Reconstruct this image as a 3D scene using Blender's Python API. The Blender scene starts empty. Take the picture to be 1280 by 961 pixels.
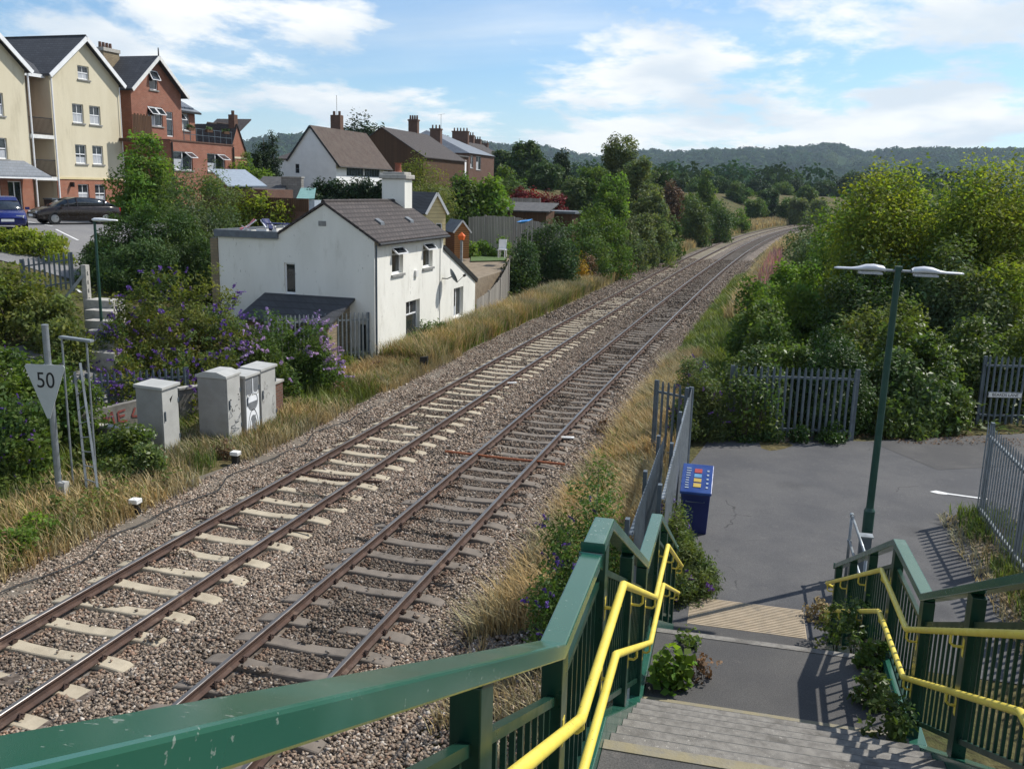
import bpy, bmesh, math, random
import numpy as np
from mathutils import Vector, Matrix

sc = bpy.context.scene
COL = sc.collection
rnd = random.Random(7)

# ------------------------------------------------------------------ camera
# world: +Y runs down the stairs and along the railway, z = 0 is the top of the ballast
FOC = 1148.24
CAMP = Vector((0, 0, 6.509))
RIGHT = Vector((0.970292, 0.240701, 0.024414))
UP = Vector((-0.073429, 0.196837, 0.977683))
FWD = Vector((-0.230523, 0.950431, -0.208663))
cd = bpy.data.cameras.new('camera')
cam = bpy.data.objects.new('camera', cd)
COL.objects.link(cam)
cd.sensor_width = 36; cd.sensor_fit = 'HORIZONTAL'
cd.lens = FOC * 36 / 1280
cd.clip_start = 0.05; cd.clip_end = 12000
mw = Matrix((RIGHT, UP, -FWD)).transposed().to_4x4(); mw.translation = CAMP
cam.matrix_world = mw
sc.camera = cam


def ray(px, py):
    return RIGHT * ((px - 640) / FOC) + UP * ((480.5 - py) / FOC) + FWD


def PY(px, py, Y):            # survey helper: the point of a sight line at distance Y along the railway
    d = ray(px, py); return CAMP + d * (Y / d.y)


def PZ(px, py, z):            # ... at height z
    d = ray(px, py); return CAMP + d * ((z - CAMP.z) / d.z)


# ------------------------------------------------------------------ object helpers
WL = {}


def link(o, parent=None):
    COL.objects.link(o)
    if parent is not None:
        o.parent = parent
    return o


def tag(o, label=None, cat=None, group=None, kind=None):
    if label: o['label'] = label
    if cat: o['category'] = cat
    if group: o['group'] = group
    if kind: o['kind'] = kind
    return o


def thing(name, label, cat, loc=(0, 0, 0), group=None, rz=0):
    o = bpy.data.objects.new(name, None)
    o.empty_display_size = 0.2
    o.location = loc; o.rotation_euler = (0, 0, rz)
    link(o); WL[o.name] = Vector(loc)
    return tag(o, label, cat, group)


def dup(root, loc, rz=0, label=None, group=None, scale=1):
    def rec(o, par):
        c = o.copy(); COL.objects.link(c)
        if par: c.parent = par
        for ch in o.children: rec(ch, c)
        return c
    c = rec(root, None)
    c.location = loc; c.rotation_euler = (0, 0, rz)
    c.scale = (scale, scale, scale)
    if label: c['label'] = label
    if group: c['group'] = group
    return c


class MB:
    def __init__(s):
        s.v = []; s.f = []; s.m = []

    def add(s, vs, fs, mi=0):
        n = len(s.v)
        s.v += [tuple(v) for v in vs]
        s.f += [tuple(i + n for i in f) for f in fs]
        s.m += [mi] * len(fs)
        return s

    def quad(s, a, b, c, d, mi=0):
        return s.add([a, b, c, d], [(0, 1, 2, 3)], mi)

    def hexa(s, p, mi=0):      # 8 corners, bottom ring then top ring
        return s.add(p, [(3, 2, 1, 0), (4, 5, 6, 7), (0, 1, 5, 4), (1, 2, 6, 5), (2, 3, 7, 6), (3, 0, 4, 7)], mi)

    def box(s, x0, x1, y0, y1, z0, z1, mi=0):
        return s.hexa([(x0, y0, z0), (x1, y0, z0), (x1, y1, z0), (x0, y1, z0), (x0, y0, z1), (x1, y0, z1), (x1, y1, z1), (x0, y1, z1)], mi)

    def obox(s, c, ux, uy, uz, mi=0):   # centre and three half-axes
        c, ux, uy, uz = Vector(c), Vector(ux), Vector(uy), Vector(uz)
        return s.hexa([c - ux - uy - uz, c + ux - uy - uz, c + ux + uy - uz, c - ux + uy - uz,
                       c - ux - uy + uz, c + ux - uy + uz, c + ux + uy + uz, c - ux + uy + uz], mi)

    def beam(s, p0, p1, w, h, mi=0, up=(0, 0, 1)):
        p0, p1 = Vector(p0), Vector(p1)
        d = (p1 - p0); up = Vector(up)
        side = d.cross(up)
        if side.length < 1e-6: side = Vector((1, 0, 0))
        side.normalize(); u = side.cross(d).normalized()
        a = side * (w / 2); b = u * (h / 2)
        return s.hexa([p0 - a - b, p0 + a - b, p1 + a - b, p1 - a - b, p0 - a + b, p0 + a + b, p1 + a + b, p1 - a + b], mi)

    def post(s, x, y, z0, z1, wx, wy, mi=0):
        return s.box(x - wx / 2, x + wx / 2, y - wy / 2, y + wy / 2, z0, z1, mi)

    def tube(s, pts, r, n=8, mi=0, r2=None, caps=True):
        pts = [Vector(p) for p in pts]
        rs = r if isinstance(r, (list, tuple)) else [r + ((r2 if r2 is not None else r) - r) * i / max(1, len(pts) - 1) for i in range(len(pts))]
        base = len(s.v); prev = None
        for i, p in enumerate(pts):
            if i == 0: d = pts[1] - pts[0]
            elif i == len(pts) - 1: d = pts[-1] - pts[-2]
            else: d = (pts[i + 1] - p).normalized() + (p - pts[i - 1]).normalized()
            d.normalize()
            if prev is None:
                a = d.cross(Vector((0, 0, 1)))
                if a.length < 1e-3: a = d.cross(Vector((1, 0, 0)))
            else:
                a = prev - d * prev.dot(d)
            a.normalize(); prev = a; b = d.cross(a)
            for k in range(n):
                t = 2 * math.pi * k / n
                s.v.append(tuple(p + (a * math.cos(t) + b * math.sin(t)) * rs[i]))
        for i in range(len(pts) - 1):
            for k in range(n):
                s.f.append((base + i * n + k, base + i * n + (k + 1) % n, base + (i + 1) * n + (k + 1) % n, base + (i + 1) * n + k)); s.m.append(mi)
        if caps:
            s.f.append(tuple(base + k for k in reversed(range(n)))); s.m.append(mi)
            e = base + (len(pts) - 1) * n
            s.f.append(tuple(e + k for k in range(n))); s.m.append(mi)
        return s

    def prism(s, poly, vec, mi=0):
        vec = Vector(vec); n = len(poly)
        p = [Vector(q) for q in poly]
        vs = p + [q + vec for q in p]
        fs = [tuple(reversed(range(n))), tuple(range(n, 2 * n))] + [(i, (i + 1) % n, n + (i + 1) % n, n + i) for i in range(n)]
        return s.add(vs, fs, mi)

    def build(s, name, mats, parent=None, smooth=False, loc=None, bevel=0):
        me = bpy.data.meshes.new(name)
        off = Vector((0, 0, 0))
        if parent is not None: off = WL.get(parent.name, Vector((0, 0, 0)))
        elif loc is not None: off = Vector(loc)
        me.from_pydata([(v[0] - off.x, v[1] - off.y, v[2] - off.z) for v in s.v], [], s.f)
        if not isinstance(mats, (list, tuple)): mats = [mats]
        for m in mats: me.materials.append(m)
        me.polygons.foreach_set('material_index', s.m)
        if smooth: me.polygons.foreach_set('use_smooth', [True] * len(s.f))
        me.update()
        o = bpy.data.objects.new(name, me)
        link(o, parent)
        if parent is None: o.location = off
        WL[o.name] = off.copy()
        if bevel:
            md = o.modifiers.new('edge', 'BEVEL'); md.width = bevel; md.segments = 2; md.limit_method = 'ANGLE'
        return o


def np_mesh(name, V, F, mats, tint=None, smooth=False, parent=None, loc=None, nper=4):
    """fast mesh from numpy arrays; F has nper columns"""
    off = np.array(WL.get(parent.name, Vector((0, 0, 0))) if parent is not None else (loc if loc is not None else (0, 0, 0)), dtype=np.float64)
    me = bpy.data.meshes.new(name)
    V = np.asarray(V, dtype=np.float64) - off
    F = np.asarray(F, dtype=np.int32)
    me.vertices.add(len(V)); me.vertices.foreach_set('co', V.astype(np.float32).ravel())
    me.loops.add(F.size); me.loops.foreach_set('vertex_index', F.ravel())
    me.polygons.add(len(F)); me.polygons.foreach_set('loop_start', np.arange(0, F.size, nper, dtype=np.int32))
    me.update(calc_edges=True)
    if not isinstance(mats, (list, tuple)): mats = [mats]
    for m in mats: me.materials.append(m)
    if tint is not None:
        a = me.color_attributes.new('tint', 'FLOAT_COLOR', 'POINT')
        c = np.ones((len(V), 4), dtype=np.float32); c[:, :3] = tint
        a.data.foreach_set('color', c.ravel())
    if smooth: me.polygons.foreach_set('use_smooth', np.ones(len(F), dtype=bool))
    o = bpy.data.objects.new(name, me)
    link(o, parent)
    if parent is None: o.location = Vector(off)
    WL[o.name] = Vector(off)
    return o


# ------------------------------------------------------------------ materials
def nodes(name):
    m = bpy.data.materials.new(name); m.use_nodes = True
    nt = m.node_tree; nt.nodes.clear()
    out = nt.nodes.new('ShaderNodeOutputMaterial')
    b = nt.nodes.new('ShaderNodeBsdfPrincipled')
    nt.links.new(b.outputs[0], out.inputs['Surface'])
    return m, nt, b, out


def N(nt, typ, ins=None, **kw):
    n = nt.nodes.new(typ)
    for k, v in kw.items(): setattr(n, k, v)
    for k, v in (ins or {}).items():
        if hasattr(v, 'node'): nt.links.new(v, n.inputs[k])
        else: n.inputs[k].default_value = v
    return n


def mixc(nt, fac, a, b, mode='MIX'):
    n = nt.nodes.new('ShaderNodeMix'); n.data_type = 'RGBA'; n.blend_type = mode
    for idx, v in ((0, fac), (6, a), (7, b)):
        if hasattr(v, 'node'): nt.links.new(v, n.inputs[idx])
        else: n.inputs[idx].default_value = v if idx == 0 else (*v[:3], 1)
    return n.outputs[2]


def ramp(nt, x, lo, hi, smooth=True):
    n = N(nt, 'ShaderNodeMapRange', {'Value': x, 'From Min': lo, 'From Max': hi})
    if smooth: n.interpolation_type = 'SMOOTHSTEP'
    return n.outputs[0]


def pos(nt):
    return nt.nodes.new('ShaderNodeNewGeometry').outputs['Position']


def plain(name, c, rough=.6, c2=None, scale=3, amount=(.35, .7), bump=0, bscale=60, metal=0, spec=.4, detail=6, c3=None, s3=.6, a3=(.55, .7), stretch=None, chip=None, cs=45, ca=(.70, .74)):
    """weathered paint / plaster / metal / stone: base colour, a second colour in patches, optional stains, fine bump"""
    m, nt, b, out = nodes(name)
    P = pos(nt)
    if stretch: P = N(nt, 'ShaderNodeVectorMath', {0: P, 1: stretch}, operation='MULTIPLY').outputs[0]
    c2 = c2 or tuple(x * .82 for x in c)
    n1 = N(nt, 'ShaderNodeTexNoise', {'Vector': P, 'Scale': scale, 'Detail': detail, 'Roughness': .6})
    colr = mixc(nt, ramp(nt, n1.outputs['Fac'], *amount), c, c2)
    if c3:
        n3 = N(nt, 'ShaderNodeTexNoise', {'Vector': P, 'Scale': s3, 'Detail': 8, 'Roughness': .7})
        colr = mixc(nt, ramp(nt, n3.outputs['Fac'], *a3), colr, c3)
    if chip:
        nc = N(nt, 'ShaderNodeTexNoise', {'Vector': P, 'Scale': cs, 'Detail': 3, 'Roughness': .6})
        nb = N(nt, 'ShaderNodeTexNoise', {'Vector': P, 'Scale': cs * .09, 'Detail': 4})
        k = N(nt, 'ShaderNodeMath', {0: nc.outputs['Fac'], 1: N(nt, 'ShaderNodeMath', {0: nb.outputs['Fac'], 1: .35}, operation='MULTIPLY').outputs[0]}, operation='ADD').outputs[0]
        colr = mixc(nt, ramp(nt, k, ca[0] + .15, ca[1] + .15), colr, chip)
    nt.links.new(colr, b.inputs['Base Color'])
    rn = N(nt, 'ShaderNodeTexNoise', {'Vector': P, 'Scale': scale * 1.7, 'Detail': 4})
    nt.links.new(N(nt, 'ShaderNodeMapRange', {'Value': rn.outputs['Fac'], 'From Min': .3, 'From Max': .7, 'To Min': rough * .8, 'To Max': min(1, rough * 1.3)}).outputs[0], b.inputs['Roughness'])
    b.inputs['Metallic'].default_value = metal
    b.inputs['Specular IOR Level'].default_value = spec
    if bump:
        n2 = N(nt, 'ShaderNodeTexNoise', {'Vector': P, 'Scale': bscale, 'Detail': 4})
        bp = N(nt, 'ShaderNodeBump', {'Height': n2.outputs['Fac'], 'Strength': bump, 'Distance': .02})
        nt.links.new(bp.outputs[0], b.inputs['Normal'])
    return m


def coursed(name, c1, c2, mortar, w, h, msize=.012, rough=.85, bump=.4, vscale=1.0, patch=None, offset=.5):
    """brick, slate or board courses laid in the wall: u = x + y, v = height"""
    m, nt, b, out = nodes(name)
    P = pos(nt)
    sx = N(nt, 'ShaderNodeSeparateXYZ', {0: P})
    u = N(nt, 'ShaderNodeMath', {0: sx.outputs[0], 1: sx.outputs[1]}, operation='ADD').outputs[0]
    v = N(nt, 'ShaderNodeMath', {0: sx.outputs[2], 1: vscale}, operation='MULTIPLY').outputs[0]
    vec = N(nt, 'ShaderNodeCombineXYZ', {0: u, 1: v, 2: 0.0}).outputs[0]
    br = N(nt, 'ShaderNodeTexBrick', {'Vector': vec, 'Color1': (*c1, 1), 'Color2': (*c2, 1), 'Mortar': (*mortar, 1), 'Scale': 1.0,
                                     'Mortar Size': msize, 'Mortar Smooth': .2, 'Bias': 0.0, 'Brick Width': w, 'Row Height': h})
    br.offset = offset
    n1 = N(nt, 'ShaderNodeTexNoise', {'Vector': P, 'Scale': 1.3, 'Detail': 7, 'Roughness': .65})
    k = ramp(nt, n1.outputs['Fac'], .3, .75)
    colr = mixc(nt, k, br.outputs['Color'], patch or tuple(x * .6 for x in c1), 'MIX')
    n5 = mixc(nt, .55, br.outputs['Color'], colr)
    nt.links.new(n5, b.inputs['Base Color'])
    b.inputs['Roughness'].default_value = rough; b.inputs['Specular IOR Level'].default_value = .25
    bp = N(nt, 'ShaderNodeBump', {'Height': br.outputs['Fac'], 'Strength': bump, 'Distance': .02}); bp.invert = True
    nt.links.new(bp.outputs[0], b.inputs['Normal'])
    return m


def leafmat(name, c, trans=.36, rough=.6, spec=.18, ctrans=None):
    m, nt, b, out = nodes(name)
    at = N(nt, 'ShaderNodeAttribute', attribute_name='tint')
    n1 = N(nt, 'ShaderNodeTexNoise', {'Vector': pos(nt), 'Scale': .45, 'Detail': 3})
    base = mixc(nt, ramp(nt, n1.outputs['Fac'], .35, .65), c, (c[0] * 1.25, c[1] * 1.08, c[2] * .9))
    colr = mixc(nt, 1.0, base, at.outputs['Color'], 'MULTIPLY')
    nt.links.new(colr, b.inputs['Base Color'])
    b.inputs['Roughness'].default_value = rough; b.inputs['Specular IOR Level'].default_value = spec
    tr = nt.nodes.new('ShaderNodeBsdfTranslucent')
    t2 = mixc(nt, 1.0, colr, ctrans or (1.38, 1.5, .68), 'MULTIPLY')
    nt.links.new(t2, tr.inputs['Color'])
    mx = N(nt, 'ShaderNodeMixShader', {0: trans})
    nt.links.new(b.outputs[0], mx.inputs[1]); nt.links.new(tr.outputs[0], mx.inputs[2])
    nt.links.new(mx.outputs[0], out.inputs['Surface'])
    return m


def ground_mat():
    m, nt, b, out = nodes('rough_grass_ground')
    P = pos(nt)
    a = N(nt, 'ShaderNodeTexNoise', {'Vector': P, 'Scale': .35, 'Detail': 8, 'Roughness': .65})
    f = N(nt, 'ShaderNodeTexNoise', {'Vector': P, 'Scale': 9, 'Detail': 6, 'Roughness': .7})
    c = mixc(nt, ramp(nt, a.outputs['Fac'], .38, .62), (.075, .085, .03), (.16, .13, .06))
    c = mixc(nt, ramp(nt, f.outputs['Fac'], .35, .7), c, (.05, .045, .022))
    nt.links.new(c, b.inputs['Base Color']); b.inputs['Roughness'].default_value = .95
    b.inputs['Specular IOR Level'].default_value = .1
    bp = N(nt, 'ShaderNodeBump', {'Height': f.outputs['Fac'], 'Strength': .8, 'Distance': .08})
    nt.links.new(bp.outputs[0], b.inputs['Normal'])
    return m


def ballast_mat():
    m, nt, b, out = nodes('crushed_stone_ballast')
    P = pos(nt)
    v = N(nt, 'ShaderNodeTexVoronoi', {'Vector': P, 'Scale': 17.0, 'Randomness': 1.0})
    sep = N(nt, 'ShaderNodeSeparateColor', {0: v.outputs['Color']})
    c = mixc(nt, sep.outputs[0], (.07, .054, .043), (.19, .152, .12))  # tones lowered to paint in the shade between stones
    c = mixc(nt, ramp(nt, sep.outputs[1], .8, .97), c, (.30, .27, .24))
    big = N(nt, 'ShaderNodeTexNoise', {'Vector': P, 'Scale': .5, 'Detail': 5, 'Roughness': .6})
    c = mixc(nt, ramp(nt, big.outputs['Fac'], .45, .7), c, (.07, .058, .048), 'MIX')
    gap = ramp(nt, v.outputs['Distance'], .015, .045)
    gap2 = N(nt, 'ShaderNodeMath', {0: 1.0, 1: gap}, operation='SUBTRACT').outputs[0]
    nt.links.new(c, b.inputs['Base Color']); b.inputs['Roughness'].default_value = .9
    b.inputs['Specular IOR Level'].default_value = .2
    bp = N(nt, 'ShaderNodeBump', {'Height': gap2, 'Strength': 1.0, 'Distance': .05})
    nt.links.new(bp.outputs[0], b.inputs['Normal'])
    return m


def asphalt_mat(name, c, c2, patch):
    m, nt, b, out = nodes(name)
    P = pos(nt)
    f = N(nt, 'ShaderNodeTexNoise', {'Vector': P, 'Scale': 90, 'Detail': 3, 'Roughness': .7})
    a = N(nt, 'ShaderNodeTexNoise', {'Vector': P, 'Scale': .7, 'Detail': 9, 'Roughness': .62})
    s = N(nt, 'ShaderNodeTexNoise', {'Vector': P, 'Scale': 4.5, 'Detail': 6, 'Roughness': .7})
    col = mixc(nt, ramp(nt, a.outputs['Fac'], .35, .65), c, c2)
    col = mixc(nt, ramp(nt, s.outputs['Fac'], .58, .74), col, patch)
    wp = N(nt, 'ShaderNodeTexNoise', {'Vector': P, 'Scale': 1.3, 'Detail': 5})
    pv_ = N(nt, 'ShaderNodeVectorMath', {0: P, 1: N(nt, 'ShaderNodeVectorMath', {0: wp.outputs['Color'], 1: (.9, .9, 0)}, operation='MULTIPLY').outputs[0]}, operation='ADD').outputs[0]
    vo = N(nt, 'ShaderNodeTexVoronoi', {'Vector': pv_, 'Scale': .38}, feature='DISTANCE_TO_EDGE')
    ck = N(nt, 'ShaderNodeMath', {0: ramp(nt, vo.outputs['Distance'], .0075, .002), 1: ramp(nt, a.outputs['Fac'], .54, .62)}, operation='MULTIPLY').outputs[0]
    col = mixc(nt, ck, col, (.05, .05, .05))
    sp = N(nt, 'ShaderNodeTexVoronoi', {'Vector': P, 'Scale': 2.6})
    col = mixc(nt, ramp(nt, sp.outputs['Distance'], .035, .02), col, (.24, .23, .21))
    ol = N(nt, 'ShaderNodeTexVoronoi', {'Vector': pv_, 'Scale': .55})
    col = mixc(nt, N(nt, 'ShaderNodeMath', {0: ramp(nt, ol.outputs['Distance'], .22, .06), 1: .4}, operation='MULTIPLY').outputs[0], col, (.04, .04, .042))
    g = ramp(nt, f.outputs['Fac'], .3, .75)
    col = mixc(nt, g, mixc(nt, 1.0, col, (.72, .72, .72), 'MULTIPLY'), mixc(nt, 1.0, col, (1.3, 1.3, 1.3), 'MULTIPLY'))
    nt.links.new(col, b.inputs['Base Color']); b.inputs['Roughness'].default_value = .88
    b.inputs['Specular IOR Level'].default_value = .25
    bp = N(nt, 'ShaderNodeBump', {'Height': f.outputs['Fac'], 'Strength': .35, 'Distance': .01})
    nt.links.new(bp.outputs[0], b.inputs['Normal'])
    return m


def far_mat():
    m, nt, b, out = nodes('distant_woodland')
    P = pos(nt)
    a = N(nt, 'ShaderNodeTexNoise', {'Vector': P, 'Scale': .006, 'Detail': 6, 'Roughness': .55})
    f = N(nt, 'ShaderNodeTexNoise', {'Vector': P, 'Scale': .09, 'Detail': 5, 'Roughness': .7})
    c = mixc(nt, ramp(nt, a.outputs['Fac'], .58, .66), (.035, .055, .02), (.11, .13, .05))
    c = mixc(nt, ramp(nt, f.outputs['Fac'], .35, .65), c, (.02, .035, .014))
    nt.links.new(c, b.inputs['Base Color']); b.inputs['Roughness'].default_value = 1
    b.inputs['Specular IOR Level'].default_value = 0
    return m


MT = dict(
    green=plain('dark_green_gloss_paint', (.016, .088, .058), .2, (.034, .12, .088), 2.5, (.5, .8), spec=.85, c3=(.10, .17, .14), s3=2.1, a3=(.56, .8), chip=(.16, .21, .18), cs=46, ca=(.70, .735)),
    greendark=plain('shaded_green_paint', (.005, .030, .019), .32, (.009, .040, .026), 4, spec=.4),  # railing green darkened: shade on posts and infill is put into the colour
    yellow=plain('yellow_handrail_coating', (.74, .60, .09), .42, (.66, .52, .07), 6, spec=.5, c3=(.56, .48, .2), s3=2.2, a3=(.62, .8), chip=(.16, .13, .06), cs=60, ca=(.69, .75)),
    concretedark=plain('shaded_stained_concrete', (.20, .19, .17), .9, (.13, .12, .105), 4, bump=.3, bscale=90, c3=(.08, .08, .06), s3=1.5),  # darker copy of the concrete: wall shade painted into the colour, plus stains
    concrete=plain('worn_concrete', (.42, .40, .36), .85, (.31, .30, .27), 7, bump=.3, bscale=120, c3=(.2, .19, .16), s3=1.7),
    tread=plain('grey_stair_tread', (.23, .215, .19), .85, (.15, .14, .125), 16, bump=.3, bscale=160, c3=(.10, .092, .08), s3=3.0, a3=(.48, .7), chip=(.34, .32, .28), cs=60, ca=(.7, .74)),
    nosing=plain('dark_tread_groove', (.10, .10, .095), .9, (.06, .06, .055), 12),
    oldyellow=plain('worn_yellow_edge', (.25, .215, .13), .85, (.22, .20, .15), 9, bump=.2, c3=(.17, .16, .14), s3=5),
    asphalt=asphalt_mat('car_park_asphalt', (.078, .078, .081), (.104, .102, .101), (.128, .123, .118)),
    landing=asphalt_mat('landing_asphalt', (.072, .070, .069), (.10, .096, .09), (.13, .12, .11)),
    street=asphalt_mat('street_asphalt', (.17, .168, .17), (.21, .205, .2), (.15, .145, .14)),
    tactile=plain('buff_tactile_paving', (.42, .34, .24), .85, (.33, .27, .19), 5, bump=.2, c3=(.24, .21, .17), s3=2),
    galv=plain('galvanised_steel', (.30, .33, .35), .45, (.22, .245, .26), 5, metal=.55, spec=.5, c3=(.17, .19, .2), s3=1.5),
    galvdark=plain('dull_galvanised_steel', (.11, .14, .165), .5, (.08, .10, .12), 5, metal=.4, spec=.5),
    lightpost=plain('lamp_column_green', (.012, .05, .037), .4, (.02, .065, .05), 5),
    lamphead=plain('lamp_head_grey', (.55, .58, .62), .4, (.48, .5, .54), 4),
    white=plain('white_upvc', (.78, .79, .8), .35, (.7, .71, .72), 3),
    whitepaint=plain('white_paint', (.72, .72, .7), .6, (.6, .6, .58), 4),
    glass=plain('window_glass', (.015, .02, .025), .06, (.03, .035, .04), 2, spec=.8),
    curtain=plain('net_curtain', (.45, .47, .5), .5, (.3, .32, .35), 9, spec=.5, stretch=(4, 4, .4)),
    render=plain('white_render', (.76, .75, .69), .8, (.69, .68, .62), 1.2, (.3, .7), bump=.2, bscale=30, c3=(.47, .45, .385), s3=1.6, a3=(.53, .80), stretch=(1, 1, .35), chip=(.30, .29, .26), cs=14, ca=(.70, .78)),
    renderwhite=plain('clean_white_render', (.74, .75, .76), .8, (.68, .69, .7), 1.5, bump=.1, bscale=40),
    cream=plain('cream_render', (.60, .545, .405), .85, (.55, .495, .36), .9, bump=.1, bscale=30, c3=(.42, .37, .26), s3=1.2, a3=(.52, .8), stretch=(1, 1, .22)),
    yellowrender=plain('pale_yellow_cladding', (.62, .52, .30), .8, (.55, .46, .27), 2),
    sill=plain('grey_stone_sill', (.26, .26, .25), .8, (.19, .19, .18), 5),
    brick=coursed('red_brick', (.33, .115, .068), (.25, .082, .05), (.26, .21, .17), .225, .075),
    brickorange=coursed('orange_red_brick', (.36, .12, .065), (.29, .09, .05), (.30, .24, .19), .225, .075),
    brickbuff=coursed('buff_stone_brick', (.30, .24, .15), (.22, .17, .11), (.16, .14, .11), .3, .11),
    brickold=coursed('old_brown_brick', (.16, .075, .05), (.11, .055, .04), (.13, .11, .09), .225, .075),
    stone=coursed('grey_rubble_stone', (.30, .29, .27), (.2, .195, .18), (.14, .13, .12), .38, .17, bump=.8),
    slate=coursed('blue_grey_slate', (.075, .078, .085), (.055, .057, .062), (.03, .03, .032), .3, .16, .014, .6, .35),
    slatelight=coursed('pale_slate', (.20, .22, .25), (.17, .19, .215), (.11, .12, .13), .35, .16, .012, .5, .3),
    tile=coursed('brown_clay_tile', (.11, .075, .062), (.075, .052, .045), (.035, .028, .026), .27, .13, .018, .8, .6),
    tilegrey=coursed('grey_brown_pantile', (.088, .074, .070), (.062, .053, .051), (.03, .026, .025), .3, .14, .02, .8, .8),
    tilewarm=coursed('weathered_brown_tile', (.092, .064, .053), (.064, .045, .038), (.06, .045, .038), .27, .13, .016, .85, .6, patch=(.12, .10, .082)),
    felt=plain('roof_felt', (.06, .06, .062), .9, (.1, .098, .095), 3, bump=.2),
    lead=plain('lead_flashing', (.13, .15, .17), .6, (.1, .11, .125), 4),
    black=plain('black_plastic', (.012, .012, .013), .45, (.02, .02, .02), 5),
    terracotta=plain('terracotta_pot', (.28, .09, .05), .8, (.2, .065, .04), 5),
    timber=coursed('grey_weathered_boards', (.44, .41, .36), (.33, .305, .27), (.06, .055, .05), .12, 60.0, .018, .9, .5),
    timberbrown=coursed('brown_stained_boards', (.12, .065, .035), (.085, .045, .025), (.02, .012, .01), .12, 60.0, .018, .85, .5),
    shedwood=coursed('orange_shed_boards', (.40, .20, .08), (.33, .16, .065), (.10, .05, .025), 60.0, .12, .02, .75, .5),
    shedwooddark=coursed('shaded_shed_boards', (.22, .085, .035), (.17, .065, .028), (.06, .03, .015), 60.0, .12, .02, .75, .5),  # darkened copy of the orange boards, shade painted into the side walls
    cladding=coursed('yellow_lap_boards', (.62, .52, .28), (.58, .48, .26), (.30, .25, .14), 60.0, .2, .014, .7, .4),
    rail_top=plain('polished_rail_head', (.20, .19, .185), .3, (.13, .11, .10), 5, metal=.8, spec=.6, stretch=(3, .2, 1)),
    rail_rust=plain('rusty_rail_web', (.085, .050, .037), .85, (.055, .034, .027), 6, bump=.2, c3=(.17, .115, .085), s3=1.2),
    sleeper_tan=plain('sandy_concrete_sleeper', (.43, .37, .27), .9, (.33, .28, .2), 3, bump=.25, c3=(.22, .18, .13), s3=1.4, a3=(.55, .75)),
    sleeper_grey=plain('grey_brown_sleeper', (.185, .155, .125), .9, (.13, .11, .09), 3, bump=.25, c3=(.09, .075, .06), s3=1.2, a3=(.5, .75)),
    clip=plain('rusty_clip', (.06, .035, .025), .8, (.04, .025, .02), 9),
    rust=plain('orange_rust', (.35, .12, .05), .85, (.25, .08, .04), 6),
    cabinet=plain('grey_cabinet_paint', (.41, .41, .39), .6, (.34, .34, .32), 2.2, c3=(.30, .29, .27), s3=3.1, a3=(.6, .78)),
    cabinetside=plain('grey_cabinet_paint_darker', (.30, .295, .28), .65, (.24, .235, .22), 2.2, c3=(.17, .165, .155), s3=3.1, a3=(.58, .78)),  # darker copy of the cabinet grey, for the body
    signface=plain('grey_sign_back', (.46, .49, .48), .5, (.42, .45, .44), 4),
    inkblack=plain('black_ink', (.012, .012, .013), .6, (.02, .02, .02), 5),
    inkgrey=plain('grey_spray_paint', (.13, .14, .15), .6, (.18, .19, .2), 4),
    inkred=plain('red_spray_paint', (.26, .06, .05), .7, (.18, .06, .05), 9),
    inkwhite=plain('white_spray_paint', (.74, .76, .78), .6, (.66, .68, .7), 4),
    blue=plain('blue_bin_paint', (.010, .018, .095), .4, (.014, .024, .12), 4),
    bluelid=plain('blue_printed_label', (.02, .05, .20), .35, (.03, .075, .25), 4),
    red=plain('red_print', (.42, .06, .05), .5), yell=plain('yellow_print', (.5, .36, .07), .5), sky=plain('pale_blue_print', (.12, .30, .48), .5),
    carblue=plain('blue_car_paint', (.012, .018, .12), .2, (.012, .02, .14), 3, metal=.2, spec=.6),
    cardark=plain('black_brown_car_paint', (.022, .016, .013), .2, (.026, .019, .016), 3, metal=.2, spec=.6),
    tyre=plain('rubber_tyre', (.015, .015, .016), .85), rim=plain('alloy_rim', (.45, .46, .47), .3, metal=.7),
    lightlens=plain('headlight_lens', (.6, .62, .65), .1, spec=.7), taillens=plain('red_tail_lens', (.35, .015, .02), .2, spec=.6),
    bark=plain('bark', (.10, .078, .058), .95, (.06, .047, .036), 8, bump=.6, bscale=30),
    barkdark=plain('dark_bark', (.045, .036, .028), .95, (.03, .024, .02), 8, bump=.5, bscale=30),
    soil=plain('dry_soil', (.24, .19, .13), .95, (.16, .125, .085), 3, bump=.5, bscale=25),
    lawn=plain('mown_lawn', (.06, .10, .025), .95, (.09, .15, .04), 6, bump=.3, bscale=60),
    teal=plain('teal_sheet', (.20, .36, .33), .5, (.15, .29, .26), 4), bluetarp=plain('blue_tarpaulin', (.05, .26, .62), .5),
    orange=plain('orange_plastic', (.72, .13, .02), .5), poly=plain('pale_roof_sheet', (.36, .42, .48), .4, (.3, .35, .4), 4),
    pink=plain('pink_cushion', (.62, .2, .22), .8), navy=plain('navy_cover', (.02, .03, .11), .7),
    solar=plain('solar_panel', (.02, .03, .055), .15, (.03, .04, .07), 3, spec=.7),
    cess=plain('gritty_cess_path', (.16, .135, .105), .95, (.10, .085, .065), 2, bump=.8, bscale=30),
    ballast=ballast_mat(), ground=ground_mat(), far=far_mat(),
)


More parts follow.
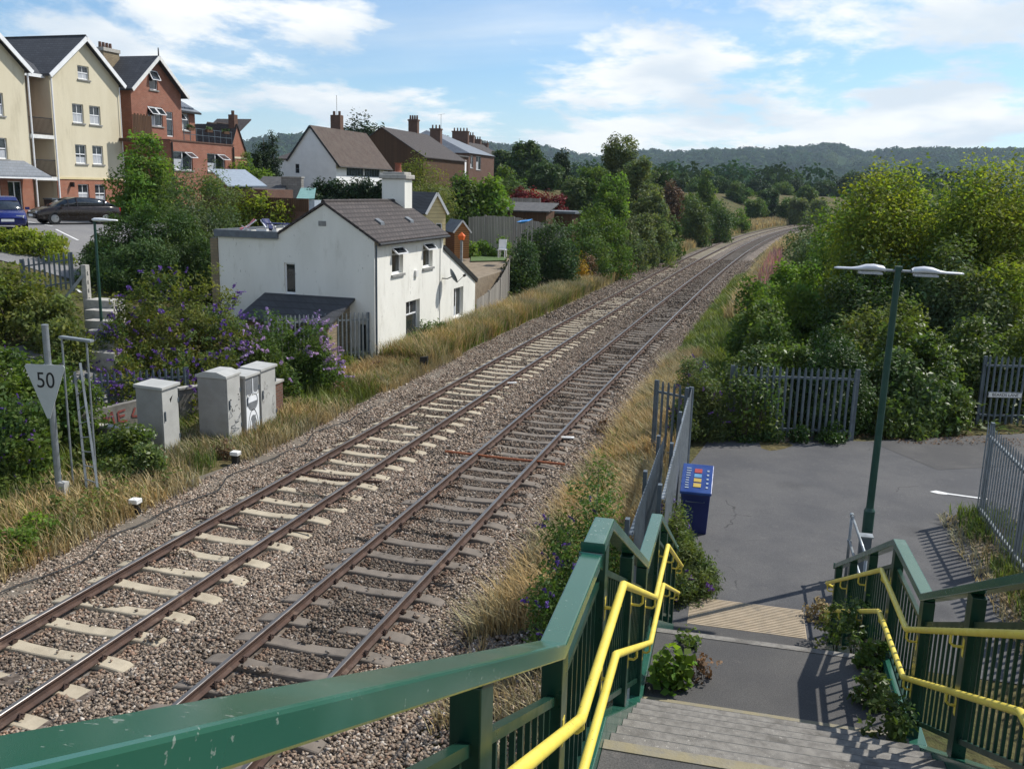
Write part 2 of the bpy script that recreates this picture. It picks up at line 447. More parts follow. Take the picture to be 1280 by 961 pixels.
def stone_mat():
    m, nt, b, out = nodes('ballast_stone')
    at = N(nt, 'ShaderNodeAttribute', attribute_name='tint')
    n = N(nt, 'ShaderNodeTexNoise', {'Vector': pos(nt), 'Scale': 40, 'Detail': 3})
    c = mixc(nt, 1.0, at.outputs['Color'], mixc(nt, n.outputs['Fac'], (.8, .8, .8), (1.2, 1.2, 1.2)), 'MULTIPLY')
    nt.links.new(c, b.inputs['Base Color']); b.inputs['Roughness'].default_value = .85; b.inputs['Specular IOR Level'].default_value = .25
    return m


MT['stones'] = stone_mat()
LM = dict(
    hill=leafmat('hill_canopy', (.030, .060, .026), .15, 1.0, 0.0),
    hill2=leafmat('hill_canopy_light', (.055, .085, .035), .15, 1.0, 0.0),
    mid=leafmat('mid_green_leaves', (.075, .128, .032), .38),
    dark=leafmat('dark_green_leaves', (.044, .084, .026), .28),
    deep=leafmat('deep_evergreen_leaves', (.022, .046, .018), .12),
    bright=leafmat('bright_green_leaves', (.10, .18, .032), .42),
    lime=leafmat('yellow_green_leaves', (.165, .215, .036), .5),
    olive=leafmat('olive_leaves', (.105, .135, .038), .38),
    grey=leafmat('grey_green_leaves', (.082, .125, .052), .33),
    pale=leafmat('pale_ash_leaves', (.105, .14, .066), .38),
    bram=leafmat('bramble_leaves', (.078, .125, .036), .36, .45, .3),
    ivy=leafmat('ivy_leaves', (.036, .078, .020), .2, .5, .25),
    redl=leafmat('dark_red_leaves', (.13, .018, .022), .25, ctrans=(1.4, .5, .5)),
    gold=leafmat('golden_leaves', (.35, .22, .02), .35),
    brown=leafmat('brown_seed_leaves', (.13, .085, .05), .2, ctrans=(1.2, 1, .7)),
    straw=leafmat('straw_grass', (.34, .295, .175), .25, .7, .15, ctrans=(1.1, 1.05, .8)),
    grass=leafmat('green_grass', (.11, .15, .04), .3, .6, .2),
    purple=leafmat('purple_blossom', (.125, .075, .29), .25, .7, .1, ctrans=(1.1, .9, 1.2)),
    lilac=leafmat('lilac_blossom', (.36, .28, .50), .25, .7, .1, ctrans=(1.1, 1, 1.2)),
    pinkw=leafmat('pink_willowherb', (.30, .17, .17), .25, .7, .1, ctrans=(1.1, 1, 1.1)),
)

# ------------------------------------------------------------------ railway geometry
HB = 1.6734          # half the distance between the two track centres
_s = np.arange(-30, 430, .5)


def _head(s):
    sc_ = np.clip(s, -30, 260)
    h = .0295225 + 3.76832e-4 * sc_ - 3.19277e-6 * sc_ ** 2 / 2 + 4.83613e-8 * sc_ ** 3 / 3
    k = 3.76832e-4 - 3.19277e-6 * 260 + 4.83613e-8 * 260 ** 2
    return h + np.clip(s - 260, 0, None) * k


_h = _head(_s)
_x = np.concatenate([[0], np.cumsum((np.sin(_h[1:]) + np.sin(_h[:-1])) * .25)])
_y = np.concatenate([[0], np.cumsum((np.cos(_h[1:]) + np.cos(_h[:-1])) * .25)])
_i0 = np.argmin(abs(_s)); _x += -8.096559 - _x[_i0]; _y += -14.354087 - _y[_i0]


def TP(s, o):
    h = np.interp(s, _s, _h)
    return np.interp(s, _s, _x) + o * np.cos(h), np.interp(s, _s, _y) - o * np.sin(h)


def xc(y): return np.interp(y, _y, _x)
def s_of_y(y): return float(np.interp(y, _y, _s))


def sst(x, a, b):
    t = np.clip((x - a) / (b - a), 0, 1); return t * t * (3 - 2 * t)


def ground(x, y):
    x = np.asarray(x, float); y = np.asarray(y, float)
    d = x - xc(y)
    left = -.08 + .2 * sst(-d, 3.5, 5.0) + np.clip((-d - 6) / 21, 0, 1.0) * 3.9 + np.clip((-d - 12) / 15, 0, 1) * np.clip((y - 45) / 50, 0, 1.2) * 2.0
    right = -.1 + .53 * sst(d, 3.4, 5.8)
    z = np.where(d < 0, left, right)
    bed = sst(d, -3.55, -3.2) * (1 - sst(d, 3.55, 3.9))
    z = z * (1 - bed) + (-.4) * bed
    z = np.where(y > 300, z - (y - 300) * .008, z)
    return z


def G(x, y): return float(ground(x, y))


# ------------------------------------------------------------------ terrain sheets
def grid_sheet(xs, ys, zf, name, mat):
    X, Y = np.meshgrid(xs, ys, indexing='ij')
    Z = zf(X, Y)
    V = np.stack([X, Y, Z], -1).reshape(-1, 3)
    nx, ny = X.shape
    i = np.arange(nx * ny).reshape(nx, ny)
    F = np.stack([i[:-1, :-1], i[1:, :-1], i[1:, 1:], i[:-1, 1:]], -1).reshape(-1, 4)
    return np_mesh(name, V, F, mat, smooth=True)


rs = np.random.default_rng(3)


def vnoise(x, y, seed=0):
    """cheap smooth value noise"""
    xi = np.floor(x).astype(int); yi = np.floor(y).astype(int)
    fx = x - xi; fy = y - yi
    fx = fx * fx * (3 - 2 * fx); fy = fy * fy * (3 - 2 * fy)

    def hsh(a, b):
        n = (a * 374761393 + b * 668265263 + seed * 1442695) & 0x7fffffff
        n = (n ^ (n >> 13)) * 1274126177 & 0x7fffffff
        return ((n ^ (n >> 16)) & 0xffff) / 65535.0
    return (hsh(xi, yi) * (1 - fx) + hsh(xi + 1, yi) * fx) * (1 - fy) + (hsh(xi, yi + 1) * (1 - fx) + hsh(xi + 1, yi + 1) * fx) * fy


tag(grid_sheet(np.concatenate([np.arange(-110, -14, 2.), np.arange(-14, 3, .35), np.arange(3, 110, 2.)]), np.concatenate([np.arange(-40, 60, 1.), np.arange(60, 420, 3.)]),
               lambda x, y: ground(x, y) + (vnoise(x * .9, y * .9) - .5) * .12 * np.clip(abs(x - xc(y)) - 4.7, 0, 1), 'ground', MT['ground']), kind='structure')


def far_z(x, y):
    r = np.hypot(x, y); az = np.degrees(np.arctan2(x, y))
    base = -1.5 - np.clip(r - 300, 0, 900) * .018
    top = np.interp(az, [-180, -45, -30, -24, -16, -9, -2, 4, 9, 12, 15, 22, 60, 180], [20, 60, 104, 132, 118, 92, 108, 110, 112, 116, 111, 106, 60, 20])
    n = (vnoise(az * .9 + 50, r * .002) - .5) * 14 + (vnoise(az * 3.1 + 90, r * .006, 4) - .5) * 7
    knoll = 17 * np.exp(-((az - 4.1) / 1.35) ** 4)
    h = (top + n * .8) * sst(r, 900, 2500) + knoll * sst(r, 2150, 2480) + (vnoise(x * .004, y * .004, 7) - .5) * 26 * sst(r, 700, 1400) * (1 - sst(r, 2000, 2450))
    h = h * (1 - .35 * sst(r, 2600, 3600))
    h -= 30 * np.exp(-((r - 1750) / 300.) ** 2) * .4
    return base + h


rr = np.concatenate([np.linspace(30, 400, 12), np.geomspace(430, 3800, 110)])
aa = np.radians(np.concatenate([np.arange(-180, -46, 6.), np.arange(-46, 40, .2), np.arange(40, 181, 6.)]))
A, Rr = np.meshgrid(aa, rr, indexing='ij')
X = Rr * np.sin(A); Y = Rr * np.cos(A)
Z = far_z(X, Y)
inside = (abs(X) < 108) & (Y > -38) & (Y < 418)
Z = np.where(inside, -6, Z)
Z = Z + (rs.random(Z.shape) - .5) * 3 * (Rr > 1300)
nx, ny = X.shape; ii = np.arange(nx * ny).reshape(nx, ny)
F = np.stack([ii[:-1, :-1], ii[:-1, 1:], ii[1:, 1:], ii[1:, :-1]], -1).reshape(-1, 4)
tag(np_mesh('hills', np.stack([X, Y, Z], -1).reshape(-1, 3), F, MT['far'], smooth=False), kind='structure')

# ------------------------------------------------------------------ ballast bed
ss_ = np.concatenate([np.arange(-28, 60, .5), np.arange(60, 330, 2.)])
oo = np.array([-4.0, -3.45, -3.1, -2.0, -.8, 0, .8, 2.0, 3.0, 3.6, 4.3])
oz = np.array([-.45, -.06, -.06, -.07, -.05, -.04, -.05, -.07, -.06, -.06, -.45])
S2, O2 = np.meshgrid(ss_, oo, indexing='ij')
bx, by = TP(S2, O2)
bz = np.broadcast_to(oz, bx.shape) + (vnoise(bx * 1.3, by * 1.3, 2) - .5) * .05
nx, ny = bx.shape; ii = np.arange(nx * ny).reshape(nx, ny)
F = np.stack([ii[:-1, :-1], ii[:-1, 1:], ii[1:, 1:], ii[1:, :-1]], -1).reshape(-1, 4)
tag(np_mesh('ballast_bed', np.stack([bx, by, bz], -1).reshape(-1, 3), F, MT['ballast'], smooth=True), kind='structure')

# cess path between ballast and grass on the far side
S2, O2 = np.meshgrid(np.arange(-28, 60, .5), np.array([-4.25, -3.9, -3.5]), indexing='ij')
O2 = O2 + (vnoise(S2 * .8, O2 * 0 + 3, 5) - .5) * .35 * (O2 < -4)
bx, by = TP(S2, O2); bz = ground(bx, by) + .03 + .05 * (O2 > -4)
nx, ny = bx.shape; ii = np.arange(nx * ny).reshape(nx, ny)
F = np.stack([ii[:-1, :-1], ii[:-1, 1:], ii[1:, 1:], ii[1:, :-1]], -1).reshape(-1, 4)
tag(np_mesh('trackside_path', np.stack([bx, by, bz], -1).reshape(-1, 3), F, MT['cess']), kind='structure')

# ------------------------------------------------------------------ rails
prof = [(-.07, 0), (-.07, .012), (-.012, .03), (-.010, .105), (-.034, .118), (-.034, .146), (-.027, .152), (.027, .152), (.034, .146), (.034, .118), (.010, .105), (.012, .03), (.07, .012), (.07, 0)]
RZ = .018
ss_ = np.concatenate([np.arange(-28, 120, 2.), np.arange(120, 330, 3.)])
rail_labels = ['steel running rail outermost on the far left of the cottage-side track beside the dry grass',
               'steel running rail of the cottage-side track, the one nearer the middle of the line',
               'steel running rail of the stair-side track, the one nearer the middle of the line',
               'steel running rail outermost on the right, nearest the green stair railing']
for k, off in enumerate((-HB - .752, -HB + .752, HB - .752, HB + .752)):
    mb = MB(); n = len(prof)
    vs = []; fs = []
    for s in ss_:
        h = float(np.interp(s, _s, _h)); x, y = TP(s, off)
        for a, z in prof: vs.append((x + a * math.cos(h), y - a * math.sin(h), RZ + z))
    mb.add(vs, [])
    for i in range(len(ss_) - 1):
        for j in range(n - 1):
            mb.f.append((i * n + j, (i + 1) * n + j, (i + 1) * n + j + 1, i * n + j + 1)); mb.m.append(1 if 5 <= j <= 7 else 0)
    mb.f.append(tuple(range(n))); mb.m.append(0)
    o = mb.build('running_rail', [MT['rail_rust'], MT['rail_top']], loc=(vs[0][0], vs[0][1], RZ))
    tag(o, rail_labels[k], 'rail', 'running rails')


# ------------------------------------------------------------------ sleepers
def sleeper_mb(seed, dish):
    r = random.Random(seed); mb = MB()
    st = [-1.25, -1.16, -.95, -.75, -.5, -.25, 0, .25, .5, .75, .95, 1.16, 1.25]
    ring = []
    for x in st:
        ax = abs(x)
        z = .018 if .6 < ax < .98 else (.018 - (ax - .95) * .12 if ax >= .98 else .018 - dish * (1 - (ax / .6) ** 2))
        w = .135 if ax > .6 else .115
        if ax > 1.2: z -= .02; w -= .02
        z += r.uniform(-.003, .003)
        ring.append([(x, -w - .02, z - .16), (x, -w, z - .012), (x, -w + .015, z), (x, w - .015, z), (x, w, z - .012), (x, w + .02, z - .16)])
    vs = [p for q in ring for p in q]; fs = []
    for i in range(len(st) - 1):
        for j in range(5): fs.append((i * 6 + j, i * 6 + j + 1, (i + 1) * 6 + j + 1, (i + 1) * 6 + j))
    fs.append(tuple(range(6))[::-1]); e = (len(st) - 1) * 6; fs.append(tuple(e + j for j in range(6)))
    return mb.add(vs, fs)


def clip_mb(x, sg):
    mb = MB()
    for sgn in (sg,):
        mb.box(x + sgn * .075 - .03, x + sgn * .075 + .03, -.05, .05, .02, .055)
        mb.tube([(x + sgn * .11, -.05, .03), (x + sgn * .10, -.02, .085), (x + sgn * .06, .02, .075), (x + sgn * .11, .06, .05)], .012, 5)
    return mb


def make_sleeper(mat, label, group, seed, dish, clips):
    t = thing('track_sleeper', label, 'sleeper', (0, 0, 0), group)
    sleeper_mb(seed, dish).build('sleeper_body', mat, t)
    if clips:
        for x in (-.752, .752):
            for sg in (-1, 1): clip_mb(x, sg).build('rail_clip', MT['clip'], t)
    return t


SL = []                 # (x, y, halfwidth) used to keep stones off the sleepers
LABEL_T = 'sandy coloured dished sleeper under the cottage-side track'
LABEL_G = 'grey brown sleeper under the stair-side track'
for side, mat, lab, gp, pitch, dish in ((-1, 'sleeper_tan', LABEL_T, 'sandy sleepers of the cottage-side track', .733, .03), (1, 'sleeper_grey', LABEL_G, 'grey sleepers of the stair-side track', .69, .03)):
    near = [make_sleeper(MT[mat], lab, gp, 10 + i + side, dish, True) for i in range(4)]
    used = [False] * 4
    farm = MB(); cnt = 0
    s = s_of_y(7.0)
    while s < 250:
        x, y = TP(s, side * HB); h = float(np.interp(s, _s, _h))
        if y > (8 if side < 0 else 6.5):
            jz = rnd.uniform(-.016, .008) - (.028 if rnd.random() < .16 else 0); s += rnd.uniform(-.025, .025)
            rz = -h + rnd.uniform(-.022, .022)
            if cnt < 150:
                k = rnd.randrange(4)
                if not used[k]:
                    used[k] = True; o = near[k]; o.location = (x, y, jz); o.rotation_euler = (0, 0, rz)
                else: o = dup(near[k], (x, y, jz), rz)
                if y < 60: SL.append((x, y, -rz))
                cnt += 1
            else:
                c, sn = math.cos(h), math.sin(h)
                farm.obox((x, y, -.06), (1.25 * c, -1.25 * sn, 0), (.12 * sn, .12 * c, 0), (0, 0, .075))
        s += pitch * rnd.uniform(.97, 1.03)
    tag(farm.build('distant_sleepers', MT[mat]), 'far %s sleepers merging into a strip where the line bends away' % ('sandy' if side < 0 else 'grey'), 'sleepers', kind='stuff')


# ------------------------------------------------------------------ loose stones lying on the bed (too many to count)
def stones(n, y0, y1, size, o0, o1, seed, name):
    r = np.random.default_rng(seed)
    s = r.uniform(s_of_y(y0), s_of_y(y1), n); o = r.uniform(o0, o1, n)
    x, y = TP(s, o)
    ok = np.ones(n, bool); on = np.zeros(n, bool)
    patch = (vnoise(x * 1.4, y * 1.2, 14) > .70) | (vnoise(x * .5, y * .5, 16) > .86)
    for sx, sy, h in SL:
        dx = x - sx; dy = y - sy
        a = dx * math.cos(h) - dy * math.sin(h); b = dx * math.sin(h) + dy * math.cos(h)
        hit = (abs(a) < 1.27) & (abs(b) < .15); on |= hit
        ok &= ~(hit & (r.random(n) < np.where(patch, .35, .988)))
    for off in (-HB - .752, -HB + .752, HB - .752, HB + .752): ok &= abs(o - off) > .1
    # thin the stones under the camera's feet side
    x, y, o, on = x[ok], y[ok], o[ok], on[ok]; n = len(x)
    sz = size * r.uniform(.55, 1.25, n)
    z = np.maximum(np.interp(o, oo, oz), np.where((o < -3.3) | (o > 3.6), ground(x, y) + .035, -1)) + (vnoise(x * 1.3, y * 1.3, 2) - .5) * .05 + sz * r.uniform(.0, .8, n) + np.where((abs(abs(o) - HB) > 1.3), .02, 0)
    z = np.where(on, np.where(abs(abs(o) - HB) < .6, -.004, .02) + sz * r.uniform(.1, .6, n), z)
    base = np.array([(1, 0, 0), (-1, 0, 0), (0, 1, 0), (0, -1, 0), (0, 0, .8), (0, 0, -.8)], float)
    Fb = np.array([(0, 2, 4), (2, 1, 4), (1, 3, 4), (3, 0, 4), (2, 0, 5), (1, 2, 5), (3, 1, 5), (0, 3, 5)])
    V = base[None] * r.uniform(.55, 1.2, (n, 6, 1)) + r.uniform(-.3, .3, (n, 6, 3))
    q = r.normal(size=(n, 4)); q /= np.linalg.norm(q, axis=1)[:, None]
    w_, a_, b_, c_ = q.T
    Rm = np.stack([1 - 2 * (b_ * b_ + c_ * c_), 2 * (a_ * b_ - c_ * w_), 2 * (a_ * c_ + b_ * w_), 2 * (a_ * b_ + c_ * w_), 1 - 2 * (a_ * a_ + c_ * c_), 2 * (b_ * c_ - a_ * w_), 2 * (a_ * c_ - b_ * w_), 2 * (b_ * c_ + a_ * w_), 1 - 2 * (a_ * a_ + b_ * b_)], -1).reshape(n, 3, 3)
    V = np.einsum('nij,nkj->nki', Rm, V) * sz[:, None, None]
    V[..., 2] *= .8
    V += np.stack([x, y, z], -1)[:, None]
    Fa = (Fb[None] + (np.arange(n) * 6)[:, None, None]).reshape(-1, 3)
    pal = np.array([(.31, .25, .20), (.24, .195, .155), (.39, .32, .255), (.175, .145, .12), (.45, .395, .335), (.29, .20, .15), (.135, .12, .105), (.60, .555, .50)])
    ci = r.choice(8, n, p=[.22, .2, .16, .14, .1, .08, .07, .03])
    oil = np.exp(-(np.abs(o - HB) / .9) ** 4) * (.35 + .75 * vnoise(x * .5, y * .5, 9)) + .4 * sst(y, 24, 50) + .35 * np.exp(-(np.abs(o + HB) / .7) ** 4) * vnoise(x * .6, y * .3, 19) + .25 * (vnoise(x * 1.3, y * 1.0, 23) > .72) + .7 * np.exp(-((np.abs(o + HB)) / .75) ** 2) * np.exp(-((y - 25.5) / 2.2) ** 2)
    c = pal[ci] * np.array([.90, .865, .82]) * (1 - .12 * sst(y, 18, 40))[:, None] * (1 - np.min(np.stack([np.exp(-((o - q) / .2) ** 2) for q in (-HB - .752, -HB + .752, HB - .752, HB + .752)]) * -1, 0)[:, None] * -1 * np.array([.12, .32, .42])) * r.uniform(.78, 1.18, (n, 1)) * (1 - .55 * np.clip(oil, 0, 1))[:, None]
    o = np_mesh(name, V.reshape(-1, 3), Fa, MT['stones'], tint=np.repeat(c, 6, axis=0), nper=3)
    return tag(o, None, None, kind='stuff')


tag(stones(125000, 7.5, 20, .0345, -4.15, 3.9, 5, 'ballast_stones'), 'loose pinkish grey crushed stones lying around the sleepers', 'ballast')
tag(stones(16000, 4.8, 12.5, .038, 3.5, 6.4, 11, 'ballast_stones'), 'crushed stones spilling below the green railing', 'ballast')
tag(stones(120000, 20, 46, .044, -4.1, 4.1, 6, 'ballast_stones'), 'loose pinkish grey crushed stones lying around the sleepers further along the line', 'ballast')
tag(stones(60000, 46, 95, .075, -4.0, 4.4, 8, 'ballast_stones'), 'greyer crushed stones beyond the cottage', 'ballast')

# ------------------------------------------------------------------ car park
CP = .46
cp_poly = [(-1.0, 12.0), (-.75, 20.6), (-.35, 23.3), (3.4, 24.0), (5.6, 25.2), (9.5, 27.2), (16, 29), (16, 10), (5.0, 10), (5.0, 12), (1.8, 12.0)]
mb = MB(); n = len(cp_poly)


def inner_sheet(poly, z, zf=None):
    m = MB(); m.add([(x, y, z) for x, y in poly], [tuple(range(len(poly)))][::1]); return m


bm = bmesh.new(); vs = [bm.verts.new((x, y, CP)) for x, y in reversed(cp_poly)]; bm.faces.new(vs); bmesh.ops.triangulate(bm, faces=bm.faces[:])
me = bpy.data.meshes.new('car_park'); bm.to_mesh(me); bm.free(); me.materials.append(MT['asphalt'])
o = bpy.data.objects.new('car_park', me); link(o); tag(o, kind='structure')
# darker repaired strip along the lane, painted arrow
mb = MB(); mb.add([(3.55, 24.0, CP + .004), (4.75, 21.9, CP + .004), (10, 24.6, CP + .004), (9.5, 27.1, CP + .004), (5.6, 25.1, CP + .004)], [(0, 1, 2, 3, 4)])
tag(mb.build('resurfaced_lane', MT['landing']), kind='structure')
mb = MB()
for pl in ([(4.25, 20.12), (4.4, 20.02), (4.58, 20.02), (4.6, 20.14), (4.4, 20.24)], [(4.58, 20.05), (5.35, 19.93), (5.37, 20.0), (4.6, 20.13)]):
    mb.add([(x, y, CP + .008) for x, y in pl], [tuple(range(len(pl)))])
tag(mb.build('painted_arrow', MT['whitepaint']), kind='structure')
# concrete edging along the left of the car park
mb = MB(); mb.box(-1.02, -.9, 12.2, 20.5, .3, CP + .05); 
tag(mb.build('kerb', MT['concrete']), kind='structure')

# ------------------------------------------------------------------ stairs
Z1, Z2 = 3.60, 2.31           # upper and lower landing
stair = thing('staircase', 'asphalt and concrete footbridge stairs going down to the car park', 'staircase', (.5, 8, CP))
XL, XR = -.52, 1.52


def flight(y0, z0, y1, z1, n):
    rise = (z0 - z1) / n; go = (y1 - y0) / (n - 1) if n > 1 else 0
    for k in range(n - 1):
        zt = z0 - rise * (k + 1); a = y0 + go * k; b = a + go
        m = MB()
        m.box(XL, XR, a + .002, b, zt - rise - .02, zt, 0)
        m.box(XL, XR, b, b + .014, zt - .05, zt - .004, 1)
        m.build('step', [MT['tread'], MT['nosing']], stair)


flight(-1.2, 5.45, 3.2 - .2, Z1, 12)
flight(4.46, Z1, 6.87, Z2, 8)
flight(8.46, Z2, 11.85, CP, 12)
for (a, b, z) in ((2.999, 4.46, Z1), (6.872, 8.46, Z2)):
    m = MB(); m.box(XL, XR, a, b, z - .18, z); m.build('landing', MT['landing'], stair)
    m = MB(); m.box(XL, XR, b - .07, b + .015, z - .06, z + .006); m.build('nosing', MT['tread'] if z == Z2 else MT['oldyellow'], stair)
m = MB(); m.box(XL, XR, 7.11, 7.19, Z2, Z2 + .005); m.build('nosing', MT['oldyellow'], stair)
for x0, x1 in ((XL - .16, XL - .003), (XR + .003, XR + .16)):
    m = MB()
    P = [(-1.2, 5.55), (3.0, Z1 + .09), (4.56, Z1 + .09), (6.95, Z2 + .08), (8.5, Z2 + .08), (12.2, CP + .1)]
    for (a, za), (b, zb) in zip(P, P[1:]):
        m.hexa([(x0, a, za - .32), (x1, a, za - .32), (x1, b, zb - .32 if zb > .8 else .2), (x0, b, zb - .32 if zb > .8 else .2), (x0, a, za), (x1, a, za), (x1, b, zb), (x0, b, zb)])
    m.build('stringer', MT['green'], stair, bevel=.006)
for y in (3.6, 7.5):
    for x in (XL - .08, XR + .08):
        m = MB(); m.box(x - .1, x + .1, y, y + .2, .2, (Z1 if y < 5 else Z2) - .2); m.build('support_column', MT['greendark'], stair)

# corduroy warning paving at the foot
mb = MB(); mb.box(-.35, 1.3, 12.45, 13.4, CP - .05, CP + .006)
for k in range(18):
    y = 12.475 + k * .0525
    mb.box(-.34, 1.29, y, y + .024, CP + .006, CP + .013)
o = mb.build('corduroy_paving', MT['tactile']); tag(o, kind='structure')
mb = MB(); mb.box(-.6, 1.6, 11.8, 12.44, .2, CP + .02); tag(mb.build('stair_foot_slab', MT['landing']), kind='structure')

# ------------------------------------------------------------------ stair railings
KN = [(-2.2, 7.316), (3.2, 4.81), (4.52, 4.80), (7.14, 3.55), (8.46, 3.495), (12.3, 1.69)]


def kz(y, kn=KN): return float(np.interp(y, [p[0] for p in kn], [p[1] for p in kn]))


def railing(X, label, sign, ybeg):
    t = thing('stair_railing', label, 'railing', (X, 12.3, CP), 'green stair railings')
    hw, hh = .052, .066
    # top rail, mitred at the knees; a joint splits it at the end of the upper landing
    def seg(pts, name):
        m = MB(); ring = []
        for i, (y, z) in enumerate(pts):
            ring.append([(X - hw, y, z - hh), (X + hw, y, z - hh), (X + hw, y, z), (X - hw, y, z)])
        vs = [q for r_ in ring for q in r_]; fs = [(0, 1, 2, 3)]
        for i in range(len(ring) - 1):
            for j in range(4): fs.append((i * 4 + j, i * 4 + (j + 1) % 4, (i + 1) * 4 + (j + 1) % 4, (i + 1) * 4 + j))
        e = (len(ring) - 1) * 4; fs.append((e + 3, e + 2, e + 1, e))
        m.add(vs, fs); m.build(name, MT['green'], t, bevel=.008)
    seg([(ybeg, kz(ybeg)), (3.2, 4.81), (4.12, 4.803)], 'top_rail')
    seg([(4.17, 4.835), (4.56, 4.832), (7.14, 3.55), (8.46, 3.495), (12.3, 1.69)], 'top_rail')
    m = MB(); m.box(X - hw + .006, X + hw - .006, 4.10, 4.19, 4.74, 4.795); m.build('rail_joint', MT['black'], t)
    # posts
    py = [y for y in (-1.9, -.4, 2.07, 3.26, 4.42, 5.85, 7.1, 8.4, 9.7, 11.0, 12.2) if y >= ybeg]
    def floor(y):
        return kz(y, [(-2.2, 5.95), (3.2, Z1), (4.52, Z1), (7.14, Z2), (8.46, Z2), (12.3, CP)])
    for y in py:
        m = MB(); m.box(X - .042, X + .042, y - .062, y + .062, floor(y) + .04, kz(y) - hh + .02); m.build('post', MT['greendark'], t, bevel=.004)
    # infill: mid rail, vertical flats and bottom rail, one framed panel per bay
    for a, b in zip(py, py[1:]):
        m = MB(); a2, b2 = a + .063, b - .063
        ks = [a2] + [k for k, _ in KN if a2 + .02 < k < b2 - .02] + [b2]
        for u, v in zip(ks, ks[1:]):
            m.beam((X, u, kz(u) - .25), (X, v, kz(v) - .25), .034, .034)
            m.beam((X, u, floor(u) + .17), (X, v, floor(v) + .17), .034, .034)
        nb = max(2, int((b2 - a2) / .118))
        for i in range(nb):
            y = a2 + (b2 - a2) * (i + .5) / nb
            m.box(X - .009, X + .009, y - .009, y + .009, floor(y) + .17, kz(y) - .25)
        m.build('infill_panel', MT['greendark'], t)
    # handrails
    for zo, xo in ((.31, .12), (.715, .1)):
        xh = X + sign * xo
        pts = []
        for y, z in KN:
            if y < ybeg: continue
            pts.append((xh, y, z - zo - (.0 if y < 12 else -.02)))
        pts = [(xh, ybeg, kz(ybeg) - zo)] + [p for p in pts if p[1] > ybeg]
        # round the corners a little
        q = [pts[0]]
        for p0, p1, p2 in zip(pts, pts[1:], pts[2:]):
            p0, p1, p2 = Vector(p0), Vector(p1), Vector(p2)
            for w in (.06, .03): q.append(tuple(p1 + (p0 - p1).normalized() * w))
            q.append(tuple(p1 * .8 + (p1 + (p0 - p1).normalized() * .03 + p1 + (p2 - p1).normalized() * .03) * .1))
            for w in (.03, .06): q.append(tuple(p1 + (p2 - p1).normalized() * w))
        e = Vector(pts[-1]); q.append(tuple(e)); q.append((xh - sign * .015, e.y + .05, e.z - .04)); q.append((X + sign * .03, e.y + .05, e.z - .07))
        m = MB(); m.tube(q, .0225, 12)
        hr = m.build('handrail', MT['yellow'], t, smooth=True)
        for y in py:
            if y < 0: continue
            z = kz(y) - zo
            m = MB(); m.tube([(xh, y, z - .01), (xh, y, z - .075), (xh - sign * .02, y, z - .095), (X + sign * .04, y, z - .095)], .009, 6)
            m.box(X + sign * .038 - .006, X + sign * .038 + .006, y - .02, y + .02, z - .16, z - .04)
            m.build('bracket', MT['yellow'], hr)
    return t


railing(-.588, 'green stair railing with yellow handrails between the track and the steps', 1, -2.1)
railing(1.585, 'green stair railing with yellow handrails on the lamp post side of the steps', -1, 1.0)

# ------------------------------------------------------------------ car park furniture
LP = (2.31, 14.95)
t = thing('lamp_post', 'dark green lamp post with two pale grey heads beside the stair foot', 'lamp post', (LP[0], LP[1], CP))
m = MB(); m.tube([(LP[0], LP[1], CP - .05), (LP[0], LP[1], CP + 1.15), (LP[0], LP[1], CP + 1.2)], [.085, .085, .06], 16); m.build('column_base', MT['lightpost'], t, smooth=False)
m = MB(); m.tube([(LP[0], LP[1], CP + 1.18), (LP[0] + .03, LP[1], 5.46)], .058, 14, r2=.047); m.box(LP[0] - .02, LP[0] + .08, LP[1] - .05, LP[1] + .05, 5.44, 5.5); m.build('shaft', MT['lightpost'], t, smooth=False)
m = MB(); m.box(LP[0] - .07, LP[0] + .07, LP[1] - .088, LP[1] - .08, CP + .35, CP + .85); m.build('access_door', MT['lightpost'], t)
dx = Vector((.995, .06, -.012)); cx = Vector((LP[0] + .03, LP[1], 5.43))
for s in (-1, 1):
    m = MB(); m.tube([cx, cx + dx * s * .26], .02, 8); m.build('bracket_arm', MT['galv'], t)
    st = [(.19, .06, .06, .0), (.22, .08, .09, .01), (.36, .09, .11, .02), (.48, .09, .10, .016), (.59, .075, .06, .004), (.68, .065, .042, .0), (.88, .055, .038, .0), (.93, .035, .026, 0)]
    m = MB(); vs = []; fs = []
    yv = Vector((-.06, .998, 0)); K = 12
    for (d, w, h, zc) in st:
        for k in range(K):
            a = 2 * math.pi * k / K
            sq = 1 if math.sin(a) > 0 else .55
            vs.append(cx + dx * s * d + yv * (math.cos(a) * w) + Vector((0, 0, zc + math.sin(a) * h * .62 * sq)))
    for i in range(len(st) - 1):
        for k in range(K): fs.append((i * K + k, i * K + (k + 1) % K, (i + 1) * K + (k + 1) % K, (i + 1) * K + k))
    fs.append(tuple(range(K))); fs.append(tuple((len(st) - 1) * K + k for k in range(K)))
    m.add(vs, fs); hd = m.build('lamp_head', MT['lamphead'], t, smooth=True)
    m = MB(); a = cx + dx * s * .4
    m.obox(a + Vector((0, 0, -.05)), dx * .17, yv * .07, (0, 0, .015)); m.build('lens', MT['curtain'], hd)

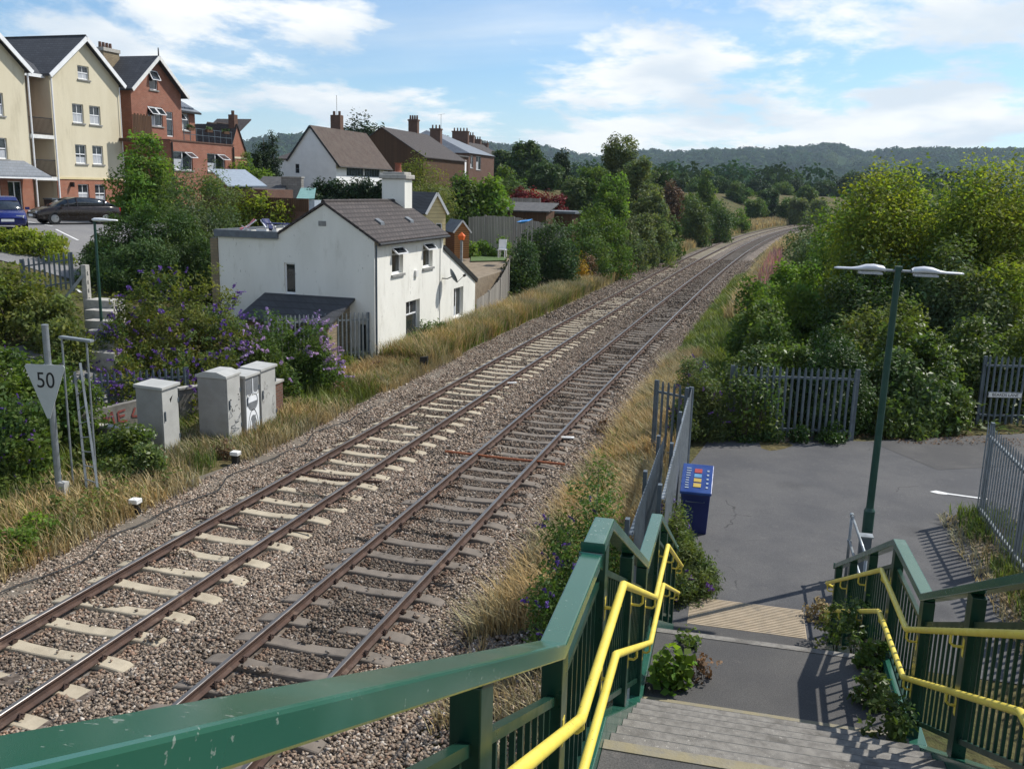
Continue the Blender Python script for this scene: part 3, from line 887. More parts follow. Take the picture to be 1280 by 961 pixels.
# tubular barrier and guard plate at the stair foot
t = thing('tube_barrier', 'galvanised two-bar tubular barrier beside the lamp post base', 'barrier', (2.05, 14.0, CP))
for y in (14.9, 13.1):
    m = MB(); m.tube([(2.05, y, CP - .05), (2.05, y, CP + 1.08)], .024, 10); m.build('post', MT['galv'], t, smooth=True)
for z in (1.06, .62):
    m = MB(); m.tube([(2.05, 14.93, CP + z), (2.05, 13.07, CP + z)], .021, 10)
    m.build('rail', MT['galv'], t, smooth=True)
for y in (14.9, 13.1):
    for z in (1.06, .62):
        m = MB(); m.tube([(2.05, y - .04, CP + z), (2.05, y + .04, CP + z)], .034, 10); m.build('fitting', MT['galv'], t)
t = thing('guard_post', 'squat galvanised box post standing right against the lamp post', 'post', (2.2, 14.35, CP))
m = MB(); m.box(2.12, 2.29, 14.28, 14.42, CP - .05, CP + .93); m.build('plate', MT['galvdark'], t, bevel=.006)
m = MB(); m.box(2.1, 2.31, 14.26, 14.44, CP + .93, CP + .95); m.build('cap', MT['galv'], t)


# ------------------------------------------------------------------ palisade fences
def palisade(label, a, b, z0, z1, mat, n=None, group='palisade fences', pitch=.155, zb=None, top=True, label_cat='fence', lean=0, skip=()):
    a = Vector((a[0], a[1], 0)); b = Vector((b[0], b[1], 0)); L = (b - a).length; d = (b - a) / L; nrm = Vector((d.y, -d.x, 0))
    za, zb_ = (z0, z0) if zb is None else (z0, zb)
    H = z1
    t = thing('palisade_fence', label, label_cat, (a.x, a.y, za), group)
    def base(s): return za + (zb_ - za) * s / L
    for zz in (H - .28, .28):
        m = MB(); m.beam((a.x, a.y, za + zz), (b.x, b.y, zb_ + zz), .012, .05); m.beam((a.x - nrm.x * .025, a.y - nrm.y * .025, za + zz + .02), (b.x - nrm.x * .025, b.y - nrm.y * .025, zb_ + zz + .02), .05, .01)
        m.build('horizontal_rail', mat, t)
    npost = max(1, round(L / 2.75))
    for i in range(npost + 1):
        p = a + d * (L * i / npost) - nrm * .07; z = base(L * i / npost)
        m = MB(); m.obox(p + Vector((0, 0, z + H / 2 - .05)), d * .05, nrm * .03, (0, 0, H / 2 + .02)); m.build('post', MT['galvdark'], t)
    cnt = int(L / pitch)
    r = random.Random(int(L * 100))
    m0 = None
    for i in range(cnt):
        if i in skip: continue
        s = (i + .5) * L / cnt; p = a + d * s + nrm * .02; z = base(s)
        m = MB(); w = .034; off = r.uniform(-.008, .008)
        u = Vector((0, 0, 1))
        def P(x, y, zz): return p + d * x + nrm * y + u * (z + zz + off)
        poly = [(-w, .0), (-w * .45, .016), (w * .45, .016), (w, 0)]
        vs = []
        for zz in (.05, H - .11): vs += [P(x, y, zz) for x, y in poly]
        vs += [P(-w * .5, .01, H), P(-.006, .016, H - .02), P(.006, .016, H - .02), P(w * .5, .01, H)]
        vs += [P(0, .012, H - .13)]
        fs = [(0, 1, 5, 4), (1, 2, 6, 5), (2, 3, 7, 6), (4, 5, 9, 8), (5, 6, 10, 9), (6, 7, 11, 10)]
        m.add(vs, fs); m.build('pale', mat, t)
    return t


palisade('galvanised palisade fence along the car park edge behind the blue bin', (-.83, 13.2), (-.85, 20.35), .4, 1.9, MT['galv'])
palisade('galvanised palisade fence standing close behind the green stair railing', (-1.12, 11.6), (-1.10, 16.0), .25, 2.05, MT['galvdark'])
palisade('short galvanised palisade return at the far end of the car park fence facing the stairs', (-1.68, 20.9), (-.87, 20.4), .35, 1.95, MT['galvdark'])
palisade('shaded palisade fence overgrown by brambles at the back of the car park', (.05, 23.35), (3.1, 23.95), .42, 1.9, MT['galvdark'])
palisade('bright galvanised palisade fence with shadow bars on the asphalt, right of the lamp post', (4.82, 18.6), (4.80, 11.4), .42, 2.0, MT['galv'])
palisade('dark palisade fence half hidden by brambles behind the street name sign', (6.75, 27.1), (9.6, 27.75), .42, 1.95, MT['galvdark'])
palisade('galvanised palisade fence meeting the corner of the white cottage', (-15.6, 28.3), (-12.95, 31.0), .3, 1.75, MT['galv'], zb=.25)
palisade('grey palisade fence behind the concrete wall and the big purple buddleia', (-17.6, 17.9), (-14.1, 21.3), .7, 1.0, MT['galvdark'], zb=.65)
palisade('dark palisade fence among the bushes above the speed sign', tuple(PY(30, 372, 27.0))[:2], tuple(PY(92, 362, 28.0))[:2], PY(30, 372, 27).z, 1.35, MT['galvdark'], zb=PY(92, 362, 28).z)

# street name sign
a = Vector((6.83, 26.98, 1.33)); d = Vector((.975, .222, 0)); nrm = Vector((.222, -.975, 0))
t = thing('street_sign', 'white street name plate reading BEARDS LANE on the shaded palisade fence', 'street sign', (6.83, 26.98, 1.25))
c = a + d * .45 + nrm * .1
m = MB(); m.obox(c, d * .46, nrm * .012, (0, 0, .078), 0); m.build('plate', MT['whitepaint'], t, bevel=.004)
m = MB()
for z in (-.07, .07): m.obox(c + nrm * .0135 + Vector((0, 0, z)), d * .452, nrm * .002, (0, 0, .005))
for x in (-.452, .452): m.obox(c + nrm * .0135 + d * x, d * .005, nrm * .002, (0, 0, .07))
m.build('border', MT['inkblack'], t)


def text(name, s, size, origin, d, nrm, mat, parent, extrude=.002, align='CENTER', stretch=1):
    cu = bpy.data.curves.new(name, 'FONT'); cu.body = s; cu.size = size; cu.extrude = extrude
    cu.align_x = align; cu.align_y = 'CENTER'; cu.materials.append(mat)
    tmp = bpy.data.objects.new(name + '_outline', cu); COL.objects.link(tmp)
    bpy.context.view_layer.update()
    me = bpy.data.meshes.new_from_object(tmp.evaluated_get(bpy.context.evaluated_depsgraph_get()))
    bpy.data.objects.remove(tmp); me.name = name
    o = bpy.data.objects.new(name, me); link(o, parent)
    u = Vector(nrm).cross(d)
    mw = Matrix((Vector(d) * stretch, u, Vector(nrm))).transposed().to_4x4()
    mw.translation = Vector(origin) - WL[parent.name]
    o.matrix_local = mw
    WL[o.name] = Vector(origin)
    return o


text('lettering', 'BEARDS LANE', .115, c + nrm * .015, d, nrm, MT['inkblack'], t)

# blue bin with a printed sloping lid
bx0, bx1, by0, by1 = -.72, -.2, 16.1, 16.8
t = thing('salt_bin', 'dark blue bin with a printed sloping lid beside the car park fence', 'bin', (-.47, 16.5, CP))
m = MB(); m.hexa([(bx0 + .03, by0 + .03, CP), (bx1 - .03, by0 + .03, CP), (bx1 - .03, by1 - .03, CP), (bx0 + .03, by1 - .03, CP), (bx0, by0, CP + .74), (bx1, by0, CP + .74), (bx1, by1, CP + 1.04), (bx0, by1, CP + 1.04)])
m.build('bin_body', MT['blue'], t, bevel=.015)
p = [Vector((bx0 - .02, by0 - .03, CP + .75)), Vector((bx1 + .02, by0 - .03, CP + .75)), Vector((bx1 + .02, by1 + .02, CP + 1.06)), Vector((bx0 - .02, by1 + .02, CP + 1.06))]
m = MB(); m.hexa(p + [q + Vector((0, 0, .05)) for q in p]); lid = m.build('lid', MT['bluelid'], t, bevel=.01)
ex = (p[1] - p[0]); ey = (p[3] - p[0]); nz = ex.cross(ey).normalized()


def onlid(u0, u1, v0, v1, mat, name='label_panel', h=.054):
    m = MB(); c = p[0] + ex * ((u0 + u1) / 2) + ey * ((v0 + v1) / 2) + nz * (h)
    m.obox(c, ex * ((u1 - u0) / 2), ey * ((v1 - v0) / 2), nz * .002); return m.build(name, mat, lid)


onlid(.40, .64, .70, .84, MT['red']); onlid(.40, .64, .54, .66, MT['sky']); onlid(.40, .64, .38, .50, MT['yell']); onlid(.40, .64, .20, .33, MT['yell'])
for k in range(5): onlid(.80, .87, .18 + k * .145, .235 + k * .145, MT['poly'])
for k in range(9): onlid(.14, .14 + .16 * rnd.uniform(.5, 1), .15 + k * .085, .18 + k * .085, MT['poly'])
m = MB(); m.tube([(bx0 + .1, by0 - .01, CP + .62), (bx0 + .1, by0 - .04, CP + .62), (bx1 - .1, by0 - .04, CP + .62), (bx1 - .1, by0 - .01, CP + .62)], .012, 6); m.build('handle', MT['galvdark'], t)

# ------------------------------------------------------------------ 50 speed sign with its ladder
sx, sy = -12.83, 14.8
t = thing('speed_sign', 'grey post with a triangular 50 speed board and a ladder-like frame', 'speed sign', (sx, sy, .0))
m = MB(); m.tube([(sx + .02, sy, -.1), (sx, sy, 3.72)], .062, 14); m.tube([(sx, sy, 3.7), (sx, sy, 3.74)], .066, 14); m.build('post', MT['galv'], t, smooth=False)
fc = Vector((sx + .0, sy - .09, 2.9)); d = Vector((.935, .355, 0)).normalized(); d = Vector((.985, .17, 0)).normalized(); nn = Vector((d.y, -d.x, 0))
tri = [(-.40, .03), (-.37, .075), (.37, .075), (.40, .03), (.03, -.99), (-.03, -.99)]
m = MB(); m.prism([fc + d * x + Vector((0, 0, z)) + nn * .01 for x, z in tri], nn * -.012); bd = m.build('sign_board', MT['signface'], t)
text('numeral', '50', .44, fc + nn * .013 + Vector((-.0, 0, -.245)), d, nn, MT['inkblack'], bd, stretch=.86)
for z in (2.55, 2.9):
    m = MB(); m.tube([(sx - .08, sy, z), (sx + .08, sy, z)], .075, 12); m.build('bracket', MT['galv'], t)
m = MB(); m.box(sx + .05, sx + .2, sy - .07, sy + .08, .35, .6); m.build('junction_box', MT['cabinet'], t)
t = thing('ladder', 'thin pale steel ladder leaning beside the triangular 50 sign', 'ladder', (sx + .6, sy + .2, 0))
l0, l1 = Vector((sx + .42, sy + .3, .15)), Vector((sx + .22, sy + .45, 2.75)); r0, r1 = Vector((sx + .82, sy + .15, .1)), Vector((sx + .40, sy + .4, 2.95))
for a, b in ((l0, l1), (r0, r1)):
    m = MB(); m.beam(a, b, .045, .02); m.build('stile', MT['galv'], t)
for k in range(9):
    f = .06 + k * .108; m = MB(); m.tube([l0.lerp(l1, f), r0.lerp(r1, f)], .011, 6); m.build('rung', MT['galv'], t)
t = thing('sign_frame', 'small pale steel hoop frame sticking up behind the triangular 50 sign', 'frame', (sx, sy + .5, 0))
m = MB(); m.tube([(sx - .15, sy + .6, .2), (sx - .15, sy + .6, 3.38)], .02, 8); m.build('leg', MT['galv'], t)
m = MB(); m.tube([(sx + .42, sy + .6, .2), (sx + .42, sy + .6, 3.38)], .02, 8); m.build('leg', MT['galv'], t)
m = MB(); m.beam((sx - .17, sy + .6, 3.4), (sx + .55, sy + .6, 3.36), .12, .045); m.build('crossbar', MT['galv'], t)


# ------------------------------------------------------------------ relay cabinets
def cabinet(label, x0, x1, y0, y1, z0, h, roof, details):
    t = thing('relay_cabinet', label, 'cabinet', ((x0 + x1) / 2, (y0 + y1) / 2, z0), 'trackside relay cabinets')
    m = MB(); m.box(x0, x1, y0, y1, z0 - .15, z0 + h); m.build('body', [MT['cabinetside']], t, bevel=.008)
    m = MB(); m.box(x1, x1 + .022, y0 + .02, y1 - .02, z0 + .08, z0 + h - .03); dr = m.build('door', MT['cabinet'], t, bevel=.004)
    m = MB(); e = .035
    if roof == 'flat':
        m.hexa([(x0 - e, y0 - e, z0 + h), (x1 + e + .03, y0 - e, z0 + h - .03), (x1 + e + .03, y1 + e, z0 + h - .03), (x0 - e, y1 + e, z0 + h),
                (x0 - e, y0 - e, z0 + h + .07), (x1 + e + .03, y0 - e, z0 + h + .035), (x1 + e + .03, y1 + e, z0 + h + .035), (x0 - e, y1 + e, z0 + h + .07)])
    else:
        c = (x0 + x1) / 2; pts = [(x0 - e, z0 + h - .02), (x1 + e, z0 + h - .02), (x1 + e, z0 + h + .04), (c + .16, z0 + h + .13), (c - .16, z0 + h + .13), (x0 - e, z0 + h + .04)]
        m.prism([(x, y0 - e, z) for x, z in pts], (0, y1 - y0 + 2 * e, 0))
    m.build('cabinet_roof', MT['cabinet'], t, bevel=.005)
    m = MB(); m.box(x1 + .022, x1 + .05, y0 + .07, y0 + .10, z0 + h * .55, z0 + h * .68); m.build('handle', MT['galvdark'], dr)
    for z in (.25, .75):
        m = MB(); m.box(x1 + .02, x1 + .036, y1 - .04, y1 - .005, z0 + h * z, z0 + h * z + .1); m.build('hinge', MT['galvdark'], dr)
    if details: details(dr, x1 + .0235, y0, y1, z0, h)
    return t


def strokes(name, parent, mat, x, paths, w):
    m = MB()
    for p in paths:
        for a, b in zip(p, p[1:]):
            m.beam((x, a[0], a[1]), (x, b[0], b[1]), .003, w, up=(1, 0, 0)) if False else m.beam((x, a[0], a[1]), (x, b[0], b[1]), w, .004, up=(1, 0, 0))
    return m.build(name, mat, parent)


def arc(cy, cz, ry, rz, a0, a1, n=14):
    return [(cy + ry * math.cos(math.radians(a0 + (a1 - a0) * i / n)), cz + rz * math.sin(math.radians(a0 + (a1 - a0) * i / n))) for i in range(n + 1)]


def det1(dr, x, y0, y1, z0, h):
    m = MB(); m.prism([(x, y0 + .3, z0 + h * .83), (x, y0 + .42, z0 + h * .87), (x, y0 + .33, z0 + h * .78)], (.004, 0, 0)); m.build('warning_triangle', MT['inkblack'], dr)


def det2(dr, x, y0, y1, z0, h):
    r = random.Random(4); ps = []
    for k in range(5):
        cy = y0 + .1 + .45 * r.random(); cz = z0 + .35 + .62 * k / 5
        ps.append([(cy + r.uniform(-.14, .14), cz + r.uniform(-.1, .1)) for _ in range(5)])
    ps.append(arc(y0 + .3, z0 + .2, .18, .05, 0, 330)); ps.append([(y0 + .1, z0 + .36), (y0 + .5, z0 + .42), (y0 + .12, z0 + .52), (y0 + .5, z0 + .62)])
    strokes('graffiti', dr, MT['inkgrey'], x, ps, .018)
    m = MB()
    for k in range(16):
        y = y0 + .06 + .5 * r.random(); z = z0 + .9 + .4 * r.random(); s = r.uniform(.008, .02); m.box(x, x + .003, y - s, y + s, z - s, z + s)
    m.build('graffiti', MT['inkblack'], dr)


def det3(dr, x, y0, y1, z0, h):
    w = y1 - y0; cy = (y0 + y1) / 2
    m = MB(); m.box(x, x + .003, y0 + .04, y1 - .04, z0 + .1, z0 + h * .68); m.build('graffiti', MT['inkwhite'], dr)
    m = MB(); m.box(x, x + .003, y0 + .04, y1 - .04, z0 + h * .72, z0 + h * .96); m.build('graffiti', MT['inkgrey'], dr)
    m = MB(); m.prism([(x + .0035, cy + .22 * math.cos(a), z0 + .98 + .2 * math.sin(a)) for a in [math.pi * (1 + i / 12) for i in range(13)]], (.003, 0, 0)); m.build('graffiti', MT['inkgrey'], dr)
    m = MB(); m.prism([(x + .0035, cy - .04, z0 + .14), (x + .0035, cy + .09, z0 + .14), (x + .0035, cy + .12, z0 + .62), (x + .0035, cy - .09, z0 + .6)], (.003, 0, 0)); m.build('graffiti', MT['inkgrey'], dr)
    strokes('graffiti', dr, MT['inkgrey'], x + .005, [arc(cy, z0 + .98, .24, .22, 0, 360, 24), [(cy - .02, z0 + 1.2), (cy - .02, z0 + h * .95)], arc(cy, z0 + .1, .27, .68, 10, 170, 18), arc(cy, z0 + .1, .2, .52, 20, 160, 18)], .026)
    strokes('graffiti', dr, MT['inkwhite'], x + .006, [[(cy + .02, z0 + h * .7), (cy + .02, z0 + h * .95)], arc(cy - .15, z0 + h * .72, .1, .07, 180, 360), arc(cy + .16, z0 + h * .74, .1, .06, 180, 360)], .03)


def det4(dr, x, y0, y1, z0, h):
    r = random.Random(8); ps = []
    for k in range(9):
        y = y0 + .08 + r.random() * (y1 - y0 - .2); z = z0 + .3 + r.random() * 1.0
        ps.append(arc(y, z, r.uniform(.03, .09), r.uniform(.05, .14), r.uniform(0, 90), r.uniform(180, 400), 8))
    strokes('graffiti', dr, MT['cabinetside'], x, ps, .014)


cabinet('grey cabinet standing alone behind the low concrete wall', -13.25, -12.6, 17.95, 18.6, .12, 1.72, 'flat', det1)
cabinet('grey cabinet with black scribbles and a shallow gabled top', -12.55, -11.78, 19.35, 19.98, .1, 1.78, 'gable', det2)
cabinet('grey cabinet with white and grey graffiti, middle of the row of three', -12.2, -11.72, 20.08, 20.78, .1, 1.66, 'flat', det3)
cabinet('pale cabinet with faded scribbles next to the brick pier', -12.2, -11.70, 20.82, 21.62, .1, 1.70, 'flat', det4)

t = thing('brick_pier', 'short mossy red brick pier beside the row of cabinets', 'pier', (-12.15, 22.4, .1))
m = MB(); m.box(-12.5, -12.0, 22.1, 22.6, 0, 1.15); m.build('brickwork', MT['brickold'], t)
m = MB(); m.box(-12.53, -11.97, 22.07, 22.63, 1.15, 1.21); m.build('coping', MT['concrete'], t)

# low concrete walls round the cabinet base
wl = thing('concrete_wall', 'low weathered concrete retaining wall sprayed with red graffiti beside the lone cabinet', 'wall', (-13.6, 18.0, .1))
a = Vector((-14.9, 18.6, 0)); b = Vector((-12.95, 17.45, 0))
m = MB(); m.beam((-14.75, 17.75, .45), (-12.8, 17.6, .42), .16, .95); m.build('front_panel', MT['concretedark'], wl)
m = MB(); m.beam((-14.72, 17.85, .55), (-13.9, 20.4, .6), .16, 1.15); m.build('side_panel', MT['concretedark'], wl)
m = MB(); m.beam((-14.75, 17.75, .94), (-12.8, 17.6, .91), .2, .05); m.build('coping', MT['concrete'], wl)
dd = (Vector((-13.9, 20.4, 0)) - Vector((-14.72, 17.85, 0))).normalized(); nn = Vector((dd.y, -dd.x, 0))
m = MB()
q = Vector((-14.55, 18.35, 0)) + nn * .084
for p in ([(0, .72), (.05, 1.0), (.15, .8), (.25, 1.02), (.3, .72)], [(.62, 1.0), (.42, .98), (.44, .72), (.66, .72)], [(.43, .86), (.6, .87)], [(.9, 1.0), (.8, .8), (1.1, .75)], [(1.2, 1.02), (1.5, .7)], [(1.2, .74), (1.5, 1.0)]):
    m = MB()
    for u, v in zip(p, p[1:]): m.beam(q + dd * u[0] + Vector((0, 0, u[1])), q + dd * v[0] + Vector((0, 0, v[1])), .05, .004, up=nn)
    m.build('graffiti', MT['inkred'], wl)
wl = thing('concrete_wall', 'dark stained concrete wall running behind the scribbled cabinets', 'wall', (-13.4, 20.6, .1))
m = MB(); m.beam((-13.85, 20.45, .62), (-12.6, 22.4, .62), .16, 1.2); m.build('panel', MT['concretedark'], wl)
m = MB(); m.beam((-13.85, 20.45, 1.24), (-12.6, 22.4, 1.24), .22, .05); m.build('coping', MT['concrete'], wl)

# small white-capped marker posts, black stub, crossing bar, cable
for x, y, lab in ((-11.2, 14.95, 'small black marker with a white cap near the foot of the speed sign'), (-11.08, 18.5, 'small black marker with a white cap in front of the scribbled cabinet')):
    t = thing('track_marker', lab, 'marker', (x, y, 0), 'white-capped trackside markers')
    m = MB(); m.box(x - .07, x + .07, y - .07, y + .07, -.1, .3); m.build('stem', MT['black'], t)
    m = MB(); m.box(x - .1, x + .1, y - .09, y + .09, .27, .36); m.build('cap', MT['whitepaint'], t, bevel=.01)
    m = MB(); m.box(x - .14, x + .14, y - .14, y + .14, -.1, .04); m.build('foot', MT['concrete'], t)
t = thing('track_marker', 'black square stub post in the grass below the white cottage', 'marker', (-10.66, 30.5, 0))
m = MB(); m.hexa([(-10.8, 30.44, 0), (-10.52, 30.44, 0), (-10.52, 30.56, 0), (-10.8, 30.56, 0), (-10.78, 30.44, .56), (-10.5, 30.44, .6), (-10.5, 30.56, .6), (-10.78, 30.56, .56)]); m.build('post', MT['black'], t)
m = MB(); m.box(-10.83, -10.47, 30.4, 30.6, -.1, .1); m.build('foot', MT['concrete'], t)
s0 = s_of_y(PZ(630, 572, .05).y)
x0, y0 = TP(s0, HB - 1.6); x1, y1 = TP(s0, HB + 1.45)
m = MB(); m.tube([(x0, y0, .075), ((x0 + x1) / 2, (y0 + y1) / 2, .06), (x1, y1, .07)], .03, 8)
tag(m.build('crossing_pipe', MT['rust'], loc=(x0, y0, .07)), 'orange rusty pipe lying across under the stair-side track', 'pipe')
for sy_, lab in ((15.0, 'rusty tie bar lying beside the sandy sleepers near the speed sign'), (18.2, 'rusty tie bar lying between the sandy sleepers near the scribbled cabinet')):
    s0 = s_of_y(sy_); x0, y0 = TP(s0, -HB - 1.15); x1, y1 = TP(s0 + .1, -HB + 1.25)
    m = MB(); m.tube([(x0, y0, .055), ((x0 + x1) / 2, (y0 + y1) / 2, .0), (x1, y1, .05)], .026, 6)
    tag(m.build('tie_bar', MT['rail_rust'], loc=(x0, y0, .05)), lab, 'tie bar', 'rusty tie bars')
pts = []
for s in np.arange(s_of_y(9), s_of_y(25), .35):
    x, y = TP(s, -3.62 + .12 * math.sin(s * 1.7) + .08 * math.sin(s * 3.1)); pts.append((x, y, .055 + .015 * math.sin(s * 5)))
m = MB(); m.tube(pts, .013, 6); tag(m.build('trackside_cable', MT['black'], loc=pts[0]), 'black cable lying along the edge of the ballast on the cabinet side', 'cable')
for (px, py_), lab, rz in (((637, 478), 'white board lying flat between the two tracks', .5), ((706, 546), 'pale board lying flat beside the right-hand rail', .2)):
    p = PZ(px, py_, .04); c, sn = math.cos(rz), math.sin(rz)
    m = MB(); m.obox((p.x, p.y, .03), (.25 * c, .25 * sn, 0), (-.08 * sn, .08 * c, 0), (0, 0, .012)); m.obox((p.x, p.y, .045), (.18 * c, .18 * sn, .004), (-.03 * sn, .03 * c, 0), (0, 0, .006))
    tag(m.build('loose_board', MT['whitepaint'], loc=(p.x, p.y, .04)), lab, 'board')

# left side: street lamp, concrete post, steps, path
p = PY(118, 276, 24.1)
t = thing('lamp_post', 'slim green lamp post with a single white head between the bushes on the left', 'lamp post', (p.x, p.y, G(p.x, p.y)))
m = MB(); m.tube([(p.x - .02, p.y, .3), (p.x - .01, p.y, 1.6), (p.x, p.y, 1.65), (p.x, p.y, p.z)], [.07, .07, .045, .038], 12); m.build('shaft', MT['lightpost'], t)
m = MB()
vs = []; fs = []
for i, (d_, w, h) in enumerate(((-.06, .05, .05), (.0, .08, .09), (.25, .1, .1), (.5, .085, .06), (.78, .05, .04))):
    for k in range(8):
        a_ = k * math.pi / 4; vs.append((p.x + d_, p.y + math.cos(a_) * w, p.z + .03 + math.sin(a_) * h * .6))
for i in range(4):
    for k in range(8): fs.append((i * 8 + k, i * 8 + (k + 1) % 8, i * 8 + 8 + (k + 1) % 8, i * 8 + 8 + k))
fs += [tuple(range(8)), tuple(range(32, 40))]
m.add(vs, fs); m.build('lamp_head', MT['white'], t, smooth=True)
p = PY(106, 331, 25.5); q = PY(112, 392, 25.5)
t = thing('concrete_post', 'tall notched concrete fence post with a steel strut beside the slim lamp post', 'post', (p.x, p.y, q.z - 1))
m = MB(); m.box(p.x - .09, p.x + .09, p.y - .09, p.y + .09, q.z - 1.4, p.z); m.build('post', MT['concrete'], t)
for k in range(6):
    m = MB(); m.box(p.x + .09, p.x + .12, p.y - .03, p.y + .03, p.z - .3 - k * .28, p.z - .2 - k * .28); m.build('notch', MT['concrete'], t)
a = PY(103, 345, 25.4); b = PY(70, 387, 25.0)
m = MB(); m.beam(a, b, .05, .09); m.build('strut', MT['galv'], t)
t = thing('garden_steps', 'flight of pale concrete steps between the slim lamp post and the bushes', 'steps', (-18.6, 23.5, .6))
for k in range(6):
    c = PY(126, 440 - k * 13, 22.5 + k * .55)
    m = MB(); m.box(c.x - .5, c.x + .5, c.y - .1, c.y + .5, c.z - .8, c.z); m.build('step', MT['concrete'], t)
pth = [PZ(150, 452, 1.0), PZ(190, 462, .9), PZ(175, 425, 1.15), PZ(135, 425, 1.25)]
S_, T_ = np.meshgrid(np.linspace(0, 1, 12), np.linspace(0, 1, 12), indexing='ij')
bx = -20.5 + 5.5 * S_; by = 19.5 + 5 * T_ + (S_ * 1.0); bz = ground(bx, by) + .04
ii = np.arange(144).reshape(12, 12); F = np.stack([ii[:-1, :-1], ii[1:, :-1], ii[1:, 1:], ii[:-1, 1:]], -1).reshape(-1, 4)
tag(np_mesh('footpath', np.stack([bx, by, bz], -1).reshape(-1, 3), F, MT['street']), kind='structure')

# ------------------------------------------------------------------ building kit
class Frame:
    """wall plane: s runs along heading hd, n points out of the wall"""
    def __init__(f, ox, oy, hd):
        t = math.radians(hd); f.o = Vector((ox, oy, 0)); f.d = Vector((math.sin(t), math.cos(t), 0)); f.n = Vector((math.cos(t), -math.sin(t), 0))

    def p(f, s, z, n=0): return f.o + f.d * s + f.n * n + Vector((0, 0, z))

    def box(f, mb, s0, s1, z0, z1, n0, n1, mi=0):
        return mb.hexa([f.p(s0, z0, n0), f.p(s1, z0, n0), f.p(s1, z0, n1), f.p(s0, z0, n1), f.p(s0, z1, n0), f.p(s1, z1, n0), f.p(s1, z1, n1), f.p(s0, z1, n1)], mi)

    def shift(f, s, n):
        g = Frame(0, 0, 0); g.o = f.o + f.d * s + f.n * n; g.d, g.n = f.d, f.n; return g

    def left(f, s):     # frame of the wall turning back from s (its outside looks towards -d)
        g = Frame(0, 0, 0); g.o = f.o + f.d * s; g.d = f.n * 1.0; g.n = f.d * -1.0; return g

    def right(f, s):
        g = Frame(0, 0, 0); g.o = f.o + f.d * s; g.d = f.n * -1.0; g.n = f.d * 1.0; return g


def wall(mb, F, top, zb, openings=(), depth=.13, mi=0):
    xs = sorted(set([p[0] for p in top] + [o[0] for o in openings] + [o[1] for o in openings]))
    tz = lambda s: float(np.interp(s, [p[0] for p in top], [p[1] for p in top]))
    for a, b in zip(xs, xs[1:]):
        if b - a < 1e-5: continue
        cuts = sorted([(o[2], o[3]) for o in openings if o[0] <= a + 1e-6 and o[1] >= b - 1e-6])
        z = zb
        for c0, c1 in cuts:
            if c0 > z + 1e-4: mb.quad(F.p(a, z), F.p(b, z), F.p(b, c0), F.p(a, c0), mi)
            z = c1
        mb.quad(F.p(a, z), F.p(b, z), F.p(b, tz(b)), F.p(a, tz(a)), mi)
    for s0, s1, z0, z1 in openings:
        for (a, b) in (((s0, z0), (s1, z0)), ((s1, z0), (s1, z1)), ((s1, z1), (s0, z1)), ((s0, z1), (s0, z0))):
            mb.quad(F.p(*a), F.p(*b), F.p(*b, -depth), F.p(*a, -depth), mi)


def window(F, s0, s1, z0, z1, parent, style='sash', depth=.09, sill=True, frame='white', bar=.055, name='window', pane='glass', sillmat='sill'):
    m = MB(); n0, n1 = -depth - .05, -depth
    F.box(m, s0, s0 + bar, z0, z1, n0, n1); F.box(m, s1 - bar, s1, z0, z1, n0, n1)
    F.box(m, s0 + bar, s1 - bar, z1 - bar, z1, n0, n1); F.box(m, s0 + bar, s1 - bar, z0, z0 + bar * 1.3, n0, n1)
    mid = (s0 + s1) / 2; zc = (z0 + z1) / 2
    if style in ('sash', 'sash1'):
        F.box(m, s0 + bar, s1 - bar, zc - .03, zc + .03, n0, n1 + .01)
        if style == 'sash': F.box(m, mid - .018, mid + .018, z0 + bar, z1 - bar, n0 + .01, n1 - .008)
    if style in ('two', 'door2'): F.box(m, mid - .035, mid + .035, z0 + bar, z1 - bar, n0, n1 - .003)
    if style == 'top': F.box(m, s0 + bar, s1 - bar, z1 - (z1 - z0) * .3 - .03, z1 - (z1 - z0) * .3 + .03, n0, n1 - .003)
    if style == 'toptwo':
        zt = z1 - (z1 - z0) * .33; F.box(m, s0 + bar, s1 - bar, zt - .03, zt + .03, n0, n1 - .003); F.box(m, mid - .025, mid + .025, zt, z1 - bar, n0, n1 - .005)
    if style == 'strip':
        k = max(2, int((s1 - s0) / .62))
        for i in range(1, k): x = s0 + (s1 - s0) * i / k; F.box(m, x - .03, x + .03, z0 + bar, z1 - bar, n0, n1 - .003)
    w = m.build(name, MT[frame], parent)
    g = MB(); F.box(g, s0 + .02, s1 - .02, z0 + .02, z1 - .02, n0 + .012, n0 + .03); g.build('pane', MT[pane], w)
    if style in ('sash', 'two', 'door2') and pane == 'glass':
        g = MB(); k = (z1 - z0) * rnd.uniform(.35, .6)
        F.box(g, s0 + .06, mid - .04 if style != 'sash' else s1 - .06, z0 + .06, z0 + k, n0 + .03, n0 + .033); g.build('curtain', MT['curtain'], w)
    if sill:
        q = MB(); F.box(q, s0 - .08, s1 + .08, z0 - .09, z0 - .003, -.1, .07); q.build('sill', MT[sillmat], w)
    return w


def hopper(F, s0, s1, z0, z1, parent, out=.35, depth=.02):
    """open top-hung sash swung outwards"""
    m = MB(); p = [F.p(s0, z1, -depth), F.p(s1, z1, -depth), F.p(s1, z0 + .1, out), F.p(s0, z0 + .1, out)]
    nz = (p[1] - p[0]).cross(p[3] - p[0]).normalized() * .035
    def bar(a, b): m.beam(a, b, .05, .05)
    for a, b in zip(p, p[1:] + p[:1]): bar(a, b)
    o = m.build('open_sash', MT['white'], parent)
    g = MB(); g.add([q for q in p] + [q + nz * .3 for q in p], [(0, 1, 2, 3), (7, 6, 5, 4)]); g.build('pane', MT['glass'], o)


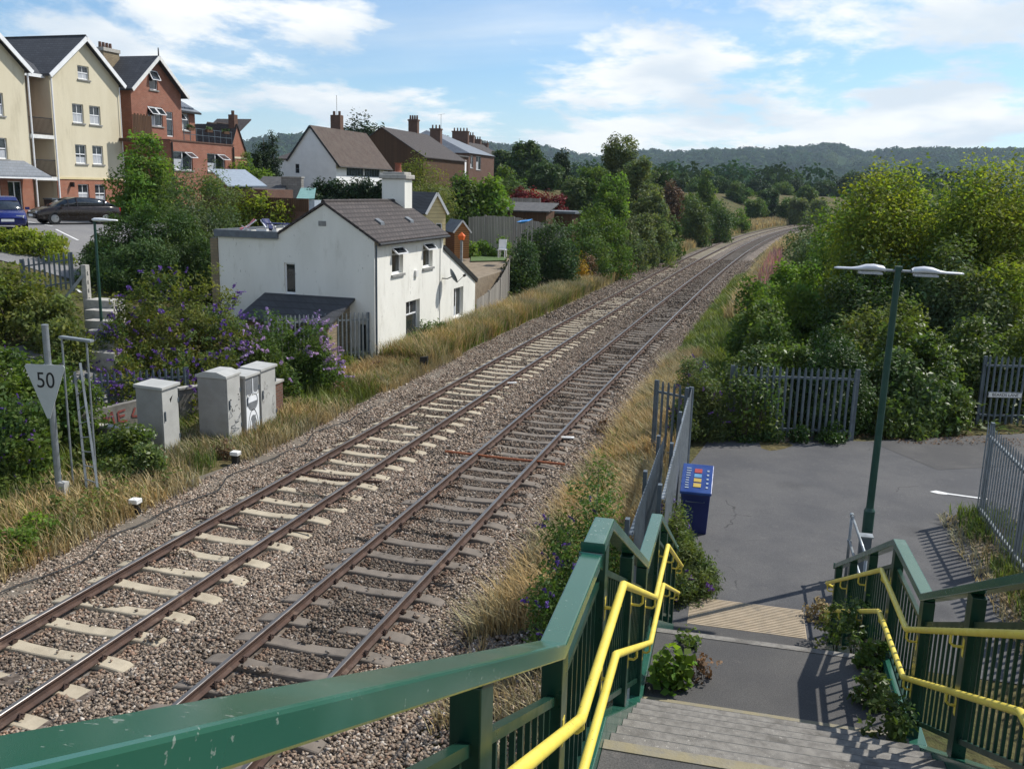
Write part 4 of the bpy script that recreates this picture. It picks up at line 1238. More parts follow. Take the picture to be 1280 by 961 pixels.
def slab(mb, a, b, c, d, th, mi=0):   # roof plane a-b eave, c-d ridge (d above a); thickness straight up
    t = Vector((0, 0, th)); a, b, c, d = map(Vector, (a, b, c, d))
    return mb.hexa([a, b, c, d, a + t, b + t, c + t, d + t], mi)


# ------------------------------------------------------------------ cottage
F0 = Frame(-12.75, 31.1, 2.5); FG = Frame(-12.75, 31.1, 92.5)
def CO(u, v, z): return FG.p(u, z) + F0.d * v
ct = thing('cottage', 'white rendered cottage with brown tiled roof standing right beside the railway', 'house', (-14.7, 34.6, .2))
m = MB()
ow = [(1.55, 2.62, 3.2, 4.25), (4.68, 5.76, 3.22, 4.24), (2.9, 4.35, .35, 2.02), (8.42, 9.7, .68, 2.03)]
wall(m, F0, [(0, 4.52), (7.0, 4.52), (7.0001, 3.86), (11.4, 2.1)], -.3, ow, .2)
og = [(-3.66, -3.2, 2.45, 3.6), (-.62, -.3, .5, 1.5)]
wall(m, FG, [(-6.43, 4.62), (-3.88, 4.62), (-1.97, 5.76), (0, 4.52)], -.3, og, .16)
FB = Frame(*(CO(0, 7.0, 0)[:2]), 92.5)
wall(m, FB, [(-6.43, 4.62), (-3.88, 4.62), (-1.97, 5.76), (0, 4.52)], -.3)
FL = Frame(*(CO(-6.43, 0, 0)[:2]), 2.5); wall(m, FL, [(0, 4.62), (7.0, 4.62)], -.3)
FE = Frame(*(CO(0, 11.4, 0)[:2]), 92.5); wall(m, FE, [(-4, 2.1), (0, 2.1)], -.3)
FW = Frame(*(CO(-4, 7, 0)[:2]), 2.5); wall(m, FW, [(0, 3.86), (4.4, 2.1)], -.3)
m.build('wall', MT['render'], ct)
m = MB()
slab(m, CO(.2, -.08, 4.44), CO(.2, 7.12, 4.44), CO(-1.97, 7.12, 5.80), CO(-1.97, -.08, 5.80), .09)
slab(m, CO(-3.95, 7.12, 4.58), CO(-3.95, -.08, 4.58), CO(-1.97, -.08, 5.797), CO(-1.97, 7.12, 5.797), .085)
r_ = m.build('roof', MT['tilegrey'], ct)
m = MB()
for k in range(16):
    v = -.08 + k * .45; m.tube([CO(-1.97, v, 5.86), CO(-1.97, min(v + .44, 7.1), 5.868)], .085, 8)
m.build('ridge_tile', MT['tilegrey'], r_)
for u, v in ((-.75, 1.9), (-.75, 4.8)):
    m = MB(); z = 5.80 + (u + 1.97) * (-.627) + .11; m.hexa([CO(u - .12, v, z + .05), CO(u + .16, v, z - .13), CO(u + .16, v + .34, z - .13), CO(u - .12, v + .34, z + .05), CO(u - .1, v, z + .12), CO(u + .14, v, z - .02), CO(u + .14, v + .34, z - .02), CO(u - .1, v + .34, z + .12)])
    m.build('roof_vent', MT['lead'], r_)
m = MB(); m.tube([CO(.25, -.1, 4.42), CO(.25, 7.1, 4.42)], .055, 8); m.build('gutter', MT['black'], ct)
m = MB(); slab(m, CO(-4.1, 7.003, 3.9), CO(.06, 7.003, 3.9), CO(.06, 11.55, 2.08), CO(-4.1, 11.55, 2.08), .10); m.build('roof', MT['slate'], ct)
m = MB(); m.beam(CO(.02, 7.05, 3.95), CO(.02, 11.6, 2.13), .09, .2); m.build('verge', MT['black'], ct)
# flat roof wing
m = MB(); slab(m, CO(-6.45, -.02, 4.5), CO(-3.9, -.02, 4.5), CO(-3.9, 6.98, 4.5), CO(-6.45, 6.98, 4.5), .04); fr = m.build('flat_roof', MT['felt'], ct)
m = MB()
for a, b in ((CO(-6.5, -.06, 4.6), CO(-3.85, -.06, 4.6)), (CO(-6.5, -.06, 4.6), CO(-6.5, 7, 4.6))): m.beam(a, b, .12, .26)
m.build('fascia', MT['lead'], ct)
# chimney
m = MB(); c = CO(-1.97, 6.6, 0); e = FG.d; f_ = F0.d
m.obox(c + Vector((0, 0, 6.0)), e * .52, f_ * .4, (0, 0, .95)); ch = m.build('chimney', MT['render'], ct)
m = MB(); m.obox(c + Vector((0, 0, 6.86)), e * .62, f_ * .5, (0, 0, .09)); m.obox(c + Vector((0, 0, 7.0)), e * .5, f_ * .38, (0, 0, .06)); m.build('chimney_cap', MT['concrete'], ch, bevel=.03)
m = MB(); m.tube([c + Vector((.05, 0, 7.04)), c + Vector((.05, 0, 7.12)), c + Vector((.05, 0, 7.4)), c + Vector((.05, 0, 7.44))], [.17, .14, .13, .17], 12); m.build('chimney_pot', MT['terracotta'], ch)
m = MB(); m.obox(c + Vector((0, 0, 5.35)), e * .58, f_ * .46, (0, 0, .16)); m.build('flashing', MT['lead'], ch)
# windows
for (s0, s1, z0, z1), st in zip(ow, ('top', 'top', 'toptwo', 'two')):
    w = window(F0, s0, s1, z0, z1, ct, st, .14, sill=z0 > .5, sillmat='sill' if z0 > 1 else 'whitepaint')
    if z0 > 3: hopper(F0, s0 + .04, s1 - .04, z1 - .36, z1 - .04, w, .22)
window(FG, *og[0], ct, 'plain', .08, sill=False, pane='glass'); window(FG, *og[1], ct, 'plain', .1, sill=False, frame='galvdark')
m = MB(); m.tube([CO(.03, .1, 4.4), CO(.03, .1, .1)], .035, 8); m.build('drainpipe', MT['galvdark'], ct)
# porch on the shaded gable
pt = MB(); FP = Frame(*(CO(0, -1.75, 0)[:2]), 92.5)
wall(pt, FP, [(-4.3, 1.72), (-1.0, 1.72)], -.2, [(-2.6, -1.7, 0, 1.55)], .1)
FPs = Frame(*(CO(-1.0, -1.75, 0)[:2]), 2.5); wall(pt, FPs, [(0, 1.72), (1.75, 2.3)], -.2)
FPl = Frame(*(CO(-4.3, -1.75, 0)[:2]), 2.5); wall(pt, FPl, [(0, 1.72), (1.75, 2.3)], -.2)
po = pt.build('porch', MT['brickbuff'], ct)
m = MB(); slab(m, CO(-4.5, -2.0, 1.66), CO(-.78, -2.0, 1.66), CO(-.78, -.003, 2.36), CO(-4.5, -.003, 2.36), .09); m.build('porch_roof', MT['slate'], po)
FPd = FP; m = MB(); FP.box(m, -2.6, -1.7, 0, 1.55, -.16, -.1); m.build('door', MT['greendark'], po)
# satellite dish
m = MB(); b0 = F0.p(6.9, 2.62, 0); c = F0.p(7.0, 2.75, .5)
nd = Vector((.72, .5, .42)).normalized(); ex = nd.cross(Vector((0, 0, 1))).normalized(); ey = ex.cross(nd)
vs = [c - nd * .1]; K = 20
for rr_ in (.5, 1): vs += [c + (ex * math.cos(2 * math.pi * k / K) * .3 + ey * math.sin(2 * math.pi * k / K) * .34) * rr_ - nd * (.1 * (1 - rr_ * rr_)) for k in range(K)]
fs = [(0, 1 + k, 1 + (k + 1) % K) for k in range(K)] + [(1 + k, 1 + K + k, 1 + K + (k + 1) % K, 1 + (k + 1) % K) for k in range(K)]
m.add(vs, fs); sd = m.build('satellite_dish', MT['galvdark'], ct, smooth=True)
md = sd.modifiers.new('t', 'SOLIDIFY'); md.thickness = .012
m = MB(); m.tube([b0, b0 + F0.n * .25, c - nd * .1], .022, 8); m.tube([c - ey * .33, c - ey * .2 + nd * .42], .012, 6); m.obox(c - ey * .2 + nd * .44, ex * .03, ey * .05, nd * .06); m.build('dish_arm', MT['black'], sd)
m = MB(); m.tube([F0.p(.35, 4.42, .03), F0.p(3.6, 4.36, .03), F0.p(6.95, 4.42, .03)], .012, 5); m.tube([F0.p(6.6, 4.4, .02), F0.p(6.6, .3, .02)], .012, 5); m.build('cable', MT['lead'], ct)
m = MB(); F0.box(m, 3.75, 3.98, 2.95, 3.2, .003, .09); m.build('vent_box', MT['whitepaint'], ct)
m = MB(); FG.box(m, -2.2, -1.9, 5.0, 5.18, .003, .02); m.build('air_brick', MT['sill'], ct)
# quoin of buff stone on the far left corner
m = MB(); m.beam(CO(-6.6, .15, -.2), CO(-6.6, .15, 4.4), .3, .4); m.build('stone_corner', MT['brickbuff'], ct)

# things lying on the flat roof
def deckchair(p, label, cush, rz):
    t = thing('deck_chair', label, 'deck chair', p, 'chairs on the flat roof')
    c_, s_ = math.cos(rz), math.sin(rz)
    def L(x, y, z): return Vector(p) + Vector((x * c_ - y * s_, x * s_ + y * c_, z)) * .68
    m = MB()
    for y in (-.25, .25):
        m.beam(L(-.5, y, .05), L(.45, y, .75), .04, .04); m.beam(L(.4, y, .02), L(-.3, y, .42), .04, .04)
    m.beam(L(.45, -.25, .75), L(.45, .25, .75), .04, .04); m.beam(L(-.5, -.25, .05), L(-.5, .25, .05), .04, .04)
    m.build('frame', MT['white'], t)
    m = MB(); m.quad(L(-.4, -.23, .2), L(-.4, .23, .2), L(.05, .23, .34), L(.05, -.23, .34)); m.quad(L(.05, -.23, .34), L(.05, .23, .34), L(.43, .23, .78), L(.43, -.23, .78))
    o = m.build('cushion', MT[cush], t); md = o.modifiers.new('t', 'SOLIDIFY'); md.thickness = .06


deckchair(CO(-5.9, 1.2, 4.545), 'white framed deck chair with a pink cushion on the flat roof', 'pink', .6)
deckchair(CO(-5.2, 1.6, 4.545), 'white framed deck chair with a navy cushion on the flat roof', 'navy', 2.6)
t = thing('roof_table', 'small white table with navy cover on the flat roof', 'table', CO(-4.6, 1.3, 4.545))
m = MB(); m.obox(CO(-4.6, 1.3, 4.96), e * .4, f_ * .25, (0, 0, .02)); m.build('table_top', MT['navy'], t)
for a in (-.35, .35):
    for b in (-.2, .2):
        m = MB(); m.obox(CO(-4.6 + a, 1.3 + b, 4.74), (.02, 0, 0), (0, .02, 0), (0, 0, .2)); m.build('leg', MT['white'], t)
for u, lab in ((-4.85, 'white planter trough on the flat roof beside the navy table'), (-4.3, 'small white pot on the flat roof nearest the gable')):
    w_ = .22 if u < -4.5 else .09
    t = thing('planter', lab, 'planter', CO(u, .55, 4.545)); m = MB(); m.obox(CO(u, .55, 4.66), e * w_, f_ * .09, (0, 0, .12)); m.build('pot', MT['whitepaint'], t, bevel=.01)
    m = MB(); m.obox(CO(u, .55, 4.782), e * (w_ - .02), f_ * .07, (0, 0, .006)); m.build('soil', MT['soil'], t)

# ------------------------------------------------------------------ apartment block
FA = Frame(-42, 50, 3.5)
ap = thing('apartment_building', 'cream rendered apartment block on a red brick ground floor with two steep gables', 'apartment building', (-46, 50, 4.1))
gz = 4.15
m = MB(); mbk = MB()
og = [(2.9, 3.9, 12.66, 13.5), (2.21, 3.18, 9.92, 11.1), (3.7, 4.7, 9.92, 11.1), (2.22, 3.2, 7.38, 8.58), (3.73, 4.71, 7.38, 8.58)]
wall(m, FA, [(.43, 12.66), (3.5, 15.1), (6.6, 12.66)], 6.42, og)
ogb = [(2.22, 3.2, 4.9, 6.08), (3.73, 4.73, 4.9, 6.08)]
wall(mbk, FA, [(.43, 6.42), (6.6, 6.42)], gz - .6, ogb)
olw = [(-4.3, -3.15, 9.9, 11.18), (-4.3, -3.15, 7.45, 8.65)]
wall(m, FA, [(-7.3, 12.66), (-4.35, 15.0), (-1.42, 12.66)], 6.42, olw)
wall(mbk, FA, [(-7.3, 6.42), (-1.42, 6.42)], gz - .6, [(-3.36, -2.32, 4.25, 6.2), (-4.9, -3.86, 4.25, 6.2)])
for s_, side in ((6.6, 'r'), (-7.3, 'l')):
    Fs = FA.right(s_) if side == 'r' else FA.left(s_)
    a, b = ((0, 10) if side == 'r' else (-10, 0))
    wall(m, Fs, [(a, 12.66), (b, 12.66)], 6.42); wall(mbk, Fs, [(a, 6.42), (b, 6.42)], gz - .6)
for (a, b, c) in ((.43, 3.5, 6.6), (-7.3, -4.35, -1.42)):
    Fk = FA.shift(0, -10); wall(m, Fk, [(a, 12.66), (b, 15.0), (c, 12.66)], gz - .6)
# recess with balconies
Fr1 = FA.left(.43); wall(m, Fr1, [(-2.2, 12.66), (0, 12.66)], gz - .6)
Fr2 = FA.right(-1.42); wall(mbk, Fr2, [(0, 12.66), (2.2, 12.66)], gz - .6)
Fb = FA.shift(0, -2.2); wall(m, Fb, [(-1.42, 12.66), (.43, 12.66)], gz - .6)
m.build('wall', MT['cream'], ap); mbk.build('ground_floor_wall', MT['brickorange'], ap)
m = MB(); FA.box(m, .38, 6.64, 6.38, 6.5, .004, .05); m.build('string_course', MT['yellowrender'], ap)
for q in og + ogb: window(FA, *q, ap, 'sash', .1)
for q in olw: window(FA, *q, ap, 'sash', .1)
window(FA, -3.36, -2.32, 4.25, 6.2, ap, 'door2', .08, False, name='french_door'); window(FA, -4.9, -3.86, 4.25, 6.2, ap, 'door2', .08, False, name='french_door')
for z in (9.0, 6.5):
    m = MB(); FA.box(m, -1.4, .42, z - .22, z, -2.15, .1); bl = m.build('balcony', MT['whitepaint'], ap)
    m = MB(); FA.box(m, -1.38, .4, z + .98, z + 1.03, .02, .07); FA.box(m, -1.38, .4, z + .06, z + .1, .02, .07)
    for k in range(19): FA.box(m, -1.36 + k * .096, -1.345 + k * .096, z + .1, z + .98, .035, .055)
    m.build('balustrade', MT['black'], bl)
for z in (4.2, 6.55, 9.05): window(Fb, -1.1, -.2, z, z + 2.05, ap, 'plain', -.02, False, name='balcony_door')
for (a, b, c, zc) in ((.2, 3.5, 6.85, 15.2), (-7.55, -4.35, -1.15, 15.1)):
    m = MB(); ze = 12.66 - .14
    slab(m, FA.p(a, ze, .35), FA.p(a, ze, -10.2), FA.p(b, zc, -10.2), FA.p(b, zc, .35), .14); slab(m, FA.p(c, ze, -10.2), FA.p(c, ze, .35), FA.p(b, zc - .003, .35), FA.p(b, zc - .003, -10.2), .14)
    r_ = m.build('roof', MT['slate'], ap)
    m = MB()
    for e_ in (a, c): m.beam(FA.p(e_, ze + .02, .38), FA.p(b, zc - .01, .38), .05, .26)
    m.build('bargeboard', MT['white'], r_)
    m = MB(); m.tube([FA.p(b, zc + .15, .3), FA.p(b, zc + .15, -10.2)], .07, 6); m.build('ridge_tile', MT['slate'], r_)
m = MB(); slab(m, FA.p(-2.0, 12.5, -.3), FA.p(1.0, 12.5, -.3), FA.p(1.0, 14.6, -4.2), FA.p(-2.0, 14.6, -4.2), .12); rr_ = m.build('roof', MT['slate'], ap)
m = MB(); FA.box(m, -1.4, .42, 12.4, 12.6, -.34, -.22); m.build('fascia', MT['white'], ap)
m = MB(); FA.box(m, -.9, -.35, 13.25, 13.3, -1.8, -1.2); slab(m, FA.p(-.95, 12.98, -1.0), FA.p(-.35, 12.98, -1.0), FA.p(-.35, 13.4, -1.75), FA.p(-.95, 13.4, -1.75), .16); m.build('rooflight', MT['poly'], rr_)
for s_, r__ in ((-1.3, .055), (.52, .055), (6.52, .03)):
    m = MB(); m.tube([FA.p(s_, 12.5, .1), FA.p(s_, gz - .2, .1)], r__, 8); m.build('drainpipe', MT['white'], ap)
# slate canopy over the french doors
m = MB(); slab(m, FA.p(-7.3, 6.42, 1.3), FA.p(-1.3, 6.42, 1.3), FA.p(-2.0, 7.3, .0), FA.p(-7.3, 7.3, .0), .1); m.build('canopy', MT['slatelight'], ap)
m = MB(); FA.box(m, -7.3, -1.3, 6.36, 6.44, 1.28, 1.36); m.build('gutter', MT['white'], ap)
m = MB(); FA.box(m, 1.55, 1.62, 5.9, 6.2, .004, .3); m.build('wall_lamp', MT['black'], ap)

# bins / bicycle clutter at the recess
p = FA.p(-.9, G(-42, 49.2), .8)
t = thing('wheelie_bin', 'black wheeled bin in the dark recess under the balconies', 'bin', p)
m = MB(); m.hexa([p + Vector((-.25, -.3, .05)), p + Vector((.25, -.3, .05)), p + Vector((.25, .3, .05)), p + Vector((-.25, .3, .05)), p + Vector((-.3, -.36, .95)), p + Vector((.3, -.36, .95)), p + Vector((.3, .36, .95)), p + Vector((-.3, .36, .95))]); m.build('bin_body', MT['black'], t)
m = MB(); m.obox(p + Vector((0, 0, 1.0)), (.33, 0, 0), (0, .39, 0), (0, 0, .04)); m.build('lid', MT['galvdark'], t)
for s_ in (-1, 1):
    m = MB(); m.tube([p + Vector((-.2, .3 * s_, .1)), p + Vector((-.2, .36 * s_, .1))], .1, 12); m.build('wheel', MT['tyre'], t)

# ------------------------------------------------------------------ red brick house with terrace
bh = thing('brick_house', 'tall red brick house with a steep gable, solar panels and a flat roofed terrace', 'house', (-45, 61, 5))
FBk = Frame(-42, 50, 3.5)
m = MB(); gz = 4.6
ob = [(9.74, 10.63, 12.72, 14.06), (9.4, 11.0, 10.24, 11.58), (11.41, 12.14, 9.6, 11.36)]
wall(m, FBk, [(7.74, 12.7), (10.39, 14.9), (13.2, 12.7)], gz, ob)
FR = FBk.shift(0, -.6); o2 = [(13.5, 14.9, 10.2, 11.45)]
wall(m, FR, [(13.2, 11.65), (15.6, 11.65)], gz, o2)
wall(m, FBk.left(7.74), [(-9, 12.7), (0, 12.7)], gz); wall(m, FR.right(15.6), [(0, 11.65), (2, 12.6), (8.4, 11.65)], gz)
wall(m, FBk.shift(0, -9), [(7.74, 12.7), (10.39, 14.9), (13.2, 12.7)], gz)
m.build('wall', MT['brick'], bh)
m = MB(); TB, TE = 8.8, 16.4; FT = FBk.shift(0, 2.2); of = [(9.1, 11.25, 7.2, 8.5), (13.0, 15.25, 7.2, 8.5)]
wall(m, FT, [(TB, 9.2), (TE, 9.2)], gz, of); wall(m, FT.left(TB), [(-2.2, 9.2), (0, 9.2)], gz); wall(m, FT.right(TE), [(0, 9.2), (6, 9.2)], gz)
tr = m.build('terrace_wall', MT['brick'], bh)
m = MB(); FT.box(m, TB - .05, TE + .05, 9.2, 9.28, -2.19, .06); m.build('terrace_coping', MT['brickold'], bh)
m = MB(); slab(m, FBk.p(7.4, 12.42, .45), FBk.p(7.4, 12.42, -9), FBk.p(10.39, 14.95, -9), FBk.p(10.39, 14.95, .45), .12); slab(m, FBk.p(13.55, 12.42, -9), FBk.p(13.55, 12.42, .45), FBk.p(10.39, 14.947, .45), FBk.p(10.39, 14.947, -9), .12)
r_ = m.build('roof', MT['slate'], bh)
m = MB()
for e_ in (7.4, 13.55): m.beam(FBk.p(e_, 12.46, .48), FBk.p(10.39, 14.95, .48), .05, .24)
m.build('bargeboard', MT['whitepaint'], r_)
m = MB(); m.tube([FBk.p(10.39, 14.95, .4), FBk.p(10.39, 15.55, .4), FBk.p(10.39, 15.62, .4)], [.05, .04, .01], 8); m.build('finial', MT['black'], r_)
m = MB(); slab(m, FBk.p(13.1, 11.55, -.3), FBk.p(15.9, 11.55, -.3), FBk.p(15.4, 13.1, -3.4), FBk.p(13.1, 13.1, -3.4), .1); slab(m, FBk.p(15.9, 11.55, -.3), FBk.p(15.9, 11.55, -8), FBk.p(15.4, 13.1, -7), FBk.p(15.4, 13.1, -3.4), .1); r2 = m.build('roof', MT['slatelight'], bh)
for k in range(4):
    m = MB(); a = 13.25 + k * .56
    slab(m, FBk.p(a, 11.78, -.55), FBk.p(a + .5, 11.78, -.55), FBk.p(a + .5, 12.85, -2.7), FBk.p(a, 12.85, -2.7), .14); m.build('solar_panel', MT['solar'], r2)
m = MB(); FR.box(m, 13.1, 15.9, 11.46, 11.6, .28, .4); m.build('gutter', MT['black'], bh)
w = window(FBk, *ob[0], bh, 'plain', .08); hopper(FBk, ob[0][0], ob[0][1], 13.3, 14.0, w, .3)
w = window(FBk, *ob[1], bh, 'two', .08); hopper(FBk, 9.45, 10.15, 10.95, 11.5, w, .4); hopper(FBk, 10.25, 10.95, 10.95, 11.5, w, .4)
window(FBk, *ob[2], bh, 'top', .06, False, name='glazed_door'); w = window(FR, *o2[0], bh, 'two', .08); hopper(FR, 13.55, 14.15, 10.85, 11.4, w, .35)
for q in of:
    w = window(FT, *q, bh, 'two', .1); hopper(FT, q[0] + 1.3, q[1] - .05, q[2] + .8, q[3] - .05, w, .5)
m = MB()
for z in (9.75, 10.2): m.beam(FT.p(10.5, z, -.1), FT.p(TE, z, -.1), .03, .04)
for k in range(9): FT.box(m, 10.5 + k * .73, 10.54 + k * .73, 9.28, 10.2, -.12, -.08)
m.build('terrace_railing', MT['galvdark'], bh)
m = MB()
for k in range(12): FT.box(m, 6.3 + k * .16, 6.44 + k * .16, 9.3 - .9, 10.75 + .1 * (k % 2), -1.0, -.96)
m.build('screen_fence', MT['timberbrown'], bh)
m = MB(); FT.box(m, 6.3, TB, 9.0, 9.2, -2.19, -.9); m.build('terrace_deck', MT['timberbrown'], bh)
for s_ in (TE - .1, TB + .1):
    m = MB(); m.tube([FT.p(s_, 9.1, .08), FT.p(s_, 5.2, .08)], .06, 8); m.build('drainpipe', MT['black'], bh)
m = MB(); c = FBk.p(9.3, 12.7, -3.2)
m.obox(c, FBk.d * .8, FBk.n * .5, (0, 0, 2.6)); ch = m.build('chimney', MT['brickbuff'], bh)
m = MB(); m.obox(c + Vector((0, 0, 2.62)), FBk.d * .85, FBk.n * .58, (0, 0, .12)); m.build('chimney_cap', MT['concrete'], ch)
for k in range(4):
    m = MB(); q = c + FBk.d * (-.5 + k * .34) + Vector((0, 0, 2.7)); m.tube([q, q + Vector((0, 0, .45))], .12, 10, r2=.1); m.build('chimney_pot', MT['brickold'], ch)
# planters on the terrace edge
for k, (s_, lab) in enumerate(((11.2, 'planter of green herbs hanging on the terrace rail nearest the glazed door'), (13.4, 'planter of green herbs hanging in the middle of the terrace rail'), (15.5, 'planter of green herbs hanging at the far corner of the terrace rail'))):
    p = FT.p(s_, 10.12, -.02); t = thing('planter', lab, 'planter', p, 'planters on the terrace rail')
    m = MB(); m.obox(p, FT.d * .35, FT.n * .1, (0, 0, .1)); m.build('trough', MT['timberbrown'], t)
    m = MB(); r = random.Random(k)
    for _ in range(60):
        q = p + FT.d * r.uniform(-.38, .38) + FT.n * r.uniform(-.14, .14) + Vector((0, 0, r.uniform(.08, .3))); a = Vector((r.uniform(-1, 1), r.uniform(-1, 1), r.uniform(-1, 1))) * .09; b = Vector((r.uniform(-1, 1), r.uniform(-1, 1), r.uniform(-1, 1))) * .06
        m.quad(q - a, q - b, q + a, q + b)
    m.build('herbs', MT['lawn'], t)

# house with a sharp brick gable beyond the terrace
Fh = Frame(-46, 50, 3.5)
t = thing('brick_house', 'red brick gabled house with one tall chimney seen just beyond the terrace', 'house', (-46, 76, 6))
m = MB(); wall(m, Fh, [(25.1, 8.6), (26.5, 11.35), (28.0, 8.6)], 4.5); wall(m, Fh.left(25.1), [(-8, 8.6), (0, 8.6)], 4.5); m.build('wall', MT['brickorange'], t)
m = MB(); Fh.box(m, 25.1, 28.0, 8.5, 8.66, .004, .06); m.build('string_course', MT['cream'], t)
m = MB(); slab(m, Fh.p(25.0, 8.5, .1), Fh.p(25.0, 8.5, -8), Fh.p(26.5, 11.4, -8), Fh.p(26.5, 11.4, .1), .1); slab(m, Fh.p(28.1, 8.5, -8), Fh.p(28.1, 8.5, .1), Fh.p(26.5, 11.397, .1), Fh.p(26.5, 11.397, -8), .1); m.build('roof', MT['tilegrey'], t)
m = MB(); Fh.box(m, 26.3, 26.85, 10.8, 12.3, -.7, -.1); ch = m.build('chimney', MT['brickold'], t)
m = MB(); q = Fh.p(26.57, 12.3, -.4); m.tube([q, q + Vector((0, 0, .35))], .14, 10); m.build('chimney_pot', MT['brickold'], ch)
t = thing('terraced_house', 'grey roofed house row peeping between the terrace and the brick gable', 'house', (-52, 92, 6))
a = PY(250, 170, 95); b = PY(290, 172, 95); Fh = Frame(a.x, a.y, 90); w_ = b.x - a.x
m = MB(); wall(m, Fh, [(0, a.z - .3), (w_, a.z - .3)], 5); m.build('wall', MT['brickold'], t)
m = MB(); slab(m, Fh.p(-.2, a.z - .4, .3), Fh.p(w_ + .2, a.z - .4, .3), Fh.p(w_ + .2, a.z + 2.0, -4), Fh.p(-.2, a.z + 2.0, -4), .14); m.build('roof', MT['tilegrey'], t)
for k in (.3, .62):
    m = MB(); slab(m, Fh.p(w_ * k - 1.0, a.z - .1, .35), Fh.p(w_ * k, a.z + 1.4, .35), Fh.p(w_ * k, a.z + 1.4, -3), Fh.p(w_ * k - 1.0, a.z - .1, -3), .1); m.build('dormer', MT['tilewarm'], t)

# ------------------------------------------------------------------ white house
wh = thing('white_house', 'white rendered house with a big brown tiled roof and a long strip of windows', 'house', (-42, 90, 6))
FWh = Frame(-38.82, 85.1, 92); FWr = Frame(-38.82, 85.1, 2)
m = MB(); ow = [(-4.42, -3.98, 7.44, 8.33)]
wall(m, FWh, [(-5.15, 8.75), (-2.7, 11.9), (0, 8.55)], 4.5, ow); wall(m, FWh, [(-6.6, 8.72), (-5.15, 8.72)], 4.5)
osd = [(2.3, 6.3, 7.3, 8.36), (6.5, 10.4, 7.3, 8.36)]
wall(m, FWr, [(0, 8.55), (11.5, 8.55)], 4.5, osd); wall(m, FWh.shift(0, -12.6), [(-5.15, 8.75), (-2.7, 11.9), (0, 8.55)], 4.5)
m.build('wall', MT['renderwhite'], wh)
window(FWh, *ow[0], wh, 'sash1', .06, False, frame='galvdark')
for q in osd: window(FWr, *q, wh, 'strip', .06, False, frame='galvdark')
m = MB(); slab(m, FWh.p(.45, 8.1, .1), FWh.p(.45, 8.1, -12.9), FWh.p(-2.7, 11.92, -12.9), FWh.p(-2.7, 11.92, .1), .12); slab(m, FWh.p(-5.3, 8.6, -12.9), FWh.p(-5.3, 8.6, .1), FWh.p(-2.7, 11.917, .1), FWh.p(-2.7, 11.917, -12.9), .12)
r_ = m.build('roof', MT['tilewarm'], wh)
m = MB()
m.beam(FWh.p(.45, 8.1, .13), FWh.p(-2.7, 11.95, .13), .05, .18); m.beam(FWh.p(-5.3, 8.6, .13), FWh.p(-2.7, 11.95, .13), .05, .18); m.build('bargeboard', MT['black'], r_)
m = MB(); m.tube([FWr.p(-.1, 8.12, .5), FWr.p(12.8, 8.12, .5)], .06, 6); m.build('gutter', MT['black'], wh)
m = MB(); slab(m, FWh.p(-6.7, 8.7, .1), FWh.p(-5.1, 8.7, .1), FWh.p(-5.1, 9.6, -4), FWh.p(-6.7, 9.6, -4), .1); m.build('roof', MT['tilegrey'], wh)
m = MB(); q = FWh.p(-2.7, 11.9, -7); m.obox(q + Vector((-.6, 0, .7)), (.55, 0, 0), (0, .4, 0), (0, 0, .9)); ch = m.build('chimney', MT['brickold'], wh)
m = MB()
for x in (-.9, -.3): m.tube([q + Vector((x, 0, 1.55)), q + Vector((x, 0, 2.0))], .14, 8)
m.build('chimney_pot', MT['brickold'], ch)
m = MB(); m.tube([q + Vector((-.6, 0, 1.6)), q + Vector((-.6, 0, 3.6))], .02, 6); m.build('aerial', MT['black'], ch)

# ------------------------------------------------------------------ dark brown gable, hipped villa and terrace row behind
def gabled(name, label, Y, apexpx, lpx, rpx, depth, wallm, roofm, zb, side_open=(), group=None, hd=92):
    A, L_, R_ = PY(*apexpx, Y), PY(*lpx, Y), PY(*rpx, Y)
    t = thing(name, label, 'house', (A.x, Y, zb), group)
    Fg = Frame(A.x, Y, hd); sl = (L_.x - A.x); sr = (R_.x - A.x)
    m = MB(); wall(m, Fg, [(sl, L_.z), (0, A.z), (sr, R_.z)], zb); wall(m, Fg.right(sr), [(0, R_.z), (depth, R_.z)], zb, side_open); wall(m, Fg.left(sl), [(-depth, L_.z), (0, L_.z)], zb)
    m.build('wall', MT[wallm], t)
    m = MB(); k = .25; zr = R_.z - k * (A.z - R_.z) / sr; zl = L_.z - k * (A.z - L_.z) / -sl
    slab(m, Fg.p(sr + k, zr, .15), Fg.p(sr + k, zr, -depth), Fg.p(0, A.z, -depth), Fg.p(0, A.z, .15), .13); slab(m, Fg.p(sl - k, zl, -depth), Fg.p(sl - k, zl, .15), Fg.p(0, A.z - .003, .15), Fg.p(0, A.z - .003, -depth), .13)
    r_ = m.build('roof', MT[roofm], t)
    for q in side_open: window(Fg.right(sr), *q, t, 'two', .08)
    return t, Fg, A, sl, sr, R_


def stack(t, c, wx, wy, h, pots, mat='brickold'):
    m = MB(); m.obox(c + Vector((0, 0, h / 2)), (wx / 2, 0, 0), (0, wy / 2, 0), (0, 0, h / 2)); m.obox(c + Vector((0, 0, h - .12)), (wx / 2 + .08, 0, 0), (0, wy / 2 + .08, 0), (0, 0, .1)); ch = m.build('chimney', MT[mat], t)
    for k in range(pots):
        q = c + Vector(((k - (pots - 1) / 2) * wx / max(1, pots) * (1 if wx >= wy else 0), (k - (pots - 1) / 2) * wy / max(1, pots) * (1 if wy > wx else 0), h)); m = MB(); m.tube([q, q + Vector((0, 0, .55))], .15, 8, r2=.12); m.build('chimney_pot', MT['brickold'], ch)
    return ch


